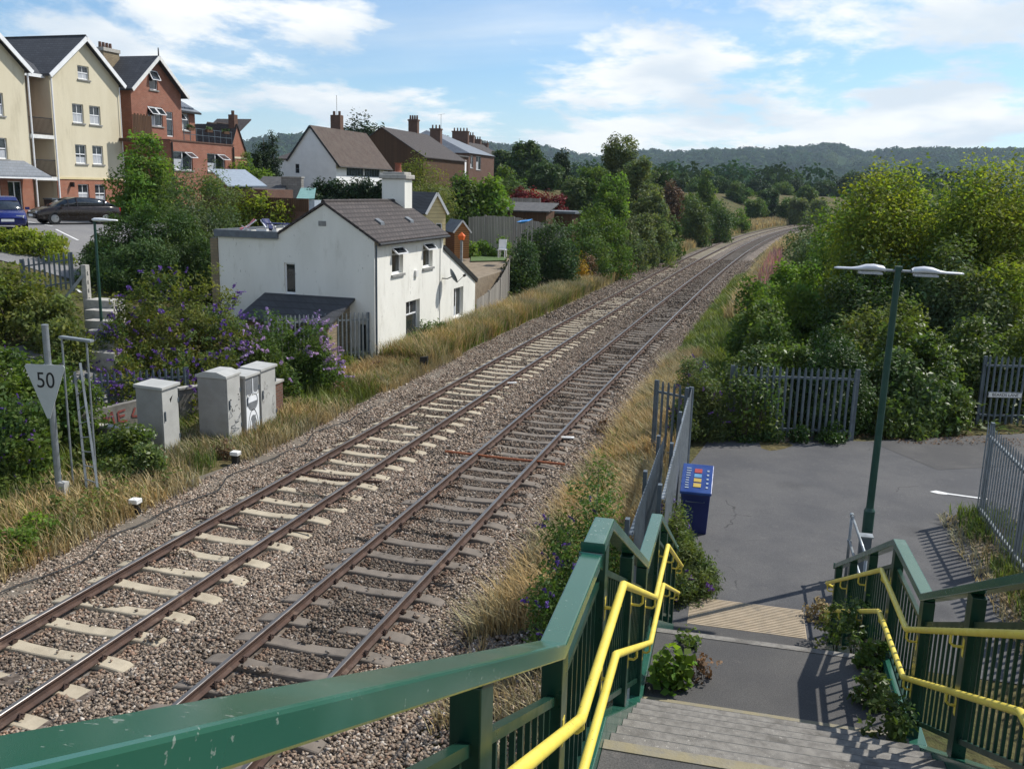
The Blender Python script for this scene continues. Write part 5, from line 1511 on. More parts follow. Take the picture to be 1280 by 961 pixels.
t, Fg, A, sl, sr, R_ = gabled('brown_house', 'house with a dark brown pebbledashed gable and grey roof behind the white house', 112, (477, 160), (452, 178), (530, 196), 16, 'timberbrown', 'tilegrey', 5)
stack(t, Fg.p(-.5, A.z - 1.0, -12) , 1.3, .8, 2.9, 4); 
t = thing('villa', 'villa with a pale hipped slate roof and one tall dark chimney', 'house', (-49, 145, 5))
c = PY(533, 163, 150); Fv = Frame(c.x, 150, 92)
zE = PY(585, 192, 150).z; wl_ = PY(506, 180, 150).x - c.x - 1.5; wr_ = PY(596, 195, 150).x - c.x
m = MB(); wall(m, Fv.shift(0, 4), [(wl_, zE), (wr_, zE)], 5); wall(m, Fv.shift(0, 4).right(wr_), [(0, zE), (14, zE)], 5, [(1, 2.4, zE - 2.4, zE - .5), (4, 6.5, zE - 2.6, zE - .4)]); m.build('wall', MT['brickold'], t)
for q in ((1, 2.4, zE - 2.4, zE - .5), (4, 6.5, zE - 2.6, zE - .4)): window(Fv.shift(0, 4).right(wr_), *q, t, 'two', .05)
m = MB(); ap_ = [Fv.p(0, c.z, 0), Fv.p(0, c.z, -6)]; e_ = [Fv.p(wl_ - .3, zE - .1, 4.3), Fv.p(wr_ + .3, zE - .1, 4.3), Fv.p(wr_ + .3, zE - .1, -10), Fv.p(wl_ - .3, zE - .1, -10)]
m.add(e_ + ap_, [(0, 1, 4), (1, 2, 5, 4), (2, 3, 5), (3, 0, 4, 5)]); m.build('roof', MT['slatelight'], t)
q = PY(545, 186, 143); stack(t, Vector((q.x, q.y, q.z - 1)), 1.7, 1.0, PY(545, 160, 143).z - q.z + .9, 3)
m = MB(); q2 = PY(551, 186, 143); m.tube([q2, q2 + Vector((0, 0, 5.2))], .03, 5); m.beam(q2 + Vector((-.5, 0, 5.1)), q2 + Vector((.6, 0, 5.3)), .03, .03); m.build('aerial', MT['black'], t)
# brown outhouse in front of the villa
a = PY(527, 193, 132); b = PY(565, 194, 132); t = thing('outhouse', 'dark flat topped outbuilding with a white corner in front of the villa', 'outbuilding', (a.x, 132, 5))
m = MB(); m.box(a.x, b.x, 132, 140, 4, a.z - .1); m.build('wall', MT['timberbrown'], t)
m = MB(); m.box(a.x - .2, b.x + .2, 131.8, 140.2, a.z - .1, a.z + .1); m.build('flat_roof', MT['felt'], t)
m = MB(); m.box(b.x, b.x + .4, 131.9, 138, 4, a.z - .6); m.build('white_corner', MT['renderwhite'], t)
stack(t, Vector((PY(541, 192, 133).x, 133.5, a.z)), 1.3, .9, 1.3, 2)
tb = None
for k in range(4):
    Yk = 165 + k * 15
    px = 581 + k * 9.5; py_ = 183 + k * 4.2
    lab = ('terrace house nearest the villa, its dark gable end facing the railway line', 'second house of the dark terrace row right of the villa', 'third house of the dark terrace row right of the villa', 'farthest house of the dark terrace row, next to the big oak trees')[k]
    A = PY(px - 8, py_ - 6, Yk); E = PY(px + 17, py_ + 14, Yk)
    t = thing('terraced_house', lab, 'house', (A.x, Yk, 5), 'terrace row behind the gardens')
    Fg = Frame(A.x, Yk, 92); sr = E.x - A.x
    m = MB(); wall(m, Fg, [(-sr, E.z), (0, A.z), (sr, E.z)], 3); wall(m, Fg.right(sr), [(0, E.z), (14.8, E.z)], 3, [(2, 3.6, E.z - 2, E.z - .5), (6, 7.6, E.z - 2, E.z - .5)]); m.build('wall', MT['brickold'], t)
    for q in ((2, 3.6, E.z - 2, E.z - .5), (6, 7.6, E.z - 2, E.z - .5)): window(Fg.right(sr), *q, t, 'sash1', .06)
    m = MB(); slab(m, Fg.p(sr + .3, E.z - .2, .1), Fg.p(sr + .3, E.z - .2, -14.9), Fg.p(0, A.z, -14.9), Fg.p(0, A.z, .1), .15); slab(m, Fg.p(-sr - .3, E.z - .2, -14.9), Fg.p(-sr - .3, E.z - .2, .1), Fg.p(0, A.z - .003, .1), Fg.p(0, A.z - .003, -14.9), .15); m.build('roof', MT['tilegrey'], t)
    stack(t, Fg.p(0, A.z - .6, -1.2), 3.0 - .5 * (k > 0), .9, 2.5, 5)

# ------------------------------------------------------------------ gardens
# small yellow boarded house
a = PY(533, 265, 50); b = PY(557, 266, 50); c = PY(546, 243, 50)
t = thing('garden_house', 'small yellow boarded outbuilding with a grey roof behind the cottage chimney', 'outbuilding', (c.x, 50, 1.5))
Fy = Frame(-17.06, 49.17, 40); w_ = 1.26; zc = 6.12; a.z = 5.1
m = MB(); wall(m, Fy, [(0, a.z), (w_ / 2, zc), (w_, a.z)], .8, [(w_ * .5, w_ * .83, 3.6, 4.5)]); wall(m, Fy.right(w_), [(0, a.z), (4, a.z)], .8); wall(m, Fy.left(0), [(-5, a.z), (0, a.z)], .8); m.build('wall', MT['cladding'], t)
window(Fy, w_ * .5, w_ * .83, 3.6, 4.5, t, 'plain', .04, False)
m = MB(); slab(m, Fy.p(w_ + .1, a.z - .15, .12), Fy.p(w_ + .1, a.z - .15, -4.5), Fy.p(w_ / 2, zc, -4.5), Fy.p(w_ / 2, zc, .12), .07); slab(m, Fy.p(-.1, a.z - .15, -5.2), Fy.p(-.1, a.z - .15, .12), Fy.p(w_ / 2, zc - .002, .12), Fy.p(w_ / 2, zc - .002, -5.2), .07); r_ = m.build('roof', MT['slate'], t)
m = MB(); m.beam(Fy.p(w_ + .1, a.z - .12, .14), Fy.p(w_ / 2, zc + .02, .14), .04, .14); m.beam(Fy.p(-.1, a.z - .12, .14), Fy.p(w_ / 2, zc + .02, .14), .04, .14); m.build('bargeboard', MT['whitepaint'], r_)


# orange shed
a = PY(568, 318, 57); b = PY(586, 316, 57); c = PY(577, 276, 57); le = PY(568, 288, 57)
t = thing('garden_shed', 'orange boarded garden shed with a grey felt roof', 'shed', (c.x, 57, a.z))
Fs = Frame(-18.0, 57.43, 55); w_ = 1.0; zl = 3.74; zc = 4.38; z0 = 1.95
m = MB(); wall(m, Fs, [(0, zl), (w_ / 2, zc), (w_, zl)], z0); m.build('front_wall', MT['shedwood'], t)
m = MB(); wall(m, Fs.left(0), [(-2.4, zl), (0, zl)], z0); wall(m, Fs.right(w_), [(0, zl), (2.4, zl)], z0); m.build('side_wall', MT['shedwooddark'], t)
m = MB(); slab(m, Fs.p(w_ + .12, zl - .14, .12), Fs.p(w_ + .12, zl - .14, -2.5), Fs.p(w_ / 2, zc, -2.5), Fs.p(w_ / 2, zc, .12), .05); slab(m, Fs.p(-.12, zl - .14, -2.5), Fs.p(-.12, zl - .14, .12), Fs.p(w_ / 2, zc - .002, .12), Fs.p(w_ / 2, zc - .002, -2.5), .05); r_ = m.build('roof', MT['lead'], t)
m = MB(); m.beam(Fs.p(w_ + .12, zl - .13, .14), Fs.p(w_ / 2, zc + .01, .14), .03, .1); m.beam(Fs.p(-.12, zl - .13, .14), Fs.p(w_ / 2, zc + .01, .14), .03, .1); m.build('bargeboard', MT['whitepaint'], r_)
m = MB(); Fs.box(m, w_ * .3, w_ * .7, z0, zl + .1, .004, .03); m.build('door', MT['shedwood'], t)

# garden surface, lawn, patio slab, orange head on a post
def gsheet(name, pts, zo, mat, kind='structure', label=None, cat=None):
    m = MB(); m.add([(p[0], p[1], G(p[0], p[1]) + zo if len(p) < 3 else p[2] + zo) for p in pts], [tuple(range(len(pts)))])
    o = m.build(name, MT[mat]); tag(o, kind=kind) if kind else None; return o


zg = a.z
m = MB(); m.box(-19.5, -13.3, 46, 66, -.2, zg - .45); tag(m.build('garden_terrace', MT['soil']), kind='structure')
m = MB(); l0, l1, l2, l3 = PZ(588, 327, zg - .4), PZ(634, 326, zg - .4), PZ(630, 312, zg - .4), PZ(590, 311, zg - .4)
m.add([l0 + Vector((0, 0, .03)), l1 + Vector((0, 0, .03)), l2 + Vector((0, 0, .03)), l3 + Vector((0, 0, .03))], [(0, 1, 2, 3)]); tag(m.build('lawn', MT['lawn']), kind='structure')
p = PY(577, 300, 48); t = thing('post_ornament', 'orange bird-house shape on a grey post in front of the orange shed', 'ornament', (p.x, p.y, p.z - 1.6))
m = MB(); m.box(p.x - .06, p.x + .06, p.y - .06, p.y + .06, p.z - 2.2, p.z); m.build('post', MT['sill'], t)
m = MB(); m.hexa([p + Vector(v) for v in ((-.12, -.12, .0), (.12, -.12, .0), (.12, .12, .0), (-.12, .12, .0), (-.17, -.17, .22), (.17, -.17, .22), (.17, .17, .22), (-.17, .17, .22))]); m.add([p + Vector(v) for v in ((-.17, -.17, .22), (.17, -.17, .22), (.17, .17, .22), (-.17, .17, .22), (0, 0, .42))], [(0, 1, 4), (1, 2, 4), (2, 3, 4), (3, 0, 4)]); m.build('head', MT['orange'], t)
p = PZ(600, 335, 1.1); t = thing('stone_table', 'low pale stone slab bench at the edge of the garden', 'bench', (p.x, p.y, .6))
m = MB(); m.box(p.x - .9, p.x + 1.0, p.y - .35, p.y + .4, p.z - .02, p.z + .1); m.build('slab', MT['concrete'], t)
for k in (-.6, .6):
    m = MB(); m.box(p.x + k - .15, p.x + k + .15, p.y - .3, p.y + .3, p.z - .9, p.z - .02); m.build('pier', MT['stone'], t)
p = PY(628, 312, 55); t = thing('garden_chair', 'white garden chair beside the blue tarpaulin frame', 'chair', (p.x, p.y, p.z - .45))
m = MB(); m.obox(p, (.24, 0, 0), (0, .24, 0), (0, 0, .025)); m.build('seat', MT['white'], t)
m = MB(); m.obox(p + Vector((-.05, .26, .3)), (.24, 0, 0), (0, .03, .0), (0, .06, .3)); m.build('backrest', MT['white'], t)
for x in (-.2, .2):
    for y in (-.2, .2):
        m = MB(); m.box(p.x + x - .025, p.x + x + .025, p.y + y - .025, p.y + y + .025, p.z - .5, p.z); m.build('leg', MT['white'], t)
t0 = PY(634, 277, 56); t1 = PY(660, 276.5, 56)
t = thing('tarpaulin_frame', 'blue tarpaulin stretched over a thin pole frame in the garden', 'canopy', (t0.x, 56, 2))
m = MB(); m.add([t0 + Vector((.6, 0, 0)), t1, t1 + Vector((0, 1.2, .1)), t0 + Vector((.6, 1.2, .05)), t0.lerp(t1, .6) + Vector((0, .6, -.16))], [(0, 1, 4), (1, 2, 4), (2, 3, 4), (3, 0, 4)]); o = m.build('sheet', MT['bluetarp'], t); md = o.modifiers.new('t', 'SOLIDIFY'); md.thickness = .02
for p in (t0 + Vector((.6, 0, 0)), t1, t1 + Vector((0, 1.2, .1)), t0 + Vector((.6, 1.2, .05))):
    m = MB(); m.tube([p, (p.x, p.y, 1.0)], .03, 6); m.build('pole', MT['sill'], t)


def board_fence(label, pts, h, mat, group='board fences', z=None, cap=True):
    a = Vector(pts[0]); b = Vector(pts[-1])
    t = thing('board_fence', label, 'fence', (a.x, a.y, a.z), group)
    r = random.Random(int(a.x * 100)); k0 = 0
    for p, q in zip(pts, pts[1:]):
        p, q = Vector(p), Vector(q); L = (q - p).length; n = max(2, int(L / .135)); m = MB(); d = (q - p) / n
        for i in range(n):
            c0 = p + d * i; c1 = p + d * (i + .92); hh_ = h[k0] + (h[k0 + 1] - h[k0]) * i / n + r.uniform(-.03, .03) if isinstance(h, (list, tuple)) else h + r.uniform(-.03, .03)
            o = Vector((d.y, -d.x, 0)).normalized() * (.011 + .012 * (i % 2))
            m.hexa([c0 - o * .0, c1, c1 + o, c0 + o, c0 + Vector((0, 0, hh_)), c1 + Vector((0, 0, hh_)), c1 + o + Vector((0, 0, hh_)), c0 + o + Vector((0, 0, hh_))])
        m.build('board_panel', MT[mat], t)
        m = MB(); m.box(q.x - .06, q.x + .06, q.y - .06, q.y + .06, q.z - .2, q.z + (h[k0 + 1] if isinstance(h, (list, tuple)) else h) + .04); m.build('post', MT[mat], t)
        k0 += 1
    return t


ft = [(-12.2, 42.6, 0.1), (-12.3, 45.2, .1), (-12.5, 48.2, .15), (-12.9, 51.6, .2), (-13.2, 53.2, .25)]
board_fence('swooping grey board fence between the cottage and the laurel bushes', ft, [1.1, 1.25, 1.55, 2.1, 2.3], 'timber')
p0, p1, p2 = PY(585, 316, 66), PY(640, 312, 66), PY(705, 292, 68)
board_fence('tall grey board fence at the back of the vegetable garden', [(p0.x, 66, 1.9), (p0.x * .62 + p1.x * .38, 66.1, 1.9), (p1.x, 66.3, 1.9), (p2.x, 68, 1.9)], [2.45, 2.6, 2.55, 1.9], 'timber')
t = thing('low_shed', 'long low shed with a dark felt roof in front of the dark red shrubs', 'shed', (PY(660, 256, 78).x, 78, 3))
a = PY(634, 256, 78); b = PY(683, 258, 78); m = MB(); m.box(a.x, b.x, 78, 82, 2, a.z - .5); m.build('wall', MT['timberbrown'], t)
m = MB(); slab(m, (a.x - .3, 77.7, a.z - .55), (b.x + .3, 77.7, a.z - .55), (b.x + .3, 82, a.z + .1), (a.x - .3, 82, a.z + .1), .1); m.build('roof', MT['felt'], t)
a = PY(638, 250, 84); b = PY(675, 251, 84)
board_fence('pale scalloped fence panel above the long low shed', [(a.x, 84, a.z - 1.6), (b.x, 84, a.z - 1.6)], 1.8, 'timber')
a = PY(684, 258, 82); b = PY(716, 259, 82); t = thing('low_shed', 'second low shed with a flat grey roof behind the round bushes', 'shed', (a.x, 82, 3))
m = MB(); m.box(a.x, b.x, 82, 86, 2, a.z - .6); m.build('wall', MT['timberbrown'], t); m = MB(); m.box(a.x - .2, b.x + .3, 81.7, 86.3, a.z - .6, a.z - .4); m.build('roof', MT['lead'], t)

# yards behind the cottage
a = PY(272, 262, 46); b = PY(385, 262, 46)
t = thing('garden_wall', 'dark brick garden wall with a timber screen behind the flat roof', 'wall', (a.x, 46, 2))
m = MB(); m.box(a.x, b.x, 46, 46.25, 1, PY(300, 262, 46).z); m.build('brickwork', MT['brickold'], t)
m = MB(); m.box(a.x - 1, b.x, 46.05, 46.12, PY(300, 262, 46).z, PY(300, 246, 46).z); m.build('timber_screen', MT['timberbrown'], t)
a = PY(285, 234, 56); b = PY(334, 234, 56); c = PY(292, 213, 59)
t = thing('lean_to', 'pale sheet roofed lean-to below the brick terrace', 'lean-to', (a.x, 56, 3))
m = MB(); slab(m, a, b, (c.x + .3, 60, c.z), (c.x - 2.5, 60, c.z), .08); m.build('sheet_roof', MT['poly'], t)
m = MB(); m.box(a.x + .2, b.x - .2, 56.3, 60, 3, a.z - .1); m.build('wall', MT['brickold'], t)
a = PY(312, 240, 62); b = PY(356, 240, 62); c = PY(325, 222, 64)
t = thing('low_shed', 'dark roofed shed beside the grey stone wall below the white house', 'shed', (a.x, 62, 4))
m = MB(); slab(m, a, b, (b.x - 1.2, 65, c.z), (a.x - .5, 65, c.z), .1); m.build('roof', MT['felt'], t); m = MB(); m.box(a.x + .1, b.x - .4, 62.2, 65, 2.5, a.z); m.build('wall', MT['whitepaint'], t)
a = PY(352, 246, 63); b = PY(377, 247, 63)
t = thing('stone_wall', 'grey rubble stone gable wall below the white house', 'wall', (a.x, 63, 4)); Fq = Frame(a.x, 63, 90); w_ = b.x - a.x
m = MB(); zt = PY(352, 222, 63).z; Fq.box(m, 0, w_, 2.5, zt, -.4, 0); m.build('stonework', MT['stone'], t); m = MB(); Fq.box(m, -.05, w_ + .05, zt, zt + .08, -.45, .05); m.build('coping', MT['concrete'], t)
a = PY(370, 250, 56); b = PY(393, 249, 56); c = PY(380, 235, 58)
t = thing('greenhouse_roof', 'teal sheeted greenhouse roof beside the dark hedge', 'greenhouse', (a.x, 56, 3))
m = MB(); slab(m, a, b, PY(395, 236, 58.2), PY(376, 236, 58.2), .05); m.build('sheet', MT['teal'], t); m = MB(); m.box(a.x + .1, b.x - .1, 56.2, 58.1, 2.5, a.z); m.build('wall', MT['poly'], t)

# ------------------------------------------------------------------ street and cars
xs = np.arange(-48, -25, .8); ys = np.arange(31, 64, .8)
X, Y = np.meshgrid(xs, ys, indexing='ij'); Z = ground(X, Y) + .05
ii = np.arange(X.size).reshape(X.shape); F = np.stack([ii[:-1, :-1], ii[1:, :-1], ii[1:, 1:], ii[:-1, 1:]], -1).reshape(-1, 4)
tag(np_mesh('street', np.stack([X, Y, Z], -1).reshape(-1, 3), F, MT['street']), kind='structure')
m = MB()
for (u, v) in (((34, 280), (66, 286)), ((70, 288), (97, 291)), ((92, 309), (97, 310)), ((130, 287), (146, 290))):
    a = PZ(*u, 3.95); b = PZ(*v, 3.95); n_ = 6
    for i in range(n_):
        p = a.lerp(b, i / n_); q = a.lerp(b, (i + 1) / n_); m.beam((p.x, p.y, G(p.x, p.y) + .058), (q.x, q.y, G(q.x, q.y) + .058), .1, .004)
tag(m.build('bay_markings', MT['whitepaint']), kind='structure')
m = MB(); FA.box(m, -8, 7.5, 3.9, 4.32, 0.02, 1.6); tag(m.build('pavement', MT['cess']), kind='structure')


def car(label, loc, rz, paint, roofline, hatch):
    t = thing('parked_car', label, 'car', (0, 0, 0))
    # local: x forward, y left; loft of cross-sections along x
    def loft(st, name, mat, par, smooth=True):
        K = len(st[0][1]); m = MB(); vs = []
        for x, ring in st: vs += [(x, y, z) for y, z in ring]
        fs = []
        for i in range(len(st) - 1):
            for k in range(K): fs.append((i * K + k, i * K + (k + 1) % K, (i + 1) * K + (k + 1) % K, (i + 1) * K + k))
        fs += [tuple(range(K)), tuple((len(st) - 1) * K + k for k in range(K))]
        m.add(vs, fs); return m.build(name, mat, par, smooth=smooth)
    def ring(w, zb, zt, tw=.9):
        return [(-w * .93, zb), (w * .93, zb), (w, zb + .18), (w, zb + (zt - zb) * .55), (w * .97, zt - .06), (w * tw, zt), (-w * tw, zt), (-w * .97, zt - .06), (-w, zb + (zt - zb) * .55), (-w, zb + .18)]
    b = loft([(-2.2, ring(.72, .42, .78)), (-2.08, ring(.82, .28, .92)), (-1.5, ring(.87, .2, .97)), (0, ring(.88, .18, .95)), (1.0, ring(.88, .2, .93)), (1.7, ring(.84, .24, .82)), (2.08, ring(.76, .3, .68)), (2.18, ring(.62, .4, .6))], 'body', MT[paint], t)
    cab = loft([(x, [(-w1, .9), (w1, .9), (w2, z), (-w2, z)]) for x, w1, w2, z in roofline], 'glasshouse', MT['glass'], t)
    m = MB(); top = [r_ for r_ in roofline if r_[3] > 1.15]
    vs = []; fs = []
    for x, w1, w2, z in roofline: vs += [(x, -w2 - .01, z - .02), (x, w2 + .01, z - .02), (x, w2 - .03, z + .02), (x, -w2 + .03, z + .02)]
    for i in range(len(roofline) - 1):
        if min(roofline[i][3], roofline[i + 1][3]) < (1.2): continue
        for k in range(4): fs.append((i * 4 + k, i * 4 + (k + 1) % 4, (i + 1) * 4 + (k + 1) % 4, (i + 1) * 4 + k))
    m.add(vs, fs)
    for i in (0, 1, len(roofline) // 2, len(roofline) - 2, len(roofline) - 1):
        x, w1, w2, z = roofline[i]
        for s_ in (-1, 1): m.beam((x, s_ * (w1 + .005), .9), (x + (0 if 0 < i < len(roofline) - 1 else 0), s_ * (w2 + .005), z), .05, .06) if z > 1.0 else None
    m.build('roof_panel', MT[paint], t)
    for x in (-1.32, 1.32):
        for s_ in (-1, 1):
            m = MB(); m.tube([(x, s_ * .66, .32), (x, s_ * .87, .32)], .32, 20); w = m.build('wheel', MT['tyre'], t)
            m = MB(); m.tube([(x, s_ * .86, .32), (x, s_ * .885, .32)], .2, 14); m.build('rim', MT['rim'], w)
    for s_ in (-1, 1):
        m = MB(); m.obox((2.03, s_ * .55, .62), (.1, s_ * -.05, 0), (.03, .14, 0), (0, 0, .08)); m.build('headlight', MT['lightlens'], t)
        m = MB(); m.obox((-2.1, s_ * .62, .78), (.08, 0, 0), (0, .16, 0), (0, 0, .1)); m.build('tail_light', MT['taillens'], t)
        m = MB(); m.obox((.95, s_ * .97, .98), (.06, 0, 0), (0, .09, 0), (0, 0, .06)); m.build('mirror', MT[paint], t)
    m = MB(); m.box(2.17, 2.2, -.26, .26, .42, .53); m.build('number_plate', MT['white'], t)
    m = MB(); m.box(-2.225, -2.2, -.26, .26, .6, .71); m.build('number_plate', MT['yell'], t)
    t.location = loc; t.rotation_euler = (0, 0, rz)
    return t


sal = [(-2.0, .66, .62, .95), (-1.35, .76, .62, 1.28), (-.6, .78, .6, 1.38), (.1, .78, .6, 1.38), (.55, .78, .62, 1.28), (1.15, .76, .70, .94)]
hat = [(-2.05, .7, .64, 1.0), (-1.75, .78, .62, 1.4), (-.6, .79, .62, 1.48), (.2, .79, .62, 1.45), (.6, .79, .64, 1.3), (1.15, .76, .70, .94)]
a = PZ(101, 281, 4.05); z = G(a.x, a.y) + .05
a = PZ(101, 280.6, z); car('black brown sloping-tail saloon parked in front of the cream apartment block', (a.x - .6, a.y + .3, z), math.radians(-90 - 30), 'cardark', sal, False)
a = PZ(-3, 287, 4.0); z = G(a.x, a.y) + .05; a = PZ(4, 286, z)
car('dark blue hatchback parked at the left below the french doors', (a.x, a.y, z), math.radians(-42), 'carblue', hat, True)

FN = 1.9
# ------------------------------------------------------------------ foliage generator
def envelope(kind, t):
    if kind == 'bush': return np.sqrt(np.clip(1 - (np.clip(t - .25, 0, 1) / .76) ** 2, 0, 1)) * (.82 + .18 * np.clip(t / .25, 0, 1))
    if kind == 'round': return np.sqrt(np.clip(1 - ((t - .52) / .5) ** 2, 0, 1))
    if kind == 'cone': return np.clip(1.05 - t, 0, 1) ** .8 * np.clip(t / .08, 0, 1)
    if kind == 'column': return np.clip((1.02 - t) * 2.2, 0, 1) ** .7 * np.clip(t / .1 + .5, 0, 1)
    if kind == 'loose': return np.sqrt(np.clip(1 - ((t - .5) / .52) ** 2, 0, 1)) * (.75 + .25 * np.sin(t * 9))
    if kind == 'spread': return np.clip(.35 + t * .9, 0, 1) * np.sqrt(np.clip(1 - (np.clip(t - .55, 0, 1) / .46) ** 2, 0, 1))
    return np.ones_like(t)


def crown_clumps(rng, kind, h, w, nclump, t0, depth=1.0, ylim=None):
    """clump centres on and inside the crown's envelope: (x, y, z, r)"""
    t = rng.uniform(t0, 1.0, nclump * 3)
    e = envelope(kind, t)
    keep = rng.random(len(t)) < np.clip(e, .15, 1); t, e = t[keep][:nclump], e[keep][:nclump]
    a = rng.uniform(0, 2 * np.pi, len(t))
    lump = .78 + .30 * np.sin(a * 3 + t * 7 + rng.uniform(0, 6)) * np.sin(t * 11 + a * 2 + rng.uniform(0, 6)) + rng.uniform(-.12, .12, len(t))
    rr_ = np.clip(rng.uniform(.25, 1.0, len(t)) ** .45, 0, 1) * e * lump
    x = np.cos(a) * rr_ * w; y = np.sin(a) * rr_ * w * depth
    z = t * h * (1 + .05 * np.sin(a * 2 + 1)) - .03 * h
    return np.stack([x, y, z], -1), e


def leaf_quads(C, nrm, size, rng, ratio=.5, up=.35, curl=.12, droop=0.0):
    """one folded rhombus leaf per row of C"""
    n = len(C)
    v = rng.normal(size=(n, 3)); v /= np.linalg.norm(v, axis=1)[:, None]
    N_ = nrm * .55 + v * .75 + np.array([0, 0, up]); N_ /= np.linalg.norm(N_, axis=1)[:, None]
    q = rng.normal(size=(n, 3)); q[:, 2] -= droop
    T = q - N_ * (q * N_).sum(1)[:, None]; T /= np.linalg.norm(T, axis=1)[:, None] + 1e-9
    B = np.cross(N_, T)
    s = (size * rng.uniform(.6, 1.35, n))[:, None]
    V = np.stack([C - T * s * .5, C + B * s * ratio * .5 + N_ * s * curl * .3, C + T * s * .5 - N_ * s * curl, C - B * s * ratio * .5 + N_ * s * curl * .3], 1)
    return V.reshape(-1, 3)


def foliage(name, parent, mat, rng, C, sig, per, size, h, w, ratio=.5, bright=.28, hue=.12, top=0.0, up=.35, droop=0.0, flat=.75):
    n = len(C)
    idx = np.repeat(np.arange(n), per)
    off = rng.normal(size=(len(idx), 3)); off[:, 2] *= flat
    ln = np.linalg.norm(off, axis=1)[:, None]; off = off / np.maximum(ln, 1e-6) * np.minimum(ln, 1.65)
    P = C[idx] + off * sig
    outw = P - np.array([0, 0, h * .35]); outw /= np.linalg.norm(outw, axis=1)[:, None] + 1e-9
    V = leaf_quads(P, outw, size, rng, ratio, up, droop=droop)
    tc = 1 + rng.uniform(-bright, bright, n); hc = rng.uniform(-hue, hue, n)
    tl = (tc[idx] * rng.uniform(.75, 1.25, len(idx)))
    hl = hc[idx] + rng.uniform(-.06, .06, len(idx))
    col = np.stack([tl * (1 + hl * 1.6), tl * (1 + hl * .5), tl * (1 - hl)], -1)
    col = np.repeat(np.clip(col, .2, 2.2), 4, axis=0)
    F = np.arange(len(P) * 4).reshape(-1, 4)
    base = np.array(WL[parent.name]) if parent is not None else np.zeros(3)
    return np_mesh(name, V + base, F, MTL(mat), tint=col, parent=parent)


def MTL(m): return LM[m] if m in LM else MT[m]


def stems(parent, rng, C, h, w, trunk_r, kind, mat='bark', nlimb=7, fork=.25, name='trunk'):
    base = Vector(WL[parent.name]); m = MB()
    if kind in ('bush', 'spread'):
        k = min(len(C), nlimb + 5)
        for c in C[rng.choice(len(C), k, replace=False)]:
            c = Vector(c); f = Vector((c.x * .18, c.y * .18, -.15))
            mid = f.lerp(c, .5) + Vector((c.x * .08, c.y * .08, h * .12))
            m.tube([base + f, base + mid, base + c], [trunk_r * .6, trunk_r * .45, trunk_r * .15], 5, caps=False)
    else:
        lean = Vector((rng.uniform(-.04, .04) * h, rng.uniform(-.04, .04) * h, 0))
        tp = [Vector((0, 0, -.3)), lean * .3 + Vector((0, 0, h * .3)), lean * .7 + Vector((0, 0, h * .6)), lean + Vector((0, 0, h * .88))]
        m.tube([base + p for p in tp], [trunk_r * 1.15, trunk_r * .85, trunk_r * .5, trunk_r * .12], 8, caps=False)
        k = min(len(C), nlimb * 2)
        for c in C[rng.choice(len(C), k, replace=False)]:
            c = Vector(c); t = max(fork, min(.8, c.z / h - .18)); f = Vector((lean.x * t, lean.y * t, h * t))
            if (c - f).length < .3: continue
            mid = f.lerp(c, .5) + Vector((0, 0, .04 * h))
            m.tube([base + f, base + mid, base + c], [trunk_r * .4, trunk_r * .28, trunk_r * .08], 5, caps=False)
    return m.build(name, MT[mat], parent, smooth=True)


def flowers(parent, rng, C, n, L, mat, h, name='flowers'):
    """buddleia spikes: each a tapering cone of little petals, on the outside of the crown"""
    base = np.array(WL[parent.name]); r_ = np.linalg.norm(C[:, :2], axis=1) + C[:, 2] * .9
    pool = C[np.argsort(-r_)[:max(6, int(len(C) * .65))]]
    V = []; T = []
    for _ in range(n):
        c = pool[rng.integers(len(pool))]
        d = np.array([c[0], c[1], 0]); d /= np.linalg.norm(d) + 1e-6
        d = d * rng.uniform(.2, 1.0) + np.array([rng.uniform(-.5, .5), rng.uniform(-.5, .5), rng.uniform(.1, 1.1)]); d /= np.linalg.norm(d)
        s = L * rng.uniform(.6, 1.3); p0 = c + d * L * rng.uniform(.5, 1.3)
        k = 16; f = rng.uniform(0, 1, k); ctr = p0 + d * (f * s)[:, None] + np.array([0, 0, -1]) * ((f ** 2) * s * .25)[:, None] + rng.normal(size=(k, 3)) * (.1 * s * (1.05 - f))[:, None]
        V.append(leaf_quads(ctr, np.tile(d, (k, 1)), L * .26, rng, .8, .2)); T.append(np.full((k * 4, 3), rng.uniform(.75, 1.25)))
    for q in range(min(100, n)): np_mesh('flower_spike', V[q] + base, np.arange(len(V[q])).reshape(-1, 4), MTL(mat), tint=T[q], parent=parent)
    if n <= 100: return
    V = np.concatenate(V[100:]); T = np.concatenate(T[100:])
    return tag(np_mesh(name, V + base, np.arange(len(V)).reshape(-1, 4), MTL(mat), tint=T, parent=parent), kind='stuff')


_seed = [100]


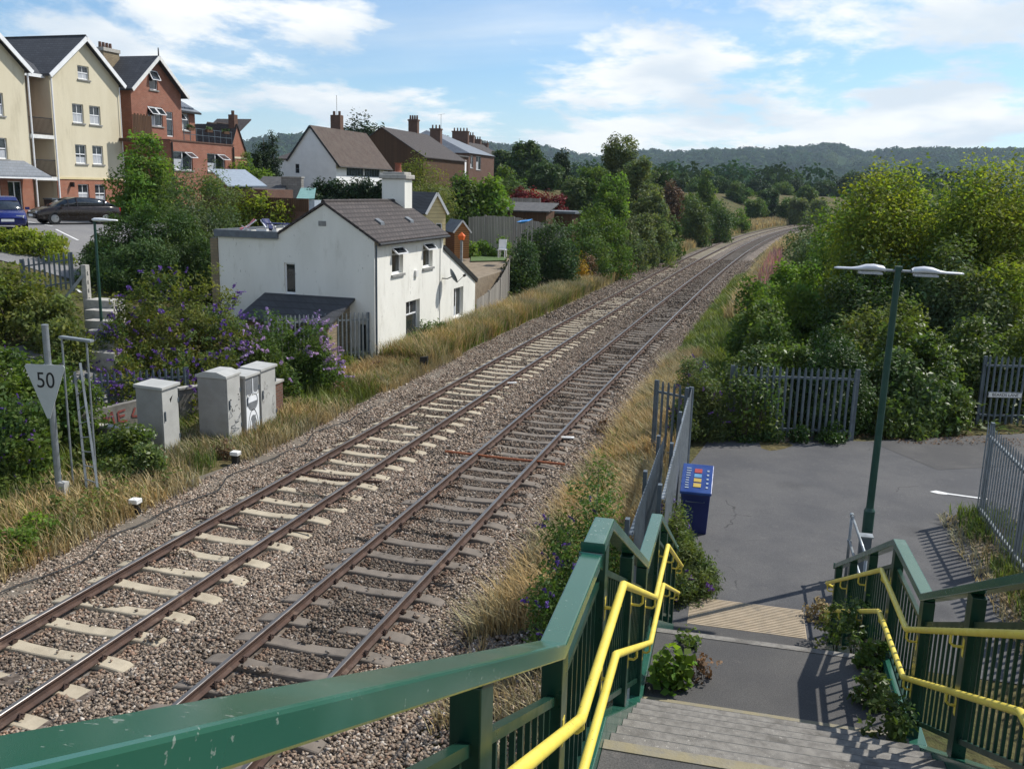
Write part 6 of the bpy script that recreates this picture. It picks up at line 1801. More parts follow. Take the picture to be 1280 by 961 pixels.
def plant(name, label, cat, px, pyt, hw, Y, kind, leaf, n=6000, size=.16, t0=.12, group=None, fl=None, bark='bark', clumps=None, sig=None, pyb=None, x=None, depth=1.0,
          ratio=.5, bright=.28, hue=.12, up=.35, trunk=None, hm=None, zb=None, droop=0.0, stemname=None, crownname=None):
    _seed[0] += 1; rng = np.random.default_rng(_seed[0])
    T = PY(px, pyt, Y)
    bx_ = T.x if x is None else x
    if zb is None: zb = G(bx_, Y) if pyb is None else PY(px, pyb, Y).z
    h = (T.z - zb) if hm is None else hm
    w = hw / FOC * (CAMP - T).length
    t = thing(name, label, cat, (bx_, Y, zb), group)
    n = int(n * FN); K = clumps or int(np.clip(n / 55, 24, 300))
    C, e = crown_clumps(rng, kind, h * .96, w * .93, K, t0, depth)
    s_ = sig or max(size * 1.1, .16 * min(w, h) * (40 / K) ** .33)
    stems(t, rng, C, h, w, trunk or max(.03, min(.35, h * .02)), kind, bark, name=stemname or ('stems' if kind in ('bush', 'spread') else 'trunk'))
    foliage(crownname or ('foliage' if kind in ('bush', 'spread') else 'crown'), t, leaf, rng, C, s_, max(3, int(n / len(C))), size, h, w, ratio, bright, hue, up=up, droop=droop)
    if fl: flowers(t, rng, C, fl[0], fl[1], fl[2], h)
    return t


def multi(t_label, cat, name, blobs, leaf, n, size, ref, Y0, fl=None, group=None, bark='bark', ratio=.5, bright=.28, hue=.12, up=.35, kindname=('stems', 'foliage')):
    """a spreading shrub or thicket made of several lobes given as (px, py_top, halfwidth_px, Y)"""
    _seed[0] += 1; rng = np.random.default_rng(_seed[0])
    b = PY(ref[0], ref[1], Y0); zb = G(b.x, Y0)
    t = thing(name, t_label, cat, (b.x, Y0, zb), group)
    Cs = []; hmax = .5; n = int(n * FN)
    tot = sum(q[2] ** 1.5 for q in blobs)
    for (px, pyt, hw, Y) in blobs:
        T = PY(px, pyt, Y); z0 = G(T.x, Y); h = max(.4, T.z - z0); w = hw / FOC * (CAMP - T).length
        k = int(max(12, n / 45 * hw ** 1.5 / tot)); C, e = crown_clumps(rng, 'bush', h, w, k, .06)
        Cs.append(C + np.array([T.x - b.x, Y - Y0, z0 - zb])); hmax = max(hmax, h)
    C = np.concatenate(Cs)
    stems(t, rng, C, hmax, 1, .03, 'bush', bark, nlimb=10, name=kindname[0])
    foliage(kindname[1], t, leaf, rng, C, max(size * 1.2, .118 * hmax * (40 / max(40, len(C))) ** .3), max(3, int(n / len(C))), size, hmax, 1, ratio, bright, hue, up=up)
    if fl: flowers(t, rng, C, fl[0], fl[1], fl[2], hmax)
    return t


# ------------------------------------------------------------------ grasses (stuff)
def blades(name, label, cat, X, Y, Z, hgt, mat, rng, lean=.5, width=.012, hv=.38):
    n = len(X)
    a = rng.uniform(0, 2 * np.pi, n); L = hgt * rng.uniform(.5, 1.25, n)
    d = np.stack([np.cos(a), np.sin(a), np.zeros(n)], -1); b = np.stack([-np.sin(a), np.cos(a), np.zeros(n)], -1)
    wv = np.stack([-.7 * vnoise(X * .9, Y * .9, 44) + .2, .9 * (vnoise(X * .9, Y * .9, 45) - .5), 0 * X], -1)
    P = np.stack([X, Y, Z], -1); w = (width * rng.uniform(.6, 1.4, n))[:, None]
    l = (lean * rng.uniform(.1, 1.2, n))[:, None]
    M_ = P + np.array([0, 0, 1]) * (L * .6)[:, None] + (d + wv) * l * (L * .3)[:, None]
    E_ = P + np.array([0, 0, 1]) * (L * .97)[:, None] + (d + wv) * l * (L * .95)[:, None]
    V = np.stack([P - b * w, P + b * w, M_ + b * w * .9, M_ - b * w * .9, E_], 1).reshape(-1, 3)
    i = np.arange(n)[:, None] * 5
    F = np.concatenate([i + np.array([0, 1, 2, 3]), i + np.array([3, 2, 4, 4])], 0)
    F4 = (i + np.array([0, 1, 2, 3])); F3 = i + np.array([3, 2, 4])
    # as quads with the tip split into two verts would double verts; use triangles throughout
    F = np.concatenate([i + np.array([0, 1, 2]), i + np.array([0, 2, 3]), F3], 0)
    pt = vnoise(X * 1.3, Y * 1.3, 41) - .5; c = rng.uniform(1 - hv, 1 + hv, n) * (1 + .5 * pt); hh_ = rng.uniform(-.1, .12, n) + .16 * (vnoise(X * .8, Y * .8, 43) - .5)
    col = np.repeat(np.stack([c * (1 + hh_), c, c * (1 - hh_)], -1), 5, axis=0)
    o = np_mesh(name, V, F, MTL(mat), tint=col, nper=3)
    return tag(o, label, cat, kind='stuff')


rg = np.random.default_rng(77)


def strip(n, y0, y1, d0, d1, power=1.0, dens=None, thr=.4, f=.5):
    y = y0 + (y1 - y0) * rg.random(n) ** power; d = rg.uniform(d0, d1, n)
    if dens is not None:
        k = vnoise(d * f + 20, y * f + 7, dens) + .25 * vnoise(d * f * 4, y * f * 4, dens + 1) > thr + rg.uniform(-.1, .1, n); y, d = y[k], d[k]
    x = xc(y) + d
    return x, y, ground(x, y)


X, Y, Z = strip(30000, 9, 34, -6.2, -3.95, .9, 1, .42)
blades('dry_grass', 'dry straw coloured grass on the verge in front of the cabinets and cottage', 'grass', X, Y, Z, .42, 'straw', rg, .9, .009)
X, Y, Z = strip(26000, 9, 40, -7.2, -4.2, .9, 3, .42)
blades('green_grass', 'greener grass tufts mixed into the verge in front of the cabinets and cottage', 'grass', X, Y, Z, .4, 'grass', rg, .8, .009)
X, Y, Z = strip(22000, 31, 62, -6.1, -4.2, 1.0)
blades('dry_grass', 'tall dry grass between the cottage wall and the cottage-side track', 'grass', X, Y, Z, .75, 'straw', rg, .8, .014)
X, Y, Z = strip(22000, 31, 62, -6.1, -4.2, 1.0, 5, .4)
blades('green_grass', 'green grass and weeds along the foot of the cottage wall', 'grass', X, Y, Z, .65, 'grass', rg, .8, .016)
X, Y, Z = strip(18000, 60, 180, -7.0, -4.2, 1.6)
blades('dry_grass', 'pale dry grass strip following the line below the round bushes', 'grass', X, Y, Z, .8, 'straw', rg, .7, .035)
X, Y, Z = strip(9000, 175, 300, -9.0, -4.2, 1.2)
blades('dry_grass', 'pale dry grass on the outside of the far bend', 'grass', X, Y, Z, 1.0, 'straw', rg, .7, .08)
X, Y, Z = strip(52000, 12, 36, 3.55, 6.4, 1.1, 8, .30)
k = X < -1.15; X, Y, Z = X[k], Y[k], Z[k]
blades('dry_grass', 'golden dry grass between the stair-side track and the galvanised fence', 'grass', X, Y, Z, .5, 'straw', rg, .9, .009)
X, Y, Z = strip(30000, 20, 75, 3.9, 7.2, 1.2)
k = (X < -1.8) | (Y > 27); X, Y, Z = X[k], Y[k], Z[k]
blades('green_grass', 'yellow green grass bank between the stair-side track and the bramble thicket', 'grass', X, Y, Z, .38, 'grass', rg, .8, .02)
X, Y, Z = strip(7000, 45, 140, 5.2, 6.6, 1.2)
blades('dry_grass', 'pale dry grass along the right-hand side of the line in front of the shrubs', 'grass', X, Y, Z, .8, 'straw', rg, .7, .03)
X, Y, Z = strip(420, 55, 95, 5.9, 6.9, 1.0)
blades('willowherb', 'pinkish willowherb stems on the inside of the bend', 'wildflowers', X, Y, Z, 1.2, 'pinkw', rg, .3, .04)
# grass at the foot of the bright fence on the right
n = 5000; Y = rg.uniform(12.5, 18.8, n); X = 4.35 + rg.random(n) ** .7 * 1.3; k = vnoise(X * 3, Y * 1.2, 4) > .35; X, Y = X[k], Y[k]
blades('green_grass', 'grass tufts at the foot of the bright galvanised fence on the right', 'grass', X, Y, np.full(len(X), CP), .32, 'grass', rg, .8, .009)
n = 2600; Y = rg.uniform(12, 18.5, n); X = 4.1 + rg.random(n) * 1.5
blades('dry_grass', 'dead grass litter under the bright galvanised fence on the right', 'grass', X, Y, np.full(len(X), CP), .16, 'straw', rg, 1.4, .009)
# soil strip beneath that fence
m = MB(); m.add([(4.15, 11, CP + .006), (5.6, 11, CP + .006), (5.6, 18.5, CP + .006), (4.9, 19.0, CP + .006), (4.5, 18.2, CP + .006), (4.35, 15, CP + .006)], [(0, 1, 2, 3, 4, 5)]); tag(m.build('soil_strip', MT['soil']), kind='structure')

# weeds on the ground behind the left bushes and around (leafy ground cover)
def cover(name, label, x0, x1, y0, y1, n, size, mat, thr=.35, lift=.25, zf=None, cond=None):
    x = rg.uniform(x0, x1, n); y = rg.uniform(y0, y1, n); k = vnoise(x * .8, y * .8, 12) > thr; x, y = x[k], y[k]
    if cond is not None: k = cond(x, y); x, y = x[k], y[k]
    z = (ground(x, y) if zf is None else np.full(len(x), zf)) + lift * vnoise(x * 1.7, y * 1.7, 3) * rg.random(len(x)) + .02
    P = np.stack([x, y, z], -1); V = leaf_quads(P, np.tile([0, 0, 1.], (len(x), 1)), size, rg, .5, .8)
    c = rg.uniform(.7, 1.3, len(x)); col = np.repeat(np.stack([c * 1.05, c, c * .9], -1), 4, axis=0)
    tag(np_mesh(name, V, np.arange(len(V)).reshape(-1, 4), MTL(mat), tint=col), label, 'ground cover', kind='stuff')


cover('weeds', 'low green weeds covering the bank around the speed sign', -20, -11.3, 9, 18, 15000, .11, 'mid', .3, .6)
cover('weeds', 'rough green weeds on the slope behind the cabinets and cottage', -34, -12.5, 18, 60, 22000, .2, 'olive', .25, .6, cond=lambda x, y: ~((x > -19.6) & (y > 30.5) & (y < 44)) & ~((x > -42) & (x < -24) & (y > 30)))
cover('brambles', 'low tangled brambles covering the ground beyond the car park', -.4, 30, 24.3, 60, 30000, .2, 'bram', .2, .9, cond=lambda x, y: (x - xc(y) > 7.4) & (y > 24.3 + .22 * (x + .4)))
cover('leaf_litter', 'brown leaf litter along the back edge of the car park', -.3, 7.5, 22.7, 25.6, 2600, .07, 'brown', .2, .03, zf=CP, cond=lambda x, y: (y > 23.0 + .24 * x) & (y < 23.75 + .3 * x))
cover('weeds', 'small weeds scattered on the ballast shoulder below the green railing', -3.4, -.8, 5.0, 15, 7000, .06, 'mid', .6, .15)
X = rg.uniform(-3.2, -.8, 9000); Y = rg.uniform(6, 13, 9000); k = vnoise(X * 1.1, Y * .9, 31) > .5; X, Y = X[k], Y[k]
blades('dry_grass', 'dry grass tufts on the bank just below the green railing', 'grass', X, Y, ground(X, Y), .3, 'straw', rg, .9, .007)

# ------------------------------------------------------------------ left bank plants
multi('tangled shrub with scattered purple blossom filling the bank left of the speed sign', 'shrub', 'shrub', [(10, 440, 50, 17), (60, 450, 40, 18), (20, 500, 45, 15.6), (100, 480, 30, 17.6), (-30, 430, 40, 16)], 'mid', 9000, .13, (50, 560), 16.8, fl=(170, .17, 'purple'))
multi('leafy green bush high on the bank above the tangled shrub', 'bush', 'bush', [(20, 335, 40, 24), (60, 372, 40, 23), (-20, 350, 40, 23), (80, 402, 30, 22)], 'olive', 7000, .15, (20, 420), 23)
multi('yellow green clipped shrub in front of the street at the far left', 'shrub', 'shrub', [(10, 288, 32, 33), (45, 291, 32, 33.5), (72, 300, 15, 33), (-25, 290, 30, 33)], 'lime', 5200, .15, (20, 330), 33)
multi('dark bramble clump in front of the low concrete wall', 'bramble', 'bramble', [(160, 528, 32, 17.0), (185, 555, 22, 16.6), (125, 545, 24, 16.8), (150, 575, 30, 16.2)], 'bram', 5200, .1, (160, 600), 16.7)
multi('small bright weed clump at the foot of the bank in the lower left corner', 'weed', 'weed', [(45, 660, 24, 13.2), (20, 680, 26, 12.6)], 'bright', 1300, .08, (40, 700), 13.0)
multi('large purple flowering buddleia with yellowing leaves behind the cabinets', 'buddleia', 'buddleia', [(200, 338, 62, 24.5), (265, 340, 45, 25), (160, 372, 45, 24), (240, 380, 70, 23.5), (190, 420, 55, 23), (285, 390, 35, 24), (160, 450, 30, 21.8), (220, 440, 45, 22.4), (275, 440, 35, 22.8), (140, 400, 25, 23), (165, 470, 26, 20.4), (205, 478, 24, 20.6), (240, 480, 20, 21)], 'olive', 23000, .12, (220, 480), 24, fl=(330, .26, 'purple'), ratio=.38, hue=.2)
multi('green buddleia with drooping pale purple spikes in front of the cottage porch', 'buddleia', 'buddleia', [(345, 385, 42, 25.5), (385, 402, 36, 26), (330, 420, 45, 24.5), (400, 440, 30, 26), (300, 425, 30, 24)], 'mid', 10000, .12, (350, 500), 25.2, fl=(170, .3, 'lilac'), ratio=.38)
multi('dark spreading conifer-like shrub beside the street lamp', 'shrub', 'shrub', [(150, 270, 42, 33), (195, 255, 55, 34), (235, 275, 35, 34), (130, 305, 35, 32), (185, 300, 60, 32), (250, 300, 25, 33)], 'dark', 22000, .17, (180, 350), 33, ratio=.3)
multi('grey green feathery shrub behind the flat roof of the cottage', 'shrub', 'shrub', [(225, 212, 34, 40), (262, 208, 30, 41), (285, 235, 20, 40), (240, 245, 40, 39)], 'grey', 8000, .16, (240, 290), 40, ratio=.35)
multi('glossy bright green tree growing in front of the red brick house', 'tree', 'tree', [(182, 168, 30, 48), (168, 195, 28, 47), (200, 200, 25, 48), (175, 230, 38, 47)], 'bright', 7000, .22, (180, 260), 47.5, kindname=('trunk', 'crown'))
multi('yellow green vine spilling over the dark garden wall', 'vine', 'vine', [(300, 238, 16, 45.6), (325, 240, 18, 45.6), (350, 246, 14, 45.6), (285, 246, 10, 45.6)], 'lime', 2200, .22, (320, 262), 45.6)
for k, (px, pyt, hw, Y, lab) in enumerate(((320, 178, 6, 72, 'slim dark cypress, shortest of the clump left of the white house'), (329, 160, 9, 74, 'tall dark cypress in the middle of the clump left of the white house'), (340, 157, 10, 75, 'tallest dark cypress standing against the white house wall'), (308, 190, 8, 68, 'light green upright conifer beside the brick gable'))):
    plant('cypress', lab, 'cypress', px, pyt, hw, Y, 'column', 'deep' if k < 3 else 'mid', 2600, .2, .02, 'cypresses left of the white house', ratio=.4)
for (b_, lab) in (((300, 205, 12, 66), 'low green shrub below the brick gable and the cypresses'), ((322, 212, 14, 66), 'low green shrub below the tall cypresses'), ((338, 214, 10, 67), 'low green shrub against the corner of the white house'), ((265, 225, 14, 55), 'low green shrub at the foot of the brick terrace wall')):
    multi(lab, 'shrub', 'shrub', [b_], 'bright', 750, .24, (b_[0], 230), b_[3], group='low shrubs below the cypresses')
multi('dark clipped hedge behind the cottage roof', 'hedge', 'hedge', [(400, 226, 14, 60), (420, 224, 18, 60), (442, 225, 18, 60), (462, 226, 16, 60), (480, 228, 12, 60), (390, 240, 12, 58)], 'deep', 17000, .24, (430, 260), 60)
for (b_, lab) in (((600, 300, 9, 62), 'leafy vegetable plant in front of the tall board fence, next to the shed'), ((615, 302, 10, 62), 'leafy vegetable plant in the middle of the row in front of the tall board fence'), ((630, 296, 10, 62), 'leafy vegetable plant at the tarpaulin end of the row by the board fence'), ((590, 306, 7, 61), 'small leafy plant against the side of the orange shed')):
    multi(lab, 'plant', 'vegetable_plant', [b_], 'bright', 480, .2, (b_[0], 312), b_[3], group='vegetable plants by the board fence')
multi('yellowish feathery bush rising behind the cottage chimney', 'bush', 'bush', [(520, 192, 26, 66), (545, 205, 22, 66), (500, 205, 16, 66), (535, 225, 32, 64), (555, 235, 18, 64)], 'olive', 7000, .22, (530, 280), 65, ratio=.35)
multi('bright lime green tree with big round leaves beside the garden fence', 'tree', 'tree', [(612, 208, 20, 74), (600, 225, 18, 73), (622, 228, 18, 74), (608, 245, 26, 73)], 'bright', 4200, .3, (610, 262), 73.5, kindname=('trunk', 'crown'), ratio=.75)
multi('green tree with yellow leaf tips left of the lime green tree', 'tree', 'tree', [(575, 212, 18, 72), (585, 228, 18, 72), (568, 240, 16, 71)], 'mid', 3800, .28, (577, 262), 72, kindname=('trunk', 'crown'), ratio=.7)
multi('soft green tree in front of the terrace row', 'tree', 'tree', [(632, 210, 14, 100), (645, 220, 12, 100), (630, 228, 18, 99)], 'mid', 2200, .35, (635, 250), 100, kindname=('trunk', 'crown'))
multi('dark red maple-like shrub above the long low shed, left one', 'shrub', 'red_shrub', [(652, 236, 14, 92), (668, 238, 12, 92), (645, 243, 10, 92)], 'redl', 2600, .3, (655, 256), 92, group='dark red shrubs')
multi('dark red maple-like shrub, the right one of the pair behind the sheds', 'shrub', 'red_shrub', [(688, 240, 12, 93), (700, 246, 9, 93), (678, 245, 9, 93)], 'redl', 2000, .3, (688, 258), 93, group='dark red shrubs')
for (b_, lab) in (((428, 152, 12, 118), 'dark pine behind the white house roof, the one beside its chimney'), ((449, 146, 14, 119), 'dark pine behind the white house roof, tallest of the three'), ((466, 152, 11, 118), 'dark pine behind the white house roof, the one nearest the brown gable')):
    multi(lab, 'tree', 'pine_tree', [b_, (b_[0] + 3, b_[1] + 7, b_[2] * .8, b_[3])], 'deep', 1300, .5, (b_[0], 190), b_[3], group='pines behind the white house', kindname=('trunk', 'crown'))
trees = [
    ('oak_tree', 'big round dark oak standing behind the end of the terrace row', 658, 178, 26, 150, 'round', 'dark', 5200, .5, .15),
    ('oak_tree', 'smaller dark oak touching the last terrace house', 627, 188, 14, 165, 'round', 'dark', 2600, .55, .15),
    ('conifer_tree', 'pointed brownish dark conifer right of the big oak', 703, 185, 15, 140, 'cone', 'deep', 3600, .45, .05),
    ('oak_tree', 'broad dark tree between the big oak and the pointed conifer', 682, 205, 22, 130, 'round', 'dark', 3600, .45, .12),
    ('ash_tree', 'tall feathery grey green ash, the highest tree on the left of the line', 775, 164, 36, 105, 'loose', 'pale', 7500, .32, .2),
    ('ash_tree', 'pale lower ash leaning against the tall feathery one', 800, 195, 30, 100, 'round', 'pale', 5200, .32, .12),
    ('broadleaf_tree', 'mid green rounded tree left of the tall feathery ash', 740, 205, 30, 98, 'round', 'mid', 5200, .32, .1),
    ('broadleaf_tree', 'bright crowned tree in front of the tall feathery ash', 765, 213, 26, 88, 'round', 'bright', 4200, .3, .1),
    ('broadleaf_tree', 'grey green tree filling the gap above the round bushes', 720, 222, 24, 96, 'round', 'grey', 4000, .32, .1),
    ('broadleaf_tree', 'large soft green tree overhanging the bend on the left', 815, 235, 34, 92, 'bush', 'pale', 6500, .3, .08),
    ('broadleaf_tree', 'brownish seeding tree standing behind the bend', 842, 226, 17, 125, 'round', 'brown', 2600, .38, .1),
    ('broadleaf_tree', 'dark green tree behind the brownish seeding one', 826, 208, 18, 150, 'round', 'dark', 2600, .45, .1),
    ('poplar_tree', 'dark green cone-shaped tree standing alone beyond the bend', 885, 211, 21, 165, 'cone', 'mid', 3600, .45, .04),
    ('broadleaf_tree', 'rounded green tree at the foot of the cone-shaped one', 862, 240, 20, 140, 'bush', 'mid', 3000, .4, .06),
]
for nm, lab, px, pyt, hw, Y, kind, leaf, n, size, t0 in trees:
    plant(nm, lab, 'tree', px, pyt, hw, Y, kind, leaf, n, size, t0, 'trees along the left of the line', bark='barkdark')
bushes = [
    ('round dark laurel bush, nearest the swooping board fence', [(655, 300, 24, 54), (645, 322, 18, 53)], 'dark', 5200, .16, 54, .5),
    ('dense dark laurel hedge behind the nearest laurel bush', [(690, 275, 34, 60), (665, 285, 22, 59), (705, 300, 24, 59)], 'dark', 8200, .18, 60, .5),
    ('big rounded green bush in the middle of the left bank', [(745, 258, 36, 68), (725, 272, 30, 66), (770, 275, 26, 69), (740, 295, 34, 65)], 'mid', 9000, .2, 67, .5),
    ('golden leaved sprig growing at the foot of the laurels', [(726, 318, 7, 62), (730, 330, 6, 61.5)], 'gold', 500, .16, 62, .5),
    ('brownish dead shrub beside the golden sprig', [(738, 318, 8, 62.6)], 'brown', 500, .16, 62.6, .5),
    ('round bush whose foliage reaches down to the dry grass below the feathery ash', [(800, 265, 30, 80), (825, 270, 22, 83), (785, 290, 24, 76)], 'pale', 6500, .24, 80, .5),
    ('dark green bush below the bend, right of the round pale one', [(842, 278, 15, 92), (828, 295, 14, 88)], 'dark', 2600, .26, 91, .5),
    ('rounded grey green bush on the outside of the bend', [(868, 250, 18, 118), (880, 262, 12, 118)], 'grey', 2800, .32, 118, .5),
    ('lighter bush at the outer edge of the bend', [(895, 252, 15, 135), (905, 262, 10, 135)], 'mid', 2400, .34, 135, .5),
    ('dark columnar bush at the end of the outer hedge, nearer of two', [(898, 256, 6, 128)], 'dark', 700, .3, 128, .5),
    ('dark columnar bush at the end of the outer hedge, farther of two', [(908, 256, 6, 129)], 'dark', 700, .3, 129, .5),
    ('low green bush in the dry grass on the outside of the bend', [(925, 262, 12, 165), (915, 268, 10, 160)], 'mid', 1600, .4, 163, .5),
]
for lab, bl, leaf, n, size, Y0, ratio in bushes:
    multi(lab, 'bush', 'bush', bl, leaf, n, size, (bl[0][0], 330), Y0, group='bushes along the left of the line', ratio=ratio)

# far trees across the bend
far = [(905, 222, 20, 260), (925, 230, 18, 240), (948, 226, 22, 280), (962, 236, 16, 230), (978, 228, 18, 300), (995, 222, 20, 320), (1012, 232, 16, 270), (1030, 226, 20, 330), (1050, 220, 20, 340), (1068, 214, 18, 330), (1000, 245, 14, 220), (985, 250, 12, 230), (945, 250, 14, 215), (1025, 248, 14, 230), (872, 224, 16, 280), (850, 216, 15, 300)]
fl_ = ['dark', 'mid', 'deep', 'dark', 'mid', 'deep', 'mid', 'dark', 'deep', 'dark', 'pale', 'mid', 'mid', 'pale', 'mid', 'dark']
for k, (px, pyt, hw, Y) in enumerate(far):
    T = PY(px, pyt, Y)
    plant('distant_tree', ['dark rounded tree in the belt beyond the far bend', 'lighter green tree in the belt beyond the far bend', 'nearly black evergreen in the belt beyond the far bend', 'pale olive tree in the belt beyond the far bend'][{'dark': 0, 'mid': 1, 'deep': 2, 'pale': 3}[fl_[k]]], 'tree', px, pyt, hw, Y, 'bush' if k % 3 else 'round', fl_[k], 3200, .55, .05, 'belt of trees beyond the far bend', bark='barkdark', clumps=60)

# wooded valley and hillside: canopy no one could count
def woods(name, label, n, seed, rlo, rhi, azlo, azhi, smin, smax, mat, thr, per=46, lf=.5):
    r = np.random.default_rng(seed)
    rad = np.sqrt(r.uniform(rlo ** 2, rhi ** 2, n)); az = np.radians(r.uniform(azlo, azhi, n)); x = rad * np.sin(az); y = rad * np.cos(az)
    k = vnoise(x * .004 + 9, y * .004, 21) * .7 + vnoise(x * .015, y * .015, 22) * .3 > thr; x, y, rad = x[k], y[k], rad[k]; n = len(x)
    z = np.where((abs(x) < 108) & (y < 418), ground(x, y), far_z(x, y))
    S_ = r.uniform(smin, smax, n) * (1 + rad / 4000)
    d = r.normal(size=(n, per, 3)); d /= np.linalg.norm(d, axis=2)[..., None]; d[..., 2] = abs(d[..., 2]) * .9
    P = np.stack([x, y, z], -1)[:, None] + d * S_[:, None, None] * np.array([1, 1, 1.25]) * r.uniform(.75, 1.05, (n, per, 1)) + np.array([0, 0, .35]) * S_[:, None, None]
    V = leaf_quads(P.reshape(-1, 3), d.reshape(-1, 3) * 2.2, np.repeat(S_, per) * lf, r, .8, .1)
    c = np.repeat(r.uniform(.6, 1.35, n), per) * r.uniform(.85, 1.15, n * per); hh_ = np.repeat(r.uniform(-.12, .14, n), per)
    col = np.repeat(np.stack([c * (1 + hh_), c, c * (1 - hh_)], -1), 4, axis=0)
    tag(np_mesh(name, V, np.arange(len(V)).reshape(-1, 4), MTL(mat), tint=col), label, 'woodland', kind='stuff')


woods('valley_woods', 'dark woodland filling the valley floor below the hills', 2600, 31, 345, 1150, -34, 24, 5, 8.5, 'hill', .3, 150, .22)
woods('hill_woods', 'bluish woodland covering the far hillside up to the skyline', 9500, 32, 1150, 2560, -34, 26, 7, 12, 'hill', .36)
woods('hill_woods', 'paler trees dotted over the open fields of the far hillside', 1500, 33, 1150, 2560, -34, 26, 5, 9, 'hill2', .1)
# a few far roofs on the hillside
hv = MB()
for k, (px, py_) in enumerate(((1160, 215), (1172, 216), (1040, 219), (1051, 219), (690, 190), (1185, 214))):
    d = ray(px, py_)
    for R_ in np.arange(900, 2600, 15.):
        p = CAMP + d * (R_ / math.hypot(d.x, d.y))
        if far_z(np.array(p.x), np.array(p.y)) > p.z: break
    t = thing('hillside_house', ('tiny pale house on the hillside below the skyline, seen right of the yellow tree top', 'tiny pale house next to it on the hillside below the skyline', 'tiny pale house low on the hillside left of the yellow tree', 'small pale house low on the hillside touching its neighbour', 'tiny pale house on the hill above the pointed conifer', 'tiny white house at the right end of the hillside row')[k], 'house', p, 'houses on the far hillside')
    m = MB(); m.box(p.x - 7, p.x + 7, p.y - 4, p.y + 4, p.z - 2, p.z + 6.5); m.build('wall', MT['renderwhite'], t)
    m = MB(); m.prism([(p.x - 7.5, p.y - 4.5, p.z + 6.5), (p.x - 7.5, p.y + 4.5, p.z + 6.5), (p.x - 7.5, p.y, p.z + 10)], (15, 0, 0)); m.build('roof', MT['tilewarm'], t)

# ------------------------------------------------------------------ right side
multi('purple tipped buddleia at the corner of the galvanised and the shaded fence', 'buddleia', 'buddleia', [(868, 447, 26, 22.9), (885, 470, 24, 23), (858, 500, 18, 22.4), (890, 505, 20, 22.9)], 'grey', 6500, .1, (870, 545), 22.8, fl=(90, .16, 'purple'), ratio=.34)
multi('bramble heap spilling over the shaded fence', 'bramble', 'bramble', [(945, 432, 32, 25.0), (975, 425, 28, 25.6), (922, 442, 18, 24.8), (960, 450, 36, 24.6), (1010, 430, 20, 25.6)], 'bram', 9500, .12, (950, 520), 25)
multi('dark ivy mound at the end of the shaded fence', 'ivy', 'ivy_mound', [(1045, 402, 34, 26), (1060, 425, 36, 25.2), (1030, 440, 34, 25.0), (1075, 460, 22, 24.8), (1040, 480, 30, 24.6)], 'ivy', 12000, .09, (1050, 550), 25.2)
multi('sunlit bramble bank behind the lamp post', 'bramble', 'bramble', [(1130, 400, 44, 27.5), (1165, 420, 38, 27), (1120, 440, 34, 26), (1150, 470, 40, 25.8), (1185, 480, 30, 26.2), (1110, 500, 24, 25.1), (1140, 510, 24, 25.2)], 'bram', 19000, .14, (1130, 550), 26.4)
multi('dark bramble bank hanging over the street name sign', 'bramble', 'bramble', [(1225, 395, 40, 29), (1265, 410, 36, 29.3), (1240, 430, 30, 28.4), (1290, 400, 36, 29), (1210, 440, 18, 28)], 'bram', 10000, .13, (1240, 540), 28.6)
multi('reddish fading shrub in the middle of the thicket', 'shrub', 'shrub', [(1090, 385, 40, 30), (1130, 375, 40, 31), (1060, 395, 26, 29)], 'olive', 6000, .14, (1090, 450), 30)
multi('leafy elder bush at the left edge of the thicket above the fence', 'bush', 'bush', [(942, 350, 22, 33), (958, 372, 26, 31), (935, 388, 18, 31), (965, 395, 30, 29)], 'mid', 8000, .15, (930, 440), 31)
multi('bright green feathery bush on the inside of the bend', 'bush', 'bush', [(985, 325, 34, 40), (1010, 330, 30, 39), (960, 350, 26, 38), (1000, 360, 34, 37)], 'bright', 8500, .17, (985, 420), 39)
multi('leggy willow-like shrub beside the far end of the line', 'shrub', 'shrub', [(1010, 272, 14, 52), (1022, 255, 18, 52), (1000, 290, 16, 50), (1030, 285, 24, 50), (1015, 305, 26, 48)], 'grey', 7500, .2, (1015, 360), 51, ratio=.36)
multi('light green young tree in front of the far belt of trees', 'tree', 'tree', [(1050, 242, 18, 46), (1038, 262, 18, 46), (1062, 262, 20, 45), (1045, 290, 26, 44)], 'bright', 7000, .18, (1045, 360), 45, kindname=('trunk', 'crown'))
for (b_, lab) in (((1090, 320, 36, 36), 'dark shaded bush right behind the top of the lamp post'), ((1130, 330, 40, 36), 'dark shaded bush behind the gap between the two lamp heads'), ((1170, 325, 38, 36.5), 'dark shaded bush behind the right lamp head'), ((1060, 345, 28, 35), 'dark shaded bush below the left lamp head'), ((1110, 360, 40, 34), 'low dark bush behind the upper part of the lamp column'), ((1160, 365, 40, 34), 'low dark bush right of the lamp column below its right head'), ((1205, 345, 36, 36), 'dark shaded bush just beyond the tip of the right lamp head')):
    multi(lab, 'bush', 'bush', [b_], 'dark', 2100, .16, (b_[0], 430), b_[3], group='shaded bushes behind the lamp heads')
multi('yellow green topped tree standing straight behind the lamp post', 'tree', 'maple_tree', [(1108, 192, 30, 39), (1085, 212, 32, 38.5), (1135, 208, 32, 39), (1068, 245, 30, 38), (1110, 230, 50, 38), (1155, 240, 30, 38.5), (1092, 188, 9, 39), (1120, 189, 8, 38.6), (1140, 202, 9, 39), (1076, 205, 9, 38.6)], 'lime', 18000, .165, (1112, 430), 38.5, group='yellow green trees behind the brambles', kindname=('trunk', 'crown'), hue=.14)
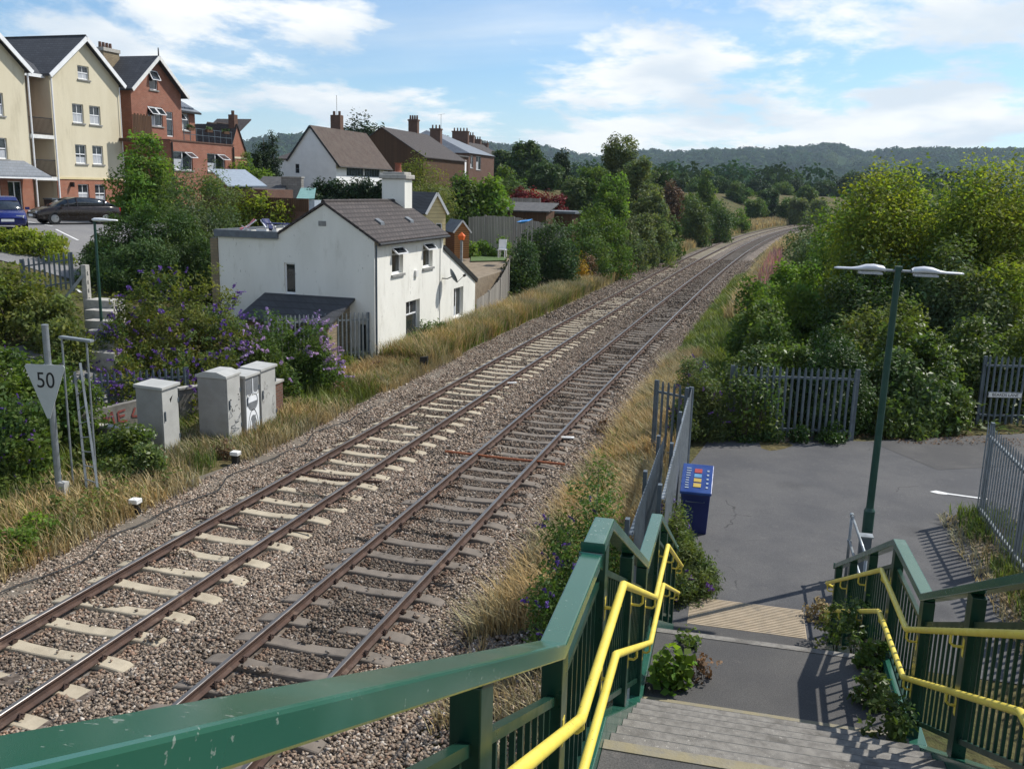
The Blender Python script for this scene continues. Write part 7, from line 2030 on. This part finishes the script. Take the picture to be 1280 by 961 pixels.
multi('darker green ash filling the gap between the two yellow green trees', 'tree', 'ash_tree', [(1168, 212, 26, 42), (1150, 240, 34, 41), (1185, 245, 30, 41), (1170, 270, 40, 40)], 'mid', 11000, .2, (1168, 430), 41, kindname=('trunk', 'crown'))
multi('large yellow green tree at the picture edge, broadest of the thicket', 'tree', 'maple_tree', [(1245, 185, 34, 38), (1215, 198, 36, 38), (1275, 193, 36, 38), (1305, 205, 36, 37.5), (1195, 235, 34, 37.5), (1240, 225, 60, 37), (1280, 250, 44, 36.5), (1228, 181, 9, 38), (1205, 196, 9, 38), (1258, 178, 9, 38.4), (1277, 184, 9, 38)], 'lime', 23000, .165, (1245, 430), 37.5, group='yellow green trees behind the brambles', kindname=('trunk', 'crown'), hue=.14)
multi('grey green lilac-like shrub between the ivy and the right-hand tree', 'shrub', 'shrub', [(1195, 300, 34, 34), (1215, 330, 34, 33), (1240, 360, 34, 32), (1180, 350, 30, 33)], 'grey', 9000, .16, (1200, 420), 33.2)
multi('yellowish fresh growth at the foot of the right-hand tree', 'shrub', 'shrub', [(1265, 320, 30, 33), (1275, 350, 26, 32.5), (1250, 335, 20, 33)], 'lime', 4500, .16, (1265, 400), 32.8)
for (b_, lab) in (((1075, 232, 24, 62), 'dark tree standing behind the light green young tree'), ((1130, 225, 30, 60), 'dark tree behind the first yellow green crown'), ((1180, 235, 30, 58), 'dark tree showing in the gap between the two yellow green crowns'), ((1150, 255, 40, 55), 'broad dark tree low down behind the darker green ash'), ((1225, 240, 30, 55), 'dark tree behind the large yellow green crown')):
    multi(lab, 'tree', 'broadleaf_tree', [b_], 'dark', 1900, .26, (b_[0], 330), b_[3], group='dark trees behind the yellow green ones', kindname=('trunk', 'crown'))

# bramble sprays hanging over the shaded fence
multi('bramble spray hanging over the top of the shaded fence at its bramble-heap end', 'bramble', 'bramble', [(935, 462, 16, 23.2), (960, 466, 14, 23.35), (915, 470, 10, 23.1)], 'bram', 1300, .11, (935, 545), 23.1)
multi('low leaves creeping along the foot of the shaded fence', 'bramble', 'bramble', [(900, 525, 14, 23.0), (930, 532, 16, 23.1), (965, 535, 16, 23.3), (1000, 536, 16, 23.5), (1040, 530, 18, 23.7)], 'ivy', 2400, .08, (960, 550), 23.2)
# plants among the stairs and fences
multi('leafy buddleia with a few purple spikes outside the green railing', 'buddleia', 'buddleia', [(755, 572, 26, 13.2), (735, 605, 34, 12.4), (700, 650, 22, 11.8), (770, 640, 24, 12.3), (715, 680, 34, 11.6), (690, 720, 28, 11.0), (745, 690, 20, 11.4)], 'mid', 8500, .075, (740, 740), 12.2, fl=(40, .17, 'purple'), ratio=.34)
multi('arching buddleia with purple spikes between the railing foot and the blue bin', 'buddleia', 'buddleia', [(840, 640, 22, 14.2), (860, 680, 26, 13.9), (850, 715, 26, 13.5), (880, 700, 16, 13.9), (845, 750, 26, 13.2), (872, 735, 18, 13.5), (840, 600, 14, 15), (852, 618, 12, 15.2), (850, 645, 14, 15.0), (862, 660, 14, 14.7)], 'grey', 8500, .075, (855, 775), 13.8, fl=(44, .15, 'purple'), ratio=.3)
def tuft(label, x, y, z, w, h, n, size, leaf, ratio=.6, cat='weed', name='weed'):
    _seed[0] += 1; rng = np.random.default_rng(_seed[0]); t = thing(name, label, cat, (x, y, z))
    C, e = crown_clumps(rng, 'bush', h, w, 26, .05); stems(t, rng, C, h, w, .006, 'bush', 'barkdark', 5, name='stems')
    foliage('foliage', t, leaf, rng, C, w * .22, max(3, n // len(C)), size, h, w, ratio)
    return t
tuft('broad-leaved weed growing against the left railing on the lower landing', -.30, 7.45, Z2, .2, .34, 260, .085, 'bright', .75)
tuft('brown seeding dock beside the broad-leaved weed on the lower landing', -.06, 7.62, Z2, .15, .22, 200, .045, 'brown')
tuft('small bramble seedling on the lower landing near its far edge', -.22, 8.2, Z2, .16, .16, 120, .06, 'mid')
for k, (x, y, z, w, h, lab) in enumerate(((1.4, 6.9, 2.45, .2, .32, 'bramble sprouting at the foot of the right railing beside the steps'), (1.36, 7.6, Z2, .17, .3, 'leafy bramble spreading over the shadowed end of the lower landing'), (1.42, 8.25, Z2, .13, .3, 'bramble stems at the far right corner of the lower landing'), (1.48, 9.6, 1.85, .22, .55, 'bramble climbing the inside of the right railing below the handrails'), (1.52, 11.2, 1.1, .2, .5, 'bramble shoot poking through the end of the right railing'), (1.62, 12.4, CP, .3, .55, 'yellowing weed clump at the foot of the right railing'), (1.5, 13.2, CP, .22, .3, 'dry weed clump beside the corduroy paving'), (1.9, 12.6, CP, .35, .4, 'pale grass and weed clump under the tubular barrier'))):
    tuft(lab, x, y, z, w, h, 420, .06, ('bram', 'bram', 'mid', 'bram', 'bram', 'olive', 'straw', 'olive')[k])
for k in range(12):
    y = 4.6 + k * .21
    pass
multi('ivy and ground elder climbing the foot of the cottage front wall', 'climber', 'climber', [(530, 405, 14, 35.0), (548, 398, 10, 36.5), (560, 415, 10, 37.5), (505, 425, 10, 33.5), (520, 418, 14, 34)], 'bram', 2600, .12, (530, 430), 35.5)
tuft('dry brown weed standing between the track and the broad fence panel', -3.3, 24.5, -.1, .35, .5, 260, .09, 'brown')
# scattered verge weeds breaking the grass
for k in range(26):
    y = 10.5 + k * 1.15 + rnd.uniform(-.4, .4); d_ = -4.5 - rnd.random() * 1.4
    X0 = float(xc(y)) + d_
    if -12.7 < X0 < -11.6 and 19 < y < 22.8: continue
    tuft(('leafy green weed clump growing in the dry verge grass', 'brown seeding dock standing in the dry verge grass', 'olive weed clump growing in the dry verge grass')[k % 3], X0, y, G(X0, y), rnd.uniform(.18, .4), rnd.uniform(.3, .65), 170, .085, ('mid', 'brown', 'olive')[k % 3])['group'] = 'weeds in the cottage-side verge'
for k in range(14):
    y = 14 + k * 1.5 + rnd.uniform(-.4, .4); X0 = float(xc(y)) + 3.7 + rnd.random() * 1.2
    if X0 > -1.8: continue
    tuft(('green weed growing in the golden grass beside the stair-side track', 'dried brown weed in the golden grass beside the stair-side track')[k % 2], X0, y, G(X0, y), rnd.uniform(.15, .3), rnd.uniform(.25, .5), 150, .07, ('olive', 'brown')[k % 2])['group'] = 'weeds in the stair-side verge'

# ------------------------------------------------------------------ light, sky, air
ZOFF = .17
CLS = 1.35
CLX, CLY = 27.15, 13.0
CLB = .085
SKYTINT = (1.1, 1.38, 1.62)
SUN = Vector((.65, .56, 1.0)).normalized()
elev = math.asin(SUN.z); azim = math.atan2(SUN.x, SUN.y)
sl = bpy.data.lights.new('sun', 'SUN'); sl.energy = 5.0; sl.angle = math.radians(.53); sl.color = (1, .955, .88)
so = bpy.data.objects.new('sun', sl); link(so); so.rotation_euler = SUN.to_track_quat('Z', 'Y').to_euler(); so.location = (0, 0, 60)

w = bpy.data.worlds.new('World'); sc.world = w; w.use_nodes = True
nt = w.node_tree; nt.nodes.clear()
out = nt.nodes.new('ShaderNodeOutputWorld'); bg = nt.nodes.new('ShaderNodeBackground')
sky = nt.nodes.new('ShaderNodeTexSky'); sky.sky_type = 'NISHITA'; sky.sun_disc = False
sky.sun_elevation = elev; sky.sun_rotation = azim; sky.altitude = 60; sky.air_density = 1.0; sky.dust_density = .6; sky.ozone_density = 1.6
tc = nt.nodes.new('ShaderNodeTexCoord')
sx = N(nt, 'ShaderNodeSeparateXYZ', {0: tc.outputs['Generated']})
zc = N(nt, 'ShaderNodeMath', {0: sx.outputs[2], 1: .0}, operation='MAXIMUM').outputs[0]
zd = N(nt, 'ShaderNodeMath', {0: zc, 1: ZOFF}, operation='ADD').outputs[0]
u = N(nt, 'ShaderNodeMath', {0: sx.outputs[0], 1: zd}, operation='DIVIDE').outputs[0]
v = N(nt, 'ShaderNodeMath', {0: sx.outputs[1], 1: zd}, operation='DIVIDE').outputs[0]
uv = N(nt, 'ShaderNodeCombineXYZ', {0: u, 1: v, 2: 3.7}).outputs[0]
mp = N(nt, 'ShaderNodeMapping', {0: uv, 1: (CLX, CLY, 0), 3: (1.0, .85, 1)}).outputs[0]
n1 = N(nt, 'ShaderNodeTexNoise', {'Vector': mp, 'Scale': CLS, 'Detail': 12, 'Roughness': .60, 'Distortion': .15})
n2 = N(nt, 'ShaderNodeTexNoise', {'Vector': mp, 'Scale': .24, 'Detail': 2, 'Roughness': .5})
n3 = N(nt, 'ShaderNodeTexNoise', {'Vector': N(nt, 'ShaderNodeMapping', {0: uv, 3: (.3, 1.1, 1), 2: (0, 0, .4)}).outputs[0], 'Scale': 1.0, 'Detail': 8, 'Roughness': .6})
a = N(nt, 'ShaderNodeMath', {0: n1.outputs['Fac'], 1: n2.outputs['Fac']}, operation='ADD').outputs[0]
a = N(nt, 'ShaderNodeMath', {0: a, 1: N(nt, 'ShaderNodeMath', {0: ramp(nt, sx.outputs[0], -.28, .12), 1: CLB}, operation='MULTIPLY').outputs[0]}, operation='ADD').outputs[0]
thick = ramp(nt, a, .985, 1.11)
wisp = N(nt, 'ShaderNodeMath', {0: ramp(nt, n3.outputs['Fac'], .45, .8), 1: .5}, operation='MULTIPLY').outputs[0]
cov = N(nt, 'ShaderNodeMath', {0: thick, 1: wisp}, operation='MAXIMUM').outputs[0]
cov = N(nt, 'ShaderNodeMath', {0: cov, 1: ramp(nt, sx.outputs[2], .75, .4)}, operation='MULTIPLY').outputs[0]
hz = ramp(nt, sx.outputs[2], .12, .0)
hz2 = N(nt, 'ShaderNodeMath', {0: hz, 1: .45}, operation='MULTIPLY').outputs[0]
shade = ramp(nt, N(nt, 'ShaderNodeTexNoise', {'Vector': mp, 'Scale': 1.7, 'Detail': 7}).outputs['Fac'], .35, .62)
ccol = mixc(nt, shade, (8.2, 9.2, 10.2), (11.6, 11.8, 11.8))
skyc = mixc(nt, 1.0, sky.outputs[0], SKYTINT, 'MULTIPLY')
skyc = mixc(nt, hz2, skyc, (8.6, 10.2, 12.0))
nt.links.new(mixc(nt, cov, skyc, ccol), bg.inputs['Color']); bg.inputs['Strength'].default_value = .085
nt.links.new(bg.outputs[0], out.inputs['Surface'])

HAZE = True
if HAZE:
    m = MB(); m.box(-2700, 2700, -60, 2760, -60, 165)
    hm = bpy.data.materials.new('pale_air'); hm.use_nodes = True; ht = hm.node_tree; ht.nodes.clear()
    ho = ht.nodes.new('ShaderNodeOutputMaterial'); pv = ht.nodes.new('ShaderNodeVolumePrincipled')
    pv.inputs['Color'].default_value = (.66, .84, 1, 1); pv.inputs['Density'].default_value = .00010; pv.inputs['Anisotropy'].default_value = .2
    ht.links.new(pv.outputs[0], ho.inputs['Volume'])
    hz_ = m.build('haze', hm, loc=(0, 0, 0)); tag(hz_, 'thin pale summer air fading the distant hills', 'haze', kind='stuff')

sc.render.engine = 'CYCLES'
sc.cycles.max_bounces = 8; sc.cycles.diffuse_bounces = 4; sc.cycles.glossy_bounces = 2; sc.cycles.transmission_bounces = 6; sc.cycles.volume_bounces = 0; sc.cycles.transparent_max_bounces = 4
sc.cycles.sample_clamp_indirect = 6
sc.cycles.use_denoising = True
vs_ = sc.view_settings
vs_.view_transform = 'Standard'; vs_.look = 'None'; vs_.exposure = 0.12; vs_.gamma = 1; vs_.use_curve_mapping = False
